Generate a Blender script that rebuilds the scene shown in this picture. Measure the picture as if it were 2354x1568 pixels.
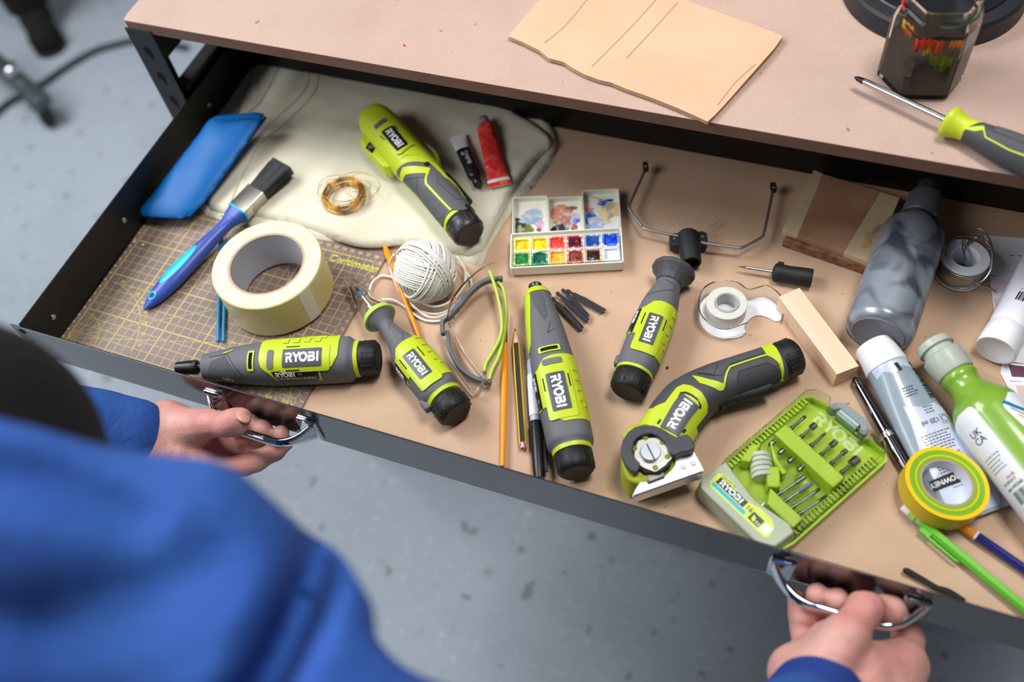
import bpy, bmesh, math, random
import numpy as np
from mathutils import Vector, Matrix
random.seed(7)
for o in list(bpy.data.objects): bpy.data.objects.remove(o)
scene = bpy.context.scene
COL = scene.collection
# ---------------------------------------------------------------- camera
# world: X along the drawer front, Y into the bench, Z up; z = 0 is the board inside the drawer
CAM_F = 2210.049
CAM_C = np.array([0.73073, -0.3334, 0.80355])
CAM_R = np.array([[0.932466, -0.234853, 0.274502], [0.34567, 0.800836, -0.489055], [-0.104975, 0.550914, 0.827934]])
cd = bpy.data.cameras.new('camera'); cam = bpy.data.objects.new('camera', cd); COL.objects.link(cam)
M4 = Matrix([list(CAM_R[i]) + [CAM_C[i]] for i in range(3)] + [[0, 0, 0, 1]])
cam.matrix_world = M4
cd.sensor_fit = 'HORIZONTAL'; cd.sensor_width = 36.0; cd.lens = CAM_F / 2354 * 36.0
cd.clip_start = 0.02; cd.clip_end = 60
cd.dof.use_dof = True; cd.dof.focus_distance = 0.93; cd.dof.aperture_fstop = 2.5
scene.camera = cam
# ---------------------------------------------------------------- light
FLOOR_Z = -0.80
w = bpy.data.worlds.new('world'); scene.world = w; w.use_nodes = True
bg = w.node_tree.nodes['Background']; bg.inputs[0].default_value = (0.62, 0.72, 0.9, 1); bg.inputs[1].default_value = 0.09
def area(name, loc, target, sx, sy, power, col):
    l = bpy.data.lights.new(name, 'AREA'); l.shape = 'RECTANGLE'; l.size = sx; l.size_y = sy; l.energy = power; l.color = col
    o = bpy.data.objects.new(name, l); COL.objects.link(o); o.location = loc
    o.rotation_euler = (Vector(target) - Vector(loc)).to_track_quat('-Z', 'Y').to_euler(); return o
area('ceiling_panel', (0.95, 0.42, 2.0), (0.5, 0.15, 0), 0.7, 0.5, 31, (1.0, 0.97, 0.94))
area('left_window', (-1.45, 0.30, 2.05), (0.0, 0.1, -0.3), 1.3, 1.1, 70, (0.93, 0.97, 1.0))
area('front_fill', (-1.1, -1.25, 1.9), (0.3, 0.1, 0.0), 1.3, 1.0, 32, (0.98, 0.99, 1.0))  # added soft fill to brighten the drawer front; no known window there
scene.view_settings.view_transform = 'Standard'; scene.view_settings.look = 'None'
scene.view_settings.gamma = 1.0; scene.view_settings.exposure = 0.0
scene.view_settings.use_curve_mapping = False

# ---------------------------------------------------------------- helpers
def W(px, py, z=0.0):
    "the point of the level plane z seen at photo position (px, py)"
    d = CAM_R @ np.array([(px - 1177) / CAM_F, -(py - 784) / CAM_F, -1.0])
    return CAM_C + d * (z - CAM_C[2]) / d[2]
def lin(c):
    return tuple((v / 12.92 if v <= 0.04045 else ((v + 0.055) / 1.055) ** 2.4) for v in c)
MATS = {}
def mat(name, col, rough=0.5, metal=0.0, var=None, vscale=20, bump=0.0, bscale=200, trans=0.0, ior=1.45, coat=0.0, alpha=1.0, spec=0.5, sss=0.0, vlo=0.4, vhi=0.6):
    "col / var in sRGB; var mixes in by noise; bump by a finer noise, in object space"
    if name in MATS: return MATS[name]
    m = bpy.data.materials.new(name); m.use_nodes = True; nt = m.node_tree; b = nt.nodes['Principled BSDF']
    b.inputs['Base Color'].default_value = lin(col) + (1,); b.inputs['Roughness'].default_value = rough
    b.inputs['Metallic'].default_value = metal; b.inputs['Transmission Weight'].default_value = trans
    b.inputs['IOR'].default_value = ior; b.inputs['Coat Weight'].default_value = coat; b.inputs['Coat Roughness'].default_value = 0.08
    b.inputs['Alpha'].default_value = alpha; b.inputs['Specular IOR Level'].default_value = spec
    if sss: b.inputs['Subsurface Weight'].default_value = sss; b.inputs['Subsurface Radius'].default_value = (0.012, 0.004, 0.002); b.inputs['Subsurface Scale'].default_value = 1.0
    tc = nt.nodes.new('ShaderNodeTexCoord')
    def noise(sc, det=4):
        n = nt.nodes.new('ShaderNodeTexNoise'); n.inputs['Scale'].default_value = sc; n.inputs['Detail'].default_value = det
        nt.links.new(tc.outputs['Object'], n.inputs['Vector']); return n
    if var is not None:
        n = noise(vscale); r = nt.nodes.new('ShaderNodeValToRGB')
        r.color_ramp.elements[0].position = vlo; r.color_ramp.elements[0].color = lin(col) + (1,)
        r.color_ramp.elements[1].position = vhi; r.color_ramp.elements[1].color = lin(var) + (1,)
        nt.links.new(n.outputs['Fac'], r.inputs['Fac']); nt.links.new(r.outputs['Color'], b.inputs['Base Color'])
    if bump:
        n = noise(bscale, 3); bp = nt.nodes.new('ShaderNodeBump'); bp.inputs['Strength'].default_value = 1.0; bp.inputs['Distance'].default_value = bump
        nt.links.new(n.outputs['Fac'], bp.inputs['Height']); nt.links.new(bp.outputs['Normal'], b.inputs['Normal'])
    MATS[name] = m; return m
def speckled(name, base, dark, light, rough=0.75, s1=9, s2=900, spots=None, spot_scale=60, spot_th=0.72, bump=0.00005):
    "board / concrete: broad mottling, fine grain and sparse spots"
    m = mat(name, base, rough); nt = m.node_tree; b = nt.nodes['Principled BSDF']; L = nt.links
    tc = nt.nodes.new('ShaderNodeTexCoord')
    def noise(sc, det=5, w=None):
        n = nt.nodes.new('ShaderNodeTexNoise'); n.inputs['Scale'].default_value = sc; n.inputs['Detail'].default_value = det; L.new(tc.outputs['Object'], n.inputs['Vector']); return n
    def ramp(n, a, bb, lo, hi):
        r = nt.nodes.new('ShaderNodeValToRGB'); r.color_ramp.elements[0].position = lo; r.color_ramp.elements[0].color = a
        r.color_ramp.elements[1].position = hi; r.color_ramp.elements[1].color = bb; L.new(n.outputs['Fac'], r.inputs['Fac']); return r
    def mix(f, a, bb):
        x = nt.nodes.new('ShaderNodeMix'); x.data_type = 'RGBA'; L.new(f, x.inputs[0]); L.new(a, x.inputs[6]); L.new(bb, x.inputs[7]); return x.outputs[2]
    A = ramp(noise(s1), lin(base) + (1,), lin(dark) + (1,), 0.42, 0.68)
    f = ramp(noise(s2, 2), (0, 0, 0, 1), (1, 1, 1, 1), 0.60, 0.78)
    lt = nt.nodes.new('ShaderNodeRGB'); lt.outputs[0].default_value = lin(light) + (1,)
    c = mix(f.outputs[0], A.outputs[0], lt.outputs[0])
    f2 = ramp(noise(s2 * 0.8, 2), (1, 1, 1, 1), (0, 0, 0, 1), 0.22, 0.38)
    dk = nt.nodes.new('ShaderNodeRGB'); dk.outputs[0].default_value = lin(dark) + (1,)
    c = mix(f2.outputs[0], c, dk.outputs[0])
    if spots:
        f3 = ramp(noise(spot_scale, 2), (0, 0, 0, 1), (0.8, 0.8, 0.8, 1), spot_th, spot_th + 0.05)
        sp = nt.nodes.new('ShaderNodeRGB'); sp.outputs[0].default_value = lin(spots) + (1,)
        c = mix(f3.outputs[0], c, sp.outputs[0])
    L.new(c, b.inputs['Base Color'])
    n = noise(s2, 3); bp = nt.nodes.new('ShaderNodeBump'); bp.inputs['Distance'].default_value = bump
    L.new(n.outputs['Fac'], bp.inputs['Height']); L.new(bp.outputs['Normal'], b.inputs['Normal'])
    return m

def thing(name, label, cat, loc=(0, 0, 0), rz=0.0, group=None):
    o = bpy.data.objects.new(name, None); o.empty_display_size = 0.02; COL.objects.link(o)
    o.location = loc; o.rotation_euler = (0, 0, rz); o['label'] = label; o['category'] = cat
    if group: o['group'] = group
    return o
def tag(o, label, cat, group=None, kind=None):
    o['label'] = label; o['category'] = cat
    if group: o['group'] = group
    if kind: o['kind'] = kind
    return o
class Fr:
    "a level local frame: origin and heading; l() takes a photo position at height z into local coordinates"
    def __init__(s, loc, ang): s.loc = np.array(loc, float); s.a = ang; s.c, s.s = math.cos(ang), math.sin(ang)
    def l(s, px, py, z=None):
        z = s.loc[2] if z is None else z
        d = W(px, py, z) - s.loc; return np.array([d[0] * s.c + d[1] * s.s, -d[0] * s.s + d[1] * s.c, d[2]])
    def l2(s, pts, z=None): return [tuple(s.l(p[0], p[1], z)[:2]) for p in pts]
def fr_between(a, b, z, z0=0.0):
    A = W(*a, z); B = W(*b, z); L = float(np.hypot(*(B - A)[:2]))
    f = Fr((A[0], A[1], z0), math.atan2(B[1] - A[1], B[0] - A[0])); f.L = L; return f

class G:
    "a mesh under construction"
    def __init__(s): s.v = []; s.f = []; s.m = []
    def add(s, v, f, m=0):
        k = len(s.v); s.v += [tuple(map(float, p)) for p in v]; s.f += [tuple(i + k for i in q) for q in f]
        s.m += (list(m) if isinstance(m, (list, tuple)) else [m] * len(f)); return s
    def box(s, c, d, m=0, R=None):
        x, y, z = d[0] / 2, d[1] / 2, d[2] / 2
        v = [Vector((a * x, b * y, e * z)) for a in (-1, 1) for b in (-1, 1) for e in (-1, 1)]
        if R is not None: v = [R @ p for p in v]
        v = [p + Vector(c) for p in v]
        return s.add(v, [(0, 1, 3, 2), (4, 6, 7, 5), (0, 4, 5, 1), (2, 3, 7, 6), (0, 2, 6, 4), (1, 5, 7, 3)], m)
    def prism(s, poly, z0, z1, m=0, top=None, fn=None):
        n = len(poly); top = top or poly
        v = [(p[0], p[1], z0) for p in poly] + [(p[0], p[1], z1) for p in top]
        if fn: v = [fn(p) for p in v]
        ar = sum(poly[i][0] * poly[(i + 1) % n][1] - poly[(i + 1) % n][0] * poly[i][1] for i in range(n))
        f = [(i, (i + 1) % n, n + (i + 1) % n, n + i) for i in range(n)] + [tuple(range(n - 1, -1, -1)), tuple(range(n, 2 * n))]
        if ar < 0: f = [q[::-1] for q in f]
        return s.add(v, f, m)
    def rings(s, rings, m=0, closed=False, caps=True, loop=True):
        n = len(rings[0]); k = len(rings); v = [p for r in rings for p in r]; f = []; mm = []
        K = k if closed else k - 1
        for i in range(K):
            for j in range(n if loop else n - 1):
                a = i * n + j; b = i * n + (j + 1) % n; c = ((i + 1) % k) * n + (j + 1) % n; d = ((i + 1) % k) * n + j
                f.append((a, b, c, d)); mm.append(m[i] if isinstance(m, (list, tuple)) else m)
        if caps and not closed:
            f.append(tuple(range(n - 1, -1, -1))); mm.append(m[0] if isinstance(m, (list, tuple)) else m)
            f.append(tuple((k - 1) * n + j for j in range(n))); mm.append(m[-1] if isinstance(m, (list, tuple)) else m)
        return s.add(v, f, mm)
    def tube(s, pts, r, n=10, m=0, closed=False, caps=True):
        pts = [Vector(p) for p in pts]; k = len(pts); up = None; rs = []
        for i, p in enumerate(pts):
            a = pts[(i - 1) % k] if (closed or i > 0) else p; b = pts[(i + 1) % k] if (closed or i < k - 1) else p
            t = (b - a).normalized()
            if up is None: up = t.orthogonal().normalized()
            up = (up - t * up.dot(t))
            up = up.normalized() if up.length > 1e-6 else t.orthogonal().normalized()
            sd = t.cross(up); rr = r[i] if isinstance(r, (list, tuple)) else r
            rs.append([p + (up * math.cos(2 * math.pi * j / n) + sd * math.sin(2 * math.pi * j / n)) * rr for j in range(n)])
        return s.rings(rs, m, closed, caps)
    def lathe(s, prof, o=(0, 0, 0), d=(0, 0, 1), n=32, m=0, closed=False, caps=True):
        "prof: (distance along d, radius)"
        d = Vector(d).normalized(); u = d.orthogonal().normalized(); w_ = d.cross(u); o = Vector(o)
        rs = [[o + d * t + (u * math.cos(2 * math.pi * j / n) + w_ * math.sin(2 * math.pi * j / n)) * max(r, 1e-5) for j in range(n)] for t, r in prof]
        return s.rings(rs, m, closed, caps)
    def build(s, name, mats, parent=None, bevel=0.0, seg=2, ang=35, sub=0, smooth=True, tagd=None, recalc=True):
        me = bpy.data.meshes.new(name); me.from_pydata(s.v, [], s.f)
        if not isinstance(mats, (list, tuple)): mats = [mats]
        for x in mats: me.materials.append(x)
        me.polygons.foreach_set('material_index', s.m)
        if recalc:
            bm = bmesh.new(); bm.from_mesh(me); bmesh.ops.recalc_face_normals(bm, faces=bm.faces); bm.to_mesh(me); bm.free()
        if smooth:
            me.shade_smooth(); me.set_sharp_from_angle(angle=math.radians(ang))
        o = bpy.data.objects.new(name, me); COL.objects.link(o)
        if parent: o.parent = parent
        if bevel:
            md = o.modifiers.new('bevel', 'BEVEL'); md.width = bevel; md.segments = seg; md.limit_method = 'ANGLE'; md.angle_limit = math.radians(ang); md.harden_normals = False
        if sub:
            md = o.modifiers.new('sub', 'SUBSURF'); md.levels = sub; md.render_levels = sub
        return o
def rrect(cx, cy, w_, h, r, n=4):
    out = []
    for sx, sy, a0 in ((1, 1, 0), (-1, 1, 90), (-1, -1, 180), (1, -1, 270)):
        for i in range(n + 1):
            a = math.radians(a0 + 90 * i / n); out.append((cx + sx * (w_ / 2 - r) + r * math.cos(a), cy + sy * (h / 2 - r) + r * math.sin(a)))
    return out
def circ(cx, cy, r, n=24, ry=None): return [(cx + r * math.cos(2 * math.pi * i / n), cy + (ry or r) * math.sin(2 * math.pi * i / n)) for i in range(n)]
def smooth_poly(p, it=2):
    for _ in range(it):
        q = []
        for i in range(len(p)):
            a = np.array(p[i]); b = np.array(p[(i + 1) % len(p)]); q += [tuple(a * .75 + b * .25), tuple(a * .25 + b * .75)]
        p = q
    return p
def catmull(P, n=8, closed=False):
    P = [np.array(p, float) for p in P]; k = len(P); out = []
    g = (lambda i: P[i % k]) if closed else (lambda i: P[min(max(i, 0), k - 1)])
    for i in range(k if closed else k - 1):
        a, b, c, d = g(i - 1), g(i), g(i + 1), g(i + 2)
        for j in range(n):
            t = j / n; out.append(0.5 * (2 * b + (c - a) * t + (2 * a - 5 * b + 4 * c - d) * t * t + (3 * b - a - 3 * c + d) * t ** 3))
    if not closed: out.append(P[-1])
    return out
def stroke(pts, w_):
    "a thick polyline as one polygon"
    pts = [np.array(p, float) for p in pts]; L = []; R_ = []
    for i, p in enumerate(pts):
        t0 = (p - pts[i - 1]) if i > 0 else (pts[1] - p); t1 = (pts[i + 1] - p) if i < len(pts) - 1 else (p - pts[i - 1])
        t0 /= np.linalg.norm(t0); t1 /= np.linalg.norm(t1); n0 = np.array([-t0[1], t0[0]]); n1 = np.array([-t1[1], t1[0]])
        m_ = n0 + n1; m_ /= max(np.linalg.norm(m_), 1e-6); k = 1 / max(m_ @ n0, 0.4)
        L.append(tuple(p + m_ * k * w_ / 2)); R_.append(tuple(p - m_ * k * w_ / 2))
    return [[L[i], L[i + 1], R_[i + 1], R_[i]] for i in range(len(pts) - 1)]
def arc(cx, cy, r, a0, a1, n=8, ry=None): return [(cx + r * math.cos(math.radians(a0 + (a1 - a0) * i / n)), cy + (ry or r) * math.sin(math.radians(a0 + (a1 - a0) * i / n))) for i in range(n + 1)]
def ryobi():
    "the bold five-letter maker's lettering as polygons; cap height 1, starts at x = 0; returns (polygons, width)"
    P = []; w_ = 0.24
    P += stroke([(0.02, 0.88), (0.52, 0.88)] + arc(0.54, 0.67, 0.21, 90, -90, 8) + [(0.30, 0.46)], w_)
    P += [[(0.42, 0.46), (0.70, 0.46), (0.98, 0.0), (0.68, 0.0)], [(0.12, 0.0), (0.36, 0.0), (0.36, 0.60), (0.12, 0.60)]]
    x = 0.98
    P += stroke([(x + .0, 1.0), (x + .38, 0.50)], w_) + stroke([(x + .82, 1.0), (x + .42, 0.50)], w_) + [[(x + .28, 0), (x + .52, 0), (x + .52, .56), (x + .28, .56)]]
    x = 1.74
    P += stroke(arc(x + .50, .5, .40, 0, 360, 28, .40), w_)
    x = 2.82
    P += stroke([(x, 0.88), (x + .55, 0.88)] + arc(x + .57, .71, .17, 90, -90, 6) + [(x + .12, .54)], .22) + stroke([(x + .12, .46), (x + .6, .46)] + arc(x + .62, .29, .17, 90, -90, 6) + [(x + .12, .12)], .22) + [[(x, 0.0), (x + .24, 0.0), (x + .24, .62), (x, .62)]]
    x = 3.86
    P += [[(x, 0), (x + .25, 0), (x + .25, 1), (x, 1)]]
    return P, x + .25
def text_polys(txt, size=1.0, bold=0.0):
    cu = bpy.data.curves.new('t', 'FONT'); cu.body = txt; cu.size = size; cu.offset = bold; cu.resolution_u = 3
    o = bpy.data.objects.new('t', cu); COL.objects.link(o); bpy.context.view_layer.update()
    me = bpy.data.meshes.new_from_object(o.evaluated_get(bpy.context.evaluated_depsgraph_get()))
    P = [[tuple(me.vertices[i].co[:2]) for i in p.vertices] for p in me.polygons]
    bpy.data.objects.remove(o); bpy.data.curves.remove(cu); bpy.data.meshes.remove(me)
    xs = [p[0] for q in P for p in q]; return P, (max(xs) if xs else 0)
def xf(P, s=1.0, a=0.0, t=(0, 0), sx=1.0):
    c, d = math.cos(a), math.sin(a); return [[(t[0] + (p[0] * s * sx * c - p[1] * s * d), t[1] + (p[0] * s * sx * d + p[1] * s * c)) for p in q] for q in P]
def tess(polys, step, mi=None):
    bm = bmesh.new()
    for k, p in enumerate(polys):
        q = []
        for a in p:
            if not q or (abs(a[0] - q[-1][0]) + abs(a[1] - q[-1][1])) > 1e-7: q.append(a)
        if len(q) > 2 and (abs(q[0][0] - q[-1][0]) + abs(q[0][1] - q[-1][1])) < 1e-7: q.pop()
        if len(q) < 3: continue
        ar = sum(q[i][0] * q[(i + 1) % len(q)][1] - q[(i + 1) % len(q)][0] * q[i][1] for i in range(len(q)))
        if ar < 0: q = q[::-1]
        try: fc = bm.faces.new([bm.verts.new((a[0], a[1], 0)) for a in q]); fc.material_index = (mi[k] if mi else 0)
        except ValueError: pass
    bmesh.ops.remove_doubles(bm, verts=bm.verts, dist=1e-6)
    big = [f for f in bm.faces if len(f.verts) > 4]
    if big: bmesh.ops.triangulate(bm, faces=big)
    if step:
        xs = [v.co.x for v in bm.verts]; ys = [v.co.y for v in bm.verts]
        for ax, lo, hi in ((0, min(xs), max(xs)), (1, min(ys), max(ys))):
            st = step if not isinstance(step, tuple) else step[ax]
            x = (math.floor(lo / st) + 1) * st
            while x < hi:
                co = (x, 0, 0) if ax == 0 else (0, x, 0); no = (1, 0, 0) if ax == 0 else (0, 1, 0)
                bmesh.ops.bisect_plane(bm, geom=bm.verts[:] + bm.edges[:] + bm.faces[:], plane_co=co, plane_no=no, dist=1e-6); x += st
    return bm
class Loft:
    "a tool body: rows (x, y, zc, hw, hz, n) along a level path; superellipse sections"
    def __init__(s, rows, sub=6, smooth=True):
        rows = [np.array(r, float) for r in rows]
        if smooth: s.R = np.array(catmull(rows, sub))
        else:
            out = []
            for a, b in zip(rows[:-1], rows[1:]): out += [a + (b - a) * j / sub for j in range(sub)]
            s.R = np.array(out + [rows[-1]])
        d = np.diff(s.R[:, :2], axis=0); s.s = np.concatenate([[0], np.cumsum(np.hypot(d[:, 0], d[:, 1]))]); s.L = s.s[-1]
        s.u = np.maximum.accumulate(s.s + np.arange(len(s.s)) * 1e-9)
    def row(s, t): return np.array([np.interp(t, s.u, s.R[:, i]) for i in range(6)])
    def P(s, t, th, h=0.0):
        r = s.row(t); a = s.row(t - 1e-3); b = s.row(t + 1e-3); tx, ty = b[0] - a[0], b[1] - a[1]; q = math.hypot(tx, ty) or 1; tx /= q; ty /= q
        S, Cc = math.sin(th), math.cos(th); n = r[5]; rr = (abs(S / r[3]) ** n + abs(Cc / r[4]) ** n) ** (-1 / n)
        gy = abs(S * rr / r[3]) ** (n - 1) * (1 if S > 0 else -1) / r[3]; gz = abs(Cc * rr / r[4]) ** (n - 1) * (1 if Cc > 0 else -1) / r[4]
        g = math.hypot(gy, gz) or 1; off = S * rr + h * gy / g
        return (r[0] - ty * off, r[1] + tx * off, r[2] + Cc * rr + h * gz / g)
    def solid(s, g, t0, t1, m=0, k=None, n=40, h=0.0, caps=True):
        k = k or max(3, int((t1 - t0) / 0.0022)); g.rings([[s.P(t0 + (t1 - t0) * i / k, 2 * math.pi * j / n, h) for j in range(n)] for i in range(k + 1)], m, caps=caps)
    def wrap(s, g, polys, h, rref, m=0, step=0.0022, th0=0.0, skirt=0.0006, ramp=None):
        "lay polygons given as (distance along, arc distance across) on the surface, raised by h"
        bm = tess(polys, step); be = [(e.verts[0].index, e.verts[1].index) for e in bm.edges if e.is_boundary] if (bm.verts.index_update() is None) else []
        def f(x, y, hh):
            if rref != 'y': return s.P(x, th0 + y / rref, hh)
            r = s.row(x); q = min(max(y / r[3], -.995), .995); return s.P(x, math.atan2(q * r[3], r[4] * (1 - abs(q) ** r[5]) ** (1 / r[5])), hh)
        v = [f(q.co.x, q.co.y, h) for q in bm.verts]; fc = [tuple(a.index for a in q.verts) for q in bm.faces]
        if skirt:
            k = len(v); used = sorted({i for e in be for i in e}); idx = {i: k + j for j, i in enumerate(used)}; bm.verts.ensure_lookup_table()
            v += [f(bm.verts[i].co.x, bm.verts[i].co.y, h - skirt) for i in used]; fc += [(a, b, idx[b], idx[a]) for a, b in be]
        bm.free(); g.add(v, fc, m)
def flat(g, polys, z, m=0, fn=None, thick=0.0, step=None):
    bm = tess(polys, step); bm.verts.index_update(); be = [(e.verts[0].index, e.verts[1].index) for e in bm.edges if e.is_boundary]
    F = fn or (lambda x, y, zz: (x, y, zz)); v = [F(q.co.x, q.co.y, z) for q in bm.verts]; fc = [tuple(a.index for a in q.verts) for q in bm.faces]
    if thick:
        k = len(v); v += [F(q.co.x, q.co.y, z - thick) for q in bm.verts]; fc += [tuple(i + k for i in q[::-1]) for q in fc]; fc += [(b, a, a + k, b + k) for a, b in be]
    bm.free(); g.add(v, fc, m)
def pdist(x, y, poly):
    "distance inside a polygon to its outline"
    P = np.array(poly); Q = np.roll(P, -1, 0); d = Q - P; t = np.clip(((x - P[:, 0]) * d[:, 0] + (y - P[:, 1]) * d[:, 1]) / np.maximum((d ** 2).sum(1), 1e-12), 0, 1)
    return float(np.sqrt(((P[:, 0] + t * d[:, 0] - x) ** 2 + (P[:, 1] + t * d[:, 1] - y) ** 2).min()))
def pillow(g, poly, H, edge, z0=0.0, step=0.004, fn=None, m=0, bottom=True, p=0.5):
    "a soft sheet or bag: polygon, height H reached over the distance 'edge', fn(x, y) adds height"
    bm = tess([poly], step); bm.verts.index_update(); B = {v.index for e in bm.edges if e.is_boundary for v in e.verts}
    top = []; bot = []
    for v in bm.verts:
        d = 0 if v.index in B else pdist(v.co.x, v.co.y, poly); u = min(d / edge, 1); k = (1 - (1 - u) ** 2) ** p; e = fn(v.co.x, v.co.y) if fn else 0
        top.append((v.co.x, v.co.y, z0 + (H + e) * k + (H * 0.5 if bottom == 'mid' else 0) * (1 - k))); bot.append((v.co.x, v.co.y, z0 if bottom != 'mid' else z0 + H * 0.5 * (1 - k)))
    fc = [tuple(a.index for a in q.verts) for q in bm.faces]; k = len(top); be = [(e.verts[0].index, e.verts[1].index) for e in bm.edges if e.is_boundary]
    bm.free(); g.add(top + bot, fc + [tuple(i + k for i in q[::-1]) for q in fc] + [(b, a, a + k, b + k) for a, b in be], m)
def nz(x, y, s=1.0, seed=0.0):
    from mathutils import noise
    return noise.noise(Vector((x * s + seed, y * s - seed, seed * 1.7)))
def sdf_mesh(prims, h, k=0.006, pad=0.012, disp=None):
    "smooth union of round cones / ellipsoids as a mesh (surface nets)"
    lo = np.min([np.minimum(np.array(q[1]) - q[2], np.array(q[3]) - q[4]) if q[0] == 'c' else np.array(q[1]) - max(q[2]) for q in prims], 0) - pad
    hi = np.max([np.maximum(np.array(q[1]) + q[2], np.array(q[3]) + q[4]) if q[0] == 'c' else np.array(q[1]) + max(q[2]) for q in prims], 0) + pad
    N = np.ceil((hi - lo) / h).astype(int) + 1; F = np.full(N, 1e3, np.float32)
    for q in prims:
        kk = q[-1] if (q[0] == 'c' and len(q) > 5) or (q[0] == 'e' and len(q) > 4) else k
        if q[0] == 'c': a, ra, b, rb = map(lambda z: np.array(z, float), q[1:5]); l = np.minimum(a - ra, b - rb); u = np.maximum(a + ra, b + rb)
        else: a = np.array(q[1], float); l = a - max(q[2]); u = a + max(q[2])
        M = abs(kk) * 1.5 + 3 * h; i0 = np.maximum(((l - M - lo) / h).astype(int), 0); i1 = np.minimum(((u + M - lo) / h).astype(int) + 2, N)
        ax = [lo[c] + h * np.arange(i0[c], i1[c]) for c in range(3)]; X, Y, Z_ = np.meshgrid(*ax, indexing='ij')
        if q[0] == 'c':
            ba = b - a; L2 = ba @ ba + 1e-12; t = np.clip(((X - a[0]) * ba[0] + (Y - a[1]) * ba[1] + (Z_ - a[2]) * ba[2]) / L2, 0, 1)
            D = np.sqrt((X - a[0] - t * ba[0]) ** 2 + (Y - a[1] - t * ba[1]) ** 2 + (Z_ - a[2] - t * ba[2]) ** 2) - (ra + t * (rb - ra))
        else:
            R_ = q[3] if q[3] is not None else np.eye(3); r = np.array(q[2]); V = np.stack([X - a[0], Y - a[1], Z_ - a[2]], -1) @ R_
            k0 = np.sqrt(((V / r) ** 2).sum(-1)); k1 = np.sqrt(((V / r ** 2) ** 2).sum(-1)) + 1e-9; D = k0 * (k0 - 1) / k1
        S = F[i0[0]:i1[0], i0[1]:i1[1], i0[2]:i1[2]]
        if kk > 0: hh = np.maximum(kk - np.abs(S - D), 0) / kk; F[i0[0]:i1[0], i0[1]:i1[1], i0[2]:i1[2]] = np.minimum(S, D) - hh * hh * kk * 0.25
        else: hh = np.maximum(-kk - np.abs(S + D), 0) / -kk; F[i0[0]:i1[0], i0[1]:i1[1], i0[2]:i1[2]] = np.maximum(S, -D) + hh * hh * -kk * 0.25
    I = F < 0; cs = np.zeros(np.array(N) - 1, np.int8)
    for a in (0, 1):
        for b in (0, 1):
            for c in (0, 1): cs += I[a:N[0] - 1 + a, b:N[1] - 1 + b, c:N[2] - 1 + c]
    act = (cs > 0) & (cs < 8); idx = -np.ones(act.shape, int); ii = np.argwhere(act); idx[act] = np.arange(len(ii))
    acc = np.zeros((len(ii), 3)); cnt = np.zeros(len(ii)); cor = [(a, b, c) for a in (0, 1) for b in (0, 1) for c in (0, 1)]
    for p in cor:
        for d in range(3):
            if p[d]: continue
            q = list(p); q[d] = 1; fa = F[ii[:, 0] + p[0], ii[:, 1] + p[1], ii[:, 2] + p[2]]; fb = F[ii[:, 0] + q[0], ii[:, 1] + q[1], ii[:, 2] + q[2]]
            mk = (fa < 0) != (fb < 0); t = np.where(mk, fa / np.where(mk, fa - fb, 1), 0); pt = np.array(p, float)[None].repeat(len(ii), 0); pt[:, d] = t
            acc[mk] += pt[mk]; cnt[mk] += 1
    V = lo + (ii + acc / cnt[:, None]) * h; faces = []
    for d in range(3):
        e, g_ = (d + 1) % 3, (d + 2) % 3; sl0 = [slice(None)] * 3; sl1 = [slice(None)] * 3; sl0[d] = slice(0, -1); sl1[d] = slice(1, None)
        a, b = I[tuple(sl0)], I[tuple(sl1)]
        for flip, mk in ((0, a & ~b), (1, ~a & b)):
            c = np.argwhere(mk); c = c[(c[:, e] > 0) & (c[:, g_] > 0) & (c[:, e] < N[e] - 1) & (c[:, g_] < N[g_] - 1)]
            def at(de, dg): x = c.copy(); x[:, e] -= de; x[:, g_] -= dg; return idx[x[:, 0], x[:, 1], x[:, 2]]
            Q = np.stack([at(1, 1), at(0, 1), at(0, 0), at(1, 0)], 1)
            faces += [tuple(r) for r in (Q[:, ::-1] if flip else Q).tolist()]
    g = G(); g.v = [tuple(p) for p in V.tolist()]; g.f = faces; g.m = [0] * len(faces); return g
# ================================================================ the room
CONCRETE = speckled('concrete', (0.66, 0.695, 0.735), (0.60, 0.635, 0.675), (0.73, 0.76, 0.80), rough=0.55, s1=2.2, s2=60, spots=(0.47, 0.47, 0.48), spot_scale=26, spot_th=0.66, bump=0.0004)
g = G().box((0.3, 0.8, FLOOR_Z - 0.025), (7.0, 6.0, 0.05)); floor = g.build('floor', CONCRETE, smooth=False); floor['kind'] = 'structure'
WALL = mat('wall_paint', (0.30, 0.31, 0.33), 0.8, bump=0.0005, bscale=30)
wl = G().box((0.3, 3.85, 0.5), (7.0, 0.1, 2.6)).build('wall_back', WALL, smooth=False); wl['kind'] = 'structure'
wl = G().box((3.85, 0.8, 0.5), (0.1, 6.0, 2.6)).build('wall_right', WALL, smooth=False); wl['kind'] = 'structure'
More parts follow.
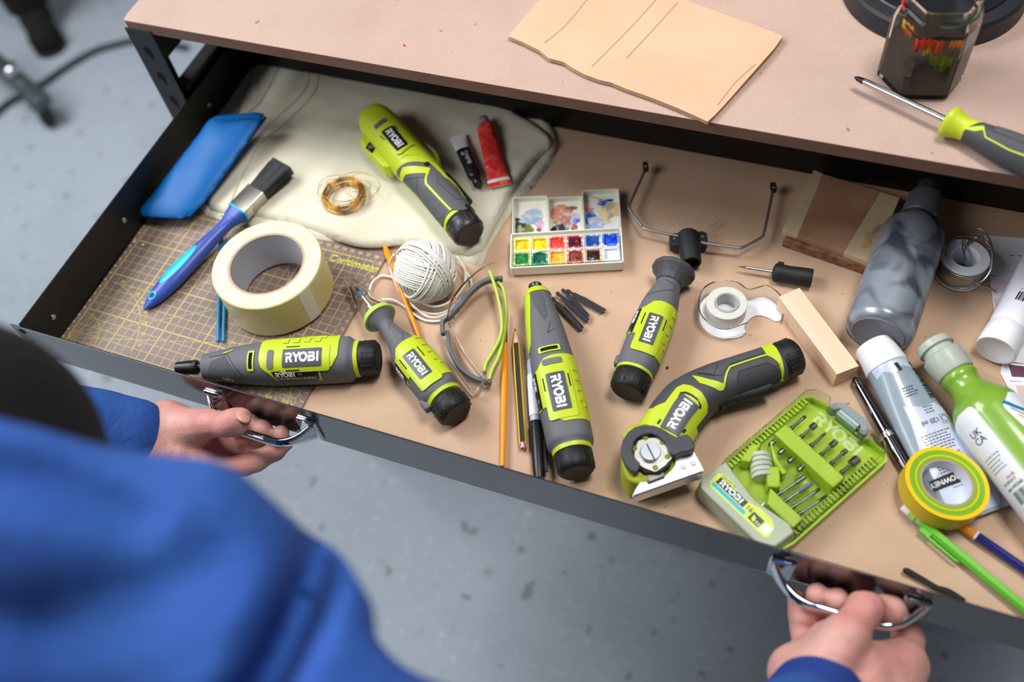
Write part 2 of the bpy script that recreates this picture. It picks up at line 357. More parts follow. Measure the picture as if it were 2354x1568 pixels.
# ================================================================ workbench
MDF = speckled('mdf_top', (0.715, 0.61, 0.56), (0.69, 0.585, 0.54), (0.78, 0.69, 0.64), rough=0.6, s1=14, s2=700, spots=(0.50, 0.38, 0.33), spot_scale=75, spot_th=0.74)
MDFD = speckled('mdf_drawer', (0.755, 0.63, 0.525), (0.73, 0.60, 0.495), (0.79, 0.68, 0.58), rough=0.7, s1=18, s2=800, spots=(0.44, 0.31, 0.24), spot_scale=150, spot_th=0.74)
MDFE = speckled('mdf_edge', (0.44, 0.32, 0.265), (0.40, 0.285, 0.235), (0.50, 0.38, 0.32), rough=0.8, s1=25, s2=500)
STEEL_BLK = mat('black_coated_steel', (0.135, 0.145, 0.16), 0.45, bump=0.00003, bscale=900)
PANEL = mat('gloss_black_steel', (0.085, 0.09, 0.10), 0.13, spec=1.0, ior=1.75)
INNER = mat('black_inner_steel', (0.065, 0.065, 0.062), 0.42, var=(0.09, 0.085, 0.07), vscale=45)
HOLE = mat('dark_void', (0.01, 0.01, 0.012), 0.9)
SCREW = mat('zinc_screw', (0.78, 0.78, 0.76), 0.3, 1.0)
bench = thing('workbench', 'black steel workbench with brown fibreboard worktop above the open drawer', 'workbench', (0.5, 0.318, FLOOR_Z))
def bl(x, y, z): return (x - 0.5, y - 0.318, z - FLOOR_Z)
BX0, BX1, BY0, BY1 = -0.043, 1.14, 0.318, 0.94
g = G()
outl = [(BX0 + .004, BY0), (BX1, BY0), (BX1, BY1), (BX0, BY1), (BX0, BY0 + .012), (BX0 + .001, BY0 + .003)]
g.prism([bl(x, y, 0)[:2] for x, y in outl], bl(0, 0, .154)[2], bl(0, 0, .168)[2], [1] * 6 + [1, 0])
wt = g.build('worktop', [MDF, MDFE], bench, bevel=0.0008, ang=50)
def hole_poly(cx, cz, s=1.0): return [(cx - .0045 * s, cz + .004), (cx - .002, cz + .0075), (cx + .0025 * s, cz + .006), (cx + .0055 * s, cz), (cx + .0045, cz - .006), (cx + .0038, cz - .012), (cx + .001, cz - .0105), (cx - .001, cz - .006), (cx - .004, cz - .003)]
for k, (x, sx, y, sy) in enumerate(((BX0, 1, BY0, 1), (BX1, -1, BY0, 1), (BX0, 1, BY1, -1), (BX1, -1, BY1, -1))):
    g = G(); zt = bl(0, 0, .1585 if k < 2 else .154)[2]; h = zt; yy = y - .0016 * sy
    g.box((bl(x + sx * .0175, yy + sy * .0008, 0)[0], bl(0, yy, 0)[1] + sy * .0008, h / 2), (.035, .0016, h)); g.box((bl(x + sx * .0008, 0, 0)[0], bl(0, y + sy * .018, 0)[1], h / 2 - .003), (.0016, .036, h - .006))
    if sy > 0:
        for cz in np.arange(zt - .030, .1, -.036):
            cx = bl(x + sx * .0165, 0, 0)[0]; P = hole_poly(cx, cz); g.prism([(p[0], p[1]) for p in P], 0, .0002, 1, fn=lambda p: (p[0], bl(0, yy, 0)[1] - .0001 - p[2], p[1]))
    g.build('leg', [STEEL_BLK, HOLE], bench, bevel=.0003, ang=60)
g = G()
for x in (BX0 + .014, BX1 - .014): g.box(bl(x, (BY0 + BY1) / 2, .1305), (.018, BY1 - BY0 - .008, .046))
for y in (BY1 - .012,): g.box(bl((BX0 + BX1) / 2, y, .131), (BX1 - BX0 - .07, .018, .045))
g.build('frame_rail', STEEL_BLK, bench, bevel=.0005)
for x in (BX0 + .0215, BX1 - .0215): G().box(bl(x, .60, .0415), (.018, .54, .051)).build('drawer_runner', INNER, bench, bevel=.0005)
g = G().box(bl(.5485, .935, -.28), (1.16, .003, .80)); g.build('back_light_block', INNER, bench)  # unseen dark sheet added to block light behind the drawer
g = G().box(bl(.5485, .63, -.55), (1.15, .58, .012)); g.build('lower_shelf', MDFE, bench)
# ================================================================ drawer
DX0, DX1, DY0, DY1 = -.0072, 1.104, -.0185, .442
drawer = thing('drawer', 'wide black steel drawer with fibreboard bottom pulled out of the workbench', 'drawer', (.548, .21, -.006))
def dl(x, y, z): return (x - .548, y - .21, z + .006)
G().box(dl((DX0 + DX1) / 2, (DY0 + DY1) / 2 + .002, -.003), (DX1 - DX0 - .001, DY1 - DY0 - .005, .002)).build('bottom_board', MDFD, drawer, smooth=False)
g = G(); g.box(dl((DX0 + DX1) / 2 , DY0 - .0001, .0289), (DX1 - DX0 + .0195, .0001, .0574)); g.box(dl((DX0 + DX1) / 2 , DY0 + .0005, .0290), (DX1 - DX0 + .0193, .0010, .0576), 1); g.box(dl((DX0 + DX1) / 2, DY0 + .0165, -.0046), (DX1 - DX0 - .004, .030, .001))
g.build('front_panel', [PANEL, mat('panel_edge_black', (0.09, 0.095, 0.10), .85)], drawer, smooth=False)
for x, nm in ((DX0 - .0006, 'side_panel'), (DX1 + .0006, 'side_panel')):
    g = G(); g.box(dl(x, (DY0 + DY1) / 2 + .0015, .0258), (.0012, DY1 - DY0 - .002, .0638)); sp = g.build(nm, INNER, drawer, bevel=.0002)
    for y in (.0165, .155, .3465):
        s = 1 if x < .5 else -1; G().lathe([(0, .0034), (.0008, .0034), (.0016, .0026), (.0018, .0012), (.0012, .001)], dl(x + s * .0006, y, .0265), (s, 0, 0), 16).build('screw', SCREW, sp, bevel=0)
G().box(dl((DX0 + DX1) / 2, DY1 + .0006, .0258), (DX1 - DX0, .0012, .0638)).build('back_wall', INNER, drawer, bevel=.0002)
for x in (DX0 + .001, DX1 - .001):
    for z in (.0495, .0100):
        G().lathe([(0, .0040), (.0006, .0040), (.0008, .0034), (.0002, .0028)], dl(x, DY0, z), (0, -1, 0), 20, caps=True).build('rivet', HOLE, drawer)
    G().prism(circ(0, 0, .002, 12), 0, .0002, fn=lambda p: (dl(x, 0, 0)[0] + p[0], dl(0, DY0, 0)[1] - .0001 - p[2], dl(0, 0, .030)[2] + p[1])).build('bolt_hole', HOLE, drawer)
CHROME = mat('chrome', (0.86, 0.87, 0.88), 0.06, 1.0)
for x0, x1 in ((.2075, .3315), (.7535, .8785)):
    g = G(); xm = (x0 + x1) / 2; L = (x1 - x0) / 2; zc = .0225
    pts = []; rr = []
    rings = []
    for i in range(41):
        u = -1 + 2 * i / 40; a = abs(u)
        # plate -> neck -> bow
        e = max(0, (a - .30) / .70); dep = .0245 * (1 - e ** 2.6) + .0015; x = xm + u * (L - .004); zz = zc + .004 * (1 - e)
        hz = .0045 + .0100 * e ** 3.2; hy = .0042 - .0012 * e
        dx = 1; ddep = -.0245 * 2.6 * e ** 1.6 / .70 / L * (1 if u > 0 else -1) if e > 0 else 0; q = math.hypot(1, ddep)
        rings.append([dl(x + math.sin(t) * hy * -(-ddep) / q * 1.0, DY0 - dep + math.sin(t) * hy / q, zz + math.cos(t) * hz) for t in [2 * math.pi * j / 20 for j in range(20)]])
    h = g.rings(rings).build('handle', CHROME, drawer, ang=60)
    for s in (-1, 1):
        cx = xm + s * (L - .0105); gg = G(); P = rrect(0, 0, .0215, .0345, .002, 3); Q = rrect(0, 0, .0185, .0315, .002, 3)
        gg.prism(P, 0, .0016, fn=lambda p: dl(cx + p[0], DY0 - .0002 - p[2], zc + p[1])); gg.prism(P, .0016, .0038, top=Q, fn=lambda p: dl(cx + p[0], DY0 - .0002 - p[2], zc + p[1]))
        gg.build('mounting_plate', CHROME, h, bevel=.0003, ang=20)
# ================================================================ cutting mat
MATB = mat('cutting_mat_brown', (0.525, 0.445, 0.44), 0.55, var=(0.47, 0.395, 0.40), vscale=9)
MATL = mat('cutting_mat_lines', (0.84, 0.80, 0.36), 0.6)
cm = Fr((0, 0, 0), -0.016)
g = G(); g.prism(rrect(.1415, .1010, .297, .228, .006, 4), -.0019, 0, 0)
PL = []
def ml(a, b, w_=.0004): PL.extend(stroke([a, b], w_))
for i in range(0, 29): ml((i / 100, 0), (i / 100, .20), .0009 if i % 5 == 0 else .00045)
for j in range(0, 21): ml((-.004 if j else 0, j / 100), (.284, j / 100), .0009 if j % 5 == 0 else .00045)
for i in range(0, 57): ml((i / 200, .20), (i / 200, .2035), .0004); ml((i / 200, 0), (i / 200, -.002), .0004)
for j in range(0, 41): ml((0, j / 200), (-.003, j / 200), .0004); ml((.28, j / 200), (.283, j / 200), .0004)
for a in (15, 30, 45, 60, 75): ml((0, 0.01), (min(.2799, .19 / math.tan(math.radians(a))), min(.2, .01 + .28 * math.tan(math.radians(a)))), .0004)
for a in (45, 60): ml((.28, .01), (.28 - .19 / math.tan(math.radians(a)), .20), .0004)
for r in (.035, .08): PL.extend(stroke(arc(0, .01, r, 0, 90, 20), .0005))
for cx, r in ((.265, .008), (.265, .0028), (.245, .0065), (.245, .0018), (.225, .0055), (.225, .0016)): PL.extend(stroke(arc(cx, .018, r, 0, 360, 22), .0004))
for k, t in enumerate(('12', '13', '14', '15')): PL += xf(text_polys(t, .0052, .0001)[0], t=(.2095 + .02 * k, .0112))
for k, t in enumerate(('3', '4', '5', '6')): PL += xf(text_polys(t, .005, .0001)[0], t=(.2285 + .02 * (k - 1) + .018, .0125 if k < 3 else .0125)) if k < 3 else []
for k in range(1, 29): PL += xf(text_polys(str(k), .0052, .0001)[0], t=(k / 100 - .003, .2055))
for k in range(1, 21):
    PL += xf(text_polys(str(k), .0046, .0001)[0], a=math.pi / 2, t=(.2885, k / 100 - .0025)); PL += stroke([(-.0066, k / 100), (-.0045, k / 100)], .002)
for a in range(10, 90, 10): PL += xf(text_polys(str(a), .0045, .0001)[0], t=(.083 * math.cos(math.radians(a)), .01 + .083 * math.sin(math.radians(a))))
t, wd = text_polys('Centimeter', .0135, .00035); PL += xf(t, t=(.229, .1875), sx=.95)
PL = [q for q in PL]
flat(g, PL, .00012, 1)
def untilt(o, fr_, z=None): o.location = fr_.loc; o.rotation_euler = (0, 0, fr_.a); return o
mt = untilt(g.build('cutting_mat', [MATB, MATL], None, smooth=False), cm); tag(mt, 'brown cutting mat with yellow centimetre grid at the left end of the drawer', 'cutting mat')
# ================================================================ folded cloth
CANVAS = mat('cream_canvas', (0.84, 0.82, 0.74), 0.9, var=(0.80, 0.775, 0.69), vscale=14, bump=0.00025, bscale=420)
STITCH = mat('seam_thread', (0.66, 0.60, 0.48), 0.9)
cf = Fr((.25, .36, -.002), 0.0)
cl = thing('canvas_cloth', 'folded cream canvas cloth spread across the back left of the drawer', 'cloth', tuple(cf.loc))
def cpoly(px, z): return smooth_poly(cf.l2(px, z), 2)
low = [(352, 395), (400, 380), (470, 300), (600, 60), (1000, 150), (1250, 255), (1289, 318), (1262, 372), (1225, 420), (1180, 470), (1120, 560), (1106, 608), (1060, 600), (960, 560), (760, 555), (620, 520), (500, 505), (440, 470), (380, 430)]
mid = [(452, 470), (545, 240), (600, 60), (990, 150), (1225, 262), (1285, 322), (1255, 365), (1200, 425), (1130, 545), (1102, 598), (1035, 586), (940, 540), (800, 520), (690, 500), (560, 480), (480, 478)]
top = [(452, 462), (548, 250), (612, 60), (985, 150), (1215, 265), (1283, 320), (1240, 350), (1190, 415), (1125, 530), (1098, 585), (1030, 570), (940, 548), (850, 562), (790, 552), (700, 512), (590, 490), (520, 484)]
def wr(x, y): return .0014 * nz(x, y, 9, 1) + .0010 * nz(x, y * 2.2, 24, 5) + .0016 * max(0, 1 - abs(nz(x + y * .8, y - x * .5, 7, 9)) * 9)
g = G(); pillow(g, cpoly(low, .004), .0062, .007, 0.0, .006, wr); g.build('fold_layer', CANVAS, cl, ang=80)
g = G(); pillow(g, cpoly(top, .012), .0082, .009, 0.0062, .004, lambda x, y: wr(x, y)); tl = g.build('fold_layer', CANVAS, cl, ang=80)
TOPZ = .0125
def cseam(px, w_=.0006):
    P = [tuple(cf.l(a, b, TOPZ)) for a, b in px]; return [Vector((p[0], p[1], 0.0146 + wr(p[0], p[1]) + .0004)) for p in catmull(P, 8)]
g = G()
for px in ([(735, 158), (722, 215), (660, 280), (600, 330), (560, 400), (530, 465)], [(712, 165), (700, 210), (640, 268), (575, 330)], [(650, 140), (600, 230), (570, 260)], [(1280, 330), (1225, 395), (1160, 480), (1120, 560)]): g.tube(cseam(px), .00032, 6)
g.build('seam', STITCH, cl)
# ================================================================ things lying in the drawer
CT = -.002 + .0158      # top of the folded cloth
def thing3(name, label, cat, A, B, roll=0.0, group=None):
    "thing whose x axis runs from A to B (world points), z as upright as possible, turned by roll"
    A, B = Vector(A), Vector(B); x = (B - A).normalized(); y = Vector((0, 0, 1)).cross(x).normalized(); z = x.cross(y)
    if roll: q = Matrix.Rotation(roll, 3, x); y = q @ y; z = q @ z
    o = thing(name, label, cat, tuple(A), 0, group); o.rotation_euler = Matrix((x, y, z)).transposed().to_euler(); o['_L'] = (B - A).length
    L = (B - A).length; del o['_L']; return o, L
LIME = mat('lime_plastic', (0.735, 0.80, 0.16), 0.42, bump=0.00002, bscale=1500)
LIMEC = mat('lime_soft', (0.69, 0.80, 0.32), 0.45)
GREYR = mat('grey_rubber', (0.385, 0.39, 0.41), 0.62, bump=0.00006, bscale=2600)
DGREY = mat('charcoal_rubber', (0.27, 0.27, 0.29), 0.60, bump=0.00006, bscale=2400)
BLACKP = mat('black_plastic', (0.075, 0.078, 0.085), 0.36)
BLACKM = mat('black_matte', (0.10, 0.10, 0.11), 0.6)
WHITEP = mat('white_plastic', (0.90, 0.90, 0.92), 0.35)
WHITE_INK = mat('white_ink', (0.93, 0.93, 0.93), 0.5)
BLACK_INK = mat('black_ink', (0.06, 0.06, 0.07), 0.6)
LABELG = mat('label_plate', (0.30, 0.31, 0.34), 0.4)
LABELK = mat('label_black', (0.10, 0.10, 0.115), 0.35)
STEEL = mat('steel', (0.80, 0.80, 0.80), 0.22, 1.0)
STEELD = mat('dark_steel', (0.60, 0.60, 0.60), 0.42, 0.8)
BRUSHED = mat('brushed_plate', (0.74, 0.73, 0.70), 0.38, 0.9)
CLEAR = mat('clear_plastic', (0.97, 0.98, 0.98), 0.05, trans=1.0, ior=1.14)
FROST = mat('frosted_plastic', (0.93, 0.95, 0.90), 0.35, trans=0.75, ior=1.2)

# ---- blue glasses pouch
BLUEF = mat('blue_vinyl', (0.0, 0.35, 0.62), 0.42, bump=0.00008, bscale=120, spec=.25)
BLUED = mat('blue_vinyl_seam', (0.0, 0.20, 0.42), 0.5)
pf = Fr(W(455, 375, .035), 0.0); pf.loc[2] = 0
P0 = [W(312, 497, .016), W(375, 499, .018), W(430, 498, .020), W(470, 452, .028), W(530, 372, .036), W(608, 270, .046), W(604, 257, .048), W(545, 259, .049), W(482, 262, .050), W(455, 300, .046), W(400, 372, .036), W(352, 440, .026)]
pp = [(p[0] - pf.loc[0], p[1] - pf.loc[1]) for p in P0]
co = np.linalg.lstsq(np.array([[p[0], p[1], 1] for p in pp]), np.array([p[2] for p in P0]), rcond=None)[0]
g = G(); pillow(g, smooth_poly(pp, 1), .013, .030, -.006, .004, lambda x, y: .0012 * nz(x, y, 30, 3), bottom='mid')
g.v = [(x, y, z + co[0] * x + co[1] * y + co[2] - .003) for x, y, z in g.v]
po = thing('glasses_pouch', 'bright blue vinyl pouch leaning beside the drawer wall on the cream cloth', 'pouch', tuple(pf.loc))
g.build('pouch_body', BLUEF, po, ang=80)
g = G(); E1 = [W(432, 497, .016), W(472, 452, .022), W(532, 372, .030), W(609, 268, .040)]
E1 = catmull([np.array([p[0] - pf.loc[0] + .0015, p[1] - pf.loc[1] - .0005, p[2]]) for p in E1], 8); g.tube([Vector(p) for p in E1], .0016, 8)
g.build('seam_piping', BLUED, po)
E2 = [W(492, 274, .0545), W(545, 271, .0535), W(592, 269, .0525)]
g = G(); g.tube([Vector((p[0] - pf.loc[0], p[1] - pf.loc[1], p[2] - .0015)) for p in catmull(E2, 6)], .0006, 6); g.build('hem_stitching', BLUED, po)
# scraps of card under the pouch
CARDW = mat('white_card', (0.86, 0.85, 0.82), 0.8)
def sheet(name, label, cat, px, z, th, m_, group=None, parent=None):
    c = np.mean([W(a, b, z) for a, b in px], 0); f = Fr((c[0], c[1], z - th), 0); g = G(); g.prism(f.l2(px, z), 0, th)
    o = g.build(name, m_, parent, smooth=False); o.location = tuple(f.loc)
    if not parent: tag(o, label, cat, group)
    return o, f
sheet('card_scrap', 'white scrap of card half hidden under the blue pouch, beside the upper rivet side', 'card', [(358, 412), (392, 388), (430, 400), (400, 440), (364, 428)], .0075, .0006, CARDW)
sheet('paper_scrap', 'tiny white paper corner poking out by the lower left edge of the blue pouch', 'paper', [(336, 446), (345, 443), (372, 470), (350, 478)], .004, .0004, CARDW)

# ---- paint brush
BRB = mat('brush_blue', (0.20, 0.30, 0.64), 0.35); BRC = mat('brush_cyan', (0.0, 0.72, 0.93), 0.35)
BRIS = mat('black_bristle', (0.12, 0.12, 0.13), 0.6, bump=0.0004, bscale=350)
br, L = thing3('paintbrush', 'blue handled paintbrush with black bristles resting on cloth and cutting mat', 'paintbrush', W(331, 712, .0045), W(650, 382, .026))
lf = Loft([(0, 0, 0, .0012, .0012, 2), (.006, 0, 0, .0045, .0035, 2), (.022, 0, .0005, .0098, .0070, 2), (.05, 0, .001, .0118, .0085, 2), (.09, 0, .001, .0098, .0080, 2), (.118, 0, .0, .0076, .0070, 2), (.132, 0, .0, .0085, .0066, 2.2), (.142, 0, 0, .0115, .0070, 3), (.150, 0, 0, .0128, .0076, 4)], 8)
g = G(); lf.solid(g, .0001, lf.L - .0001, 0, 70, 28)
for x in (.134, .139, .144): g.box((x, 0, .0058), (.0012, .017, .0022))
hd = g.build('handle', BRB, br, ang=60)
g = G(); lf.wrap(g, [circ(.060, .0022, .0285, 28, .0062)], .0003, .0085); g.build('grip_inlay', BRC, hd)
g = G(); lf.wrap(g, [p for p in stroke(arc(.0165, 0, .0042, 0, 360, 20), .0018)], .0004, .0075, 0); lf.wrap(g, [circ(.0165, 0, .0033, 16)], .0002, .0075, 1); g.build('hanging_eyelet', [BRC, mat('navy_hole', (0.03, 0.10, 0.32), .6)], hd)
g = G(); g.prism(rrect(0, 0, .0275, .0165, .003), 0, .0022, fn=lambda p: (.1495 + p[2], p[0], p[1])); g.build('collar', BRC, br, bevel=.0004)
g = G(); P = rrect(0, 0, .0250, .0148, .0015); g.prism(P, 0, .031, fn=lambda p: (.1515 + p[2], p[0], p[1]))
for x in (.0045, .026): g.box((.1515 + x, 0, .0068), (.0009, .0215, .0009)); 
g.box((.1515 + .014, .001, .0069), (.007, .0011, .0005))
fe = g.build('ferrule', mat('nickel', (0.72, 0.70, 0.66), .16, 1.0), br, bevel=.0005)
for y in (-.004, .004): G().lathe([(0, .0013), (.0006, .001)], (.1515 + .0022, y, .0068), (0, 0, 1), 10).build('nail', SCREW, fe)
g = G(); random.seed(3)
g.rings([[( .1800 + x, (sx * hw), sz * hz) for sx, sz in ((1, .8), (.85, 1), (-.85, 1), (-1, .8), (-1, -.8), (-.85, -1), (.85, -1), (1, -.8))] for x, hw, hz in ((0, .0115, .0064), (.025, .0132, .0066), (.046, .0150, .0068))])
for i in range(420):
    y = random.uniform(-1, 1); z = random.uniform(-1, 1); l = L - .182 - random.random() ** 2 * .006 - abs(y) ** 3 * .003
    a = Vector((.181, y * .0112, z * .0062)); b = Vector((.181 + l, y * .0160, z * .0072)); m_ = (a + b) / 2 + Vector((0, random.uniform(-1, 1) * .0004, random.uniform(-1, 1) * .0004)); g.tube([a, m_, b], [.00038, .00036, .0002], 4)
g.build('bristles', BRIS, br, ang=30)

# ---- blue rods under the tape
RODB = mat('rod_blue', (0.02, 0.50, 0.70), 0.35)
for k, (a, b, lb) in enumerate((((507, 545), (501, 786), 'left of two slim blue sticks lying under the masking tape roll'), ((521, 549), (513.5, 787), 'right of two slim blue sticks lying under the masking tape roll'))):
    A, B = W(*a, .002), W(*b, .002); g = G(); Lr = float(np.linalg.norm(B - A)); g.lathe([(0, .0006), (.0006, .0017), (.002, .0020), (Lr - .002, .0020), (Lr - .0006, .0017), (Lr, .0006)], (0, 0, 0), (1, 0, 0), 14)
    o = g.build('plastic_stick', RODB); o.location = tuple(A); o.rotation_euler = (0, 0, math.atan2(B[1] - A[1], B[0] - A[0])); tag(o, lb, 'stick', 'blue plastic sticks')

# ---- masking tape
TAPE = mat('masking_tape', (0.885, 0.865, 0.74), 0.55, var=(0.855, 0.83, 0.69), vscale=60)
TAPES = mat('masking_tape_rim', (0.86, 0.81, 0.60), 0.40, var=(0.84, 0.77, 0.53), vscale=30, bump=.0001, bscale=200, coat=.4)
CORE = mat('card_core', (0.70, 0.70, 0.73), 0.6); COREB = mat('card_core_edge', (0.74, 0.62, 0.53), 0.9)
c = W(612, 605, .053); R1 = float(np.linalg.norm(W(487, 612, .053) - W(737, 598, .053)) / 2); R2 = float(np.linalg.norm(W(527, 608, .053) - W(693, 590, .053)) / 2)
tp = thing('masking_tape_roll', 'large roll of cream masking tape standing flat on the cutting mat', 'tape', (c[0], c[1], .0041))
H = .0485; g = G()
prof = [(0, R2 + .0025), (0, R1 - .001), (.001, R1), (H - .001, R1), (H, R1 - .001), (H, R2 + .0025)]
g.lathe(prof, n=96, m=[0, 1, 1, 1, 0, 0], closed=True); g.build('tape_winding', [TAPE, TAPES], tp)
g = G(); g.lathe([(.0, R2), (.0, R2 + .0024), (H - .0002, R2 + .0024), (H - .0002, R2)], n=96, m=[1, 0, 1, 0], closed=True); g.build('card_core', [CORE, COREB], tp)
g = G(); a0 = math.radians(-28); g.rings([[((R1 + .0002 + .0005 * t) * math.cos(a0 + .25 * t), (R1 + .0002 + .0005 * t) * math.sin(a0 + .25 * t), z) for z in np.linspace(.0008, H - .0008, 12)] for t in np.linspace(0, 1, 10)], loop=False, caps=False); g.build('loose_tape_end', mat('tape_end', (0.90, 0.88, 0.80), .35, coat=.5), tp)
print('tape R', R1, R2)

# ---- gold wire
GOLD = mat('brass_wire', (0.80, 0.60, 0.24), 0.25, 1.0)
c = W(790, 447, CT + .006); g = G(); random.seed(11)
pts = []
for i in range(22 * 26):
    t = i / 26; a = 2 * math.pi * t; r = .0215 + .0022 * math.sin(t * 1.7) + .0016 * math.sin(t * 5.1 + 1); h = .0010 + .0085 * (.5 + .5 * math.sin(t * 2.3)) ; pts.append(Vector((r * math.cos(a) + .001 * math.sin(t * 3), r * 1.0 * math.sin(a) + .001 * math.cos(t * 2.2), h)))
g.tube(pts, .00038, 5)
for k, (ox, oy, r, tx) in enumerate(((.018, .014, .021, .5), (.021, .010, .018, .35), (-.006, .002, .026, .15), (.012, .012, .017, -.3), (-.004, .004, .027, -.1), (.016, .012, .024, .2))):
    g.tube([Vector((ox + r * math.cos(a), oy + r * .72 * math.sin(a), .004 + .004 * k * .4 + abs(tx) * .010 * (1 + math.sin(a + k)))) for a in [2 * math.pi * j / 36 + k for j in range(34)]], .00028, 5)
for k in range(9):
    a = k * .7; g.tube([Vector(((.0175 + .009 * t) * math.cos(a + .12 * t), (.0175 + .009 * t) * math.sin(a + .12 * t), .001 + .0125 * math.sin(math.pi * t))) for t in np.linspace(0, 1, 8)], .0004, 5)
o = g.build('wire_coil', GOLD, ang=80); o.location = (c[0], c[1], CT); tag(o, 'coil of thin brass wire lying on the cream cloth', 'wire')

# ---- paint tubes on the cloth
REDT = mat('red_foil', (0.86, 0.18, 0.17), 0.32, var=(0.90, 0.40, 0.38), vscale=130, bump=0.0012, bscale=90, vlo=.45, vhi=.75)
def small_tube(label, cap_px, end_px, hw, Hc, capm, capr, capl, bodym, endm, end_len, seed):
    o, L = thing3('paint_tube', label, 'paint tube', tuple(W(*cap_px, CT + Hc)), tuple(W(*end_px, CT + .003)), 0, 'small paint tubes on the cloth')
    G().lathe([(0, capr * .85), (.0008, capr), (capl - .001, capr * 1.06), (capl, capr * .9)], (0, 0, 0), (1, 0, 0), 20).build('cap', capm, o, ang=50)
    lf = Loft([(capl, 0, 0, hw * .55, Hc * .8, 2), (capl + .004, 0, 0, hw * .95, Hc * .92, 2), (capl + .02, 0, 0, hw, Hc * .9, 2), (L * .7, 0, 0, hw * 1.05, Hc * .55, 2.3), (L - .008, 0, 0, hw * 1.2, .0012, 4), (L, 0, 0, hw * 1.22, .0007, 6)], 7)
    g = G(); k = lf.L * .0; lf.solid(g, 0.0001, lf.L - end_len, 0, 40, 24)
    if seed: g.v = [(x, y + .0010 * nz(x, z, 90, seed), z + .0016 * nz(x * 1.3, y * .6, 170, seed)) for x, y, z in g.v]
    b = g.build('tube_body', bodym, o, ang=60)
    g = G(); lf.solid(g, lf.L - end_len, lf.L - .0001, 0, 12, 24); g.build('crimped_end', endm, o, ang=60); return o, lf, b
o, lf, b = small_tube('small black paint tube with white crimped end on the cream cloth', (1100, 426), (1050, 312), .0078, .0065, BLACKP, .0052, .012, LABELK, WHITEP, .026, 0)
g = G(); T = xf(text_polys('Paint', .006)[0], a=math.pi / 2, t=(.052, -.006)); lf.wrap(g, stroke(arc(.040, .004, .0022, 0, 300, 12), .0009) + stroke(arc(.041, -.0035, .0022, 0, 360, 12), .0005) + [[(.036 - .003 * k, -.004), (.036 - .003 * k, .001 + .001 * (k % 3)), (.0350 - .003 * k, .001 + .001 * (k % 3)), (.0350 - .003 * k, -.004)] for k in range(6)], .0002, .0078, 0); g.build('print', WHITE_INK, b)
o, lf, b = small_tube('crumpled red paint tube with grey cap on the cream cloth', (1111, 272), (1149, 428), .0105, .0060, mat('grey_cap', (0.55, 0.53, 0.56), .4), .0058, .010, REDT, WHITEP, .011, 4)
g = G(); lf.wrap(g, [[(lf.L - .0062, -.0125), (lf.L - .0003, -.0125), (lf.L - .0003, .0125), (lf.L - .0062, .0125)]], .0003, 'y', 0); lf.wrap(g, [rrect(lf.L - .003, .003, .002, .003, .0003), rrect(lf.L - .003, .0075, .002, .003, .0003)], .0005, 'y', 1); g.build('end_band', [mat('band_red', (0.85, 0.2, 0.12), .5), mat('band_yellow', (0.95, 0.65, 0.1), .5)], b)

# ---- watercolour box
IVORY = mat('ivory_plastic', (0.885, 0.88, 0.82), 0.38)
pz = .0135; A = W(1172, 617, pz); B = W(1434, 603, pz); wf = Fr((A[0], A[1], -.002), math.atan2(B[1] - A[1], B[0] - A[0])); WL = float(np.linalg.norm(B - A))
wb = thing('watercolour_box', 'open ivory watercolour box with paint pans and stained mixing lid', 'paint box', tuple(wf.loc), wf.a)
print('box', WL, wf.l(1162, 530, pz), wf.l(1422, 430, .01), wf.l(1430, 520, pz), wf.l(1200, 446, .01), wf.l(1437, 620, 0))
TD = .0475
g = G(); H = .0155
def tray(g, x0, x1, y0, y1, z0, z1, t, fl, m=0):
    o_ = rrect((x0 + x1) / 2, (y0 + y1) / 2, x1 - x0, y1 - y0, .0025, 3); i_ = rrect((x0 + x1) / 2, (y0 + y1) / 2, x1 - x0 - 2 * t, y1 - y0 - 2 * t, .0015, 3); n = len(o_)
    v = [(p[0], p[1], z0) for p in o_] + [(p[0], p[1], z1) for p in o_] + [(p[0], p[1], z1) for p in i_] + [(p[0], p[1], fl) for p in i_]
    f = [tuple(range(n - 1, -1, -1))] + [(k * n + i, k * n + (i + 1) % n, (k + 1) * n + (i + 1) % n, (k + 1) * n + i) for k in range(3) for i in range(n)] + [tuple(range(3 * n, 4 * n))]; g.add(v, f, m)
tray(g, 0, WL, 0, TD, .003, H, .0016, .0095); tray(g, .004, WL - .004, .002, TD - .001, 0, .0035, .001, .002)
pw = (WL - .006) / 6; ph = .0190
for i in range(1, 6): g.box((.003 + pw * i, .003 + ph, .0125), (.0012, ph * 2, .0055))
g.box((WL / 2, .003 + ph, .0125), (WL - .006, .0012, .0055)); g.box((WL / 2, .003 + 2 * ph, .0125), (WL - .006, .0012, .0055))
base = g.build('pan_tray', IVORY, wb, bevel=.0003)
cols = [[(.10, .42, .20), (.05, .30, .22), (.85, .60, .18), (.42, .16, .14), (.14, .11, .10), (.93, .93, .95)], [(.94, .68, .10), (.93, .70, .08), (.85, .22, .20), (.28, .06, .12), (.10, .22, .50), (.08, .22, .72)]]
rims = [[(.55, .70, .25), (.10, .58, .42), (.90, .70, .42), (.78, .45, .38), (.80, .62, .50), (.80, .84, .93)], [(.88, .86, .30), (.90, .80, .25), (.88, .42, .36), (.80, .30, .45), (.45, .60, .85), (.25, .45, .85)]]
STAIN = {}
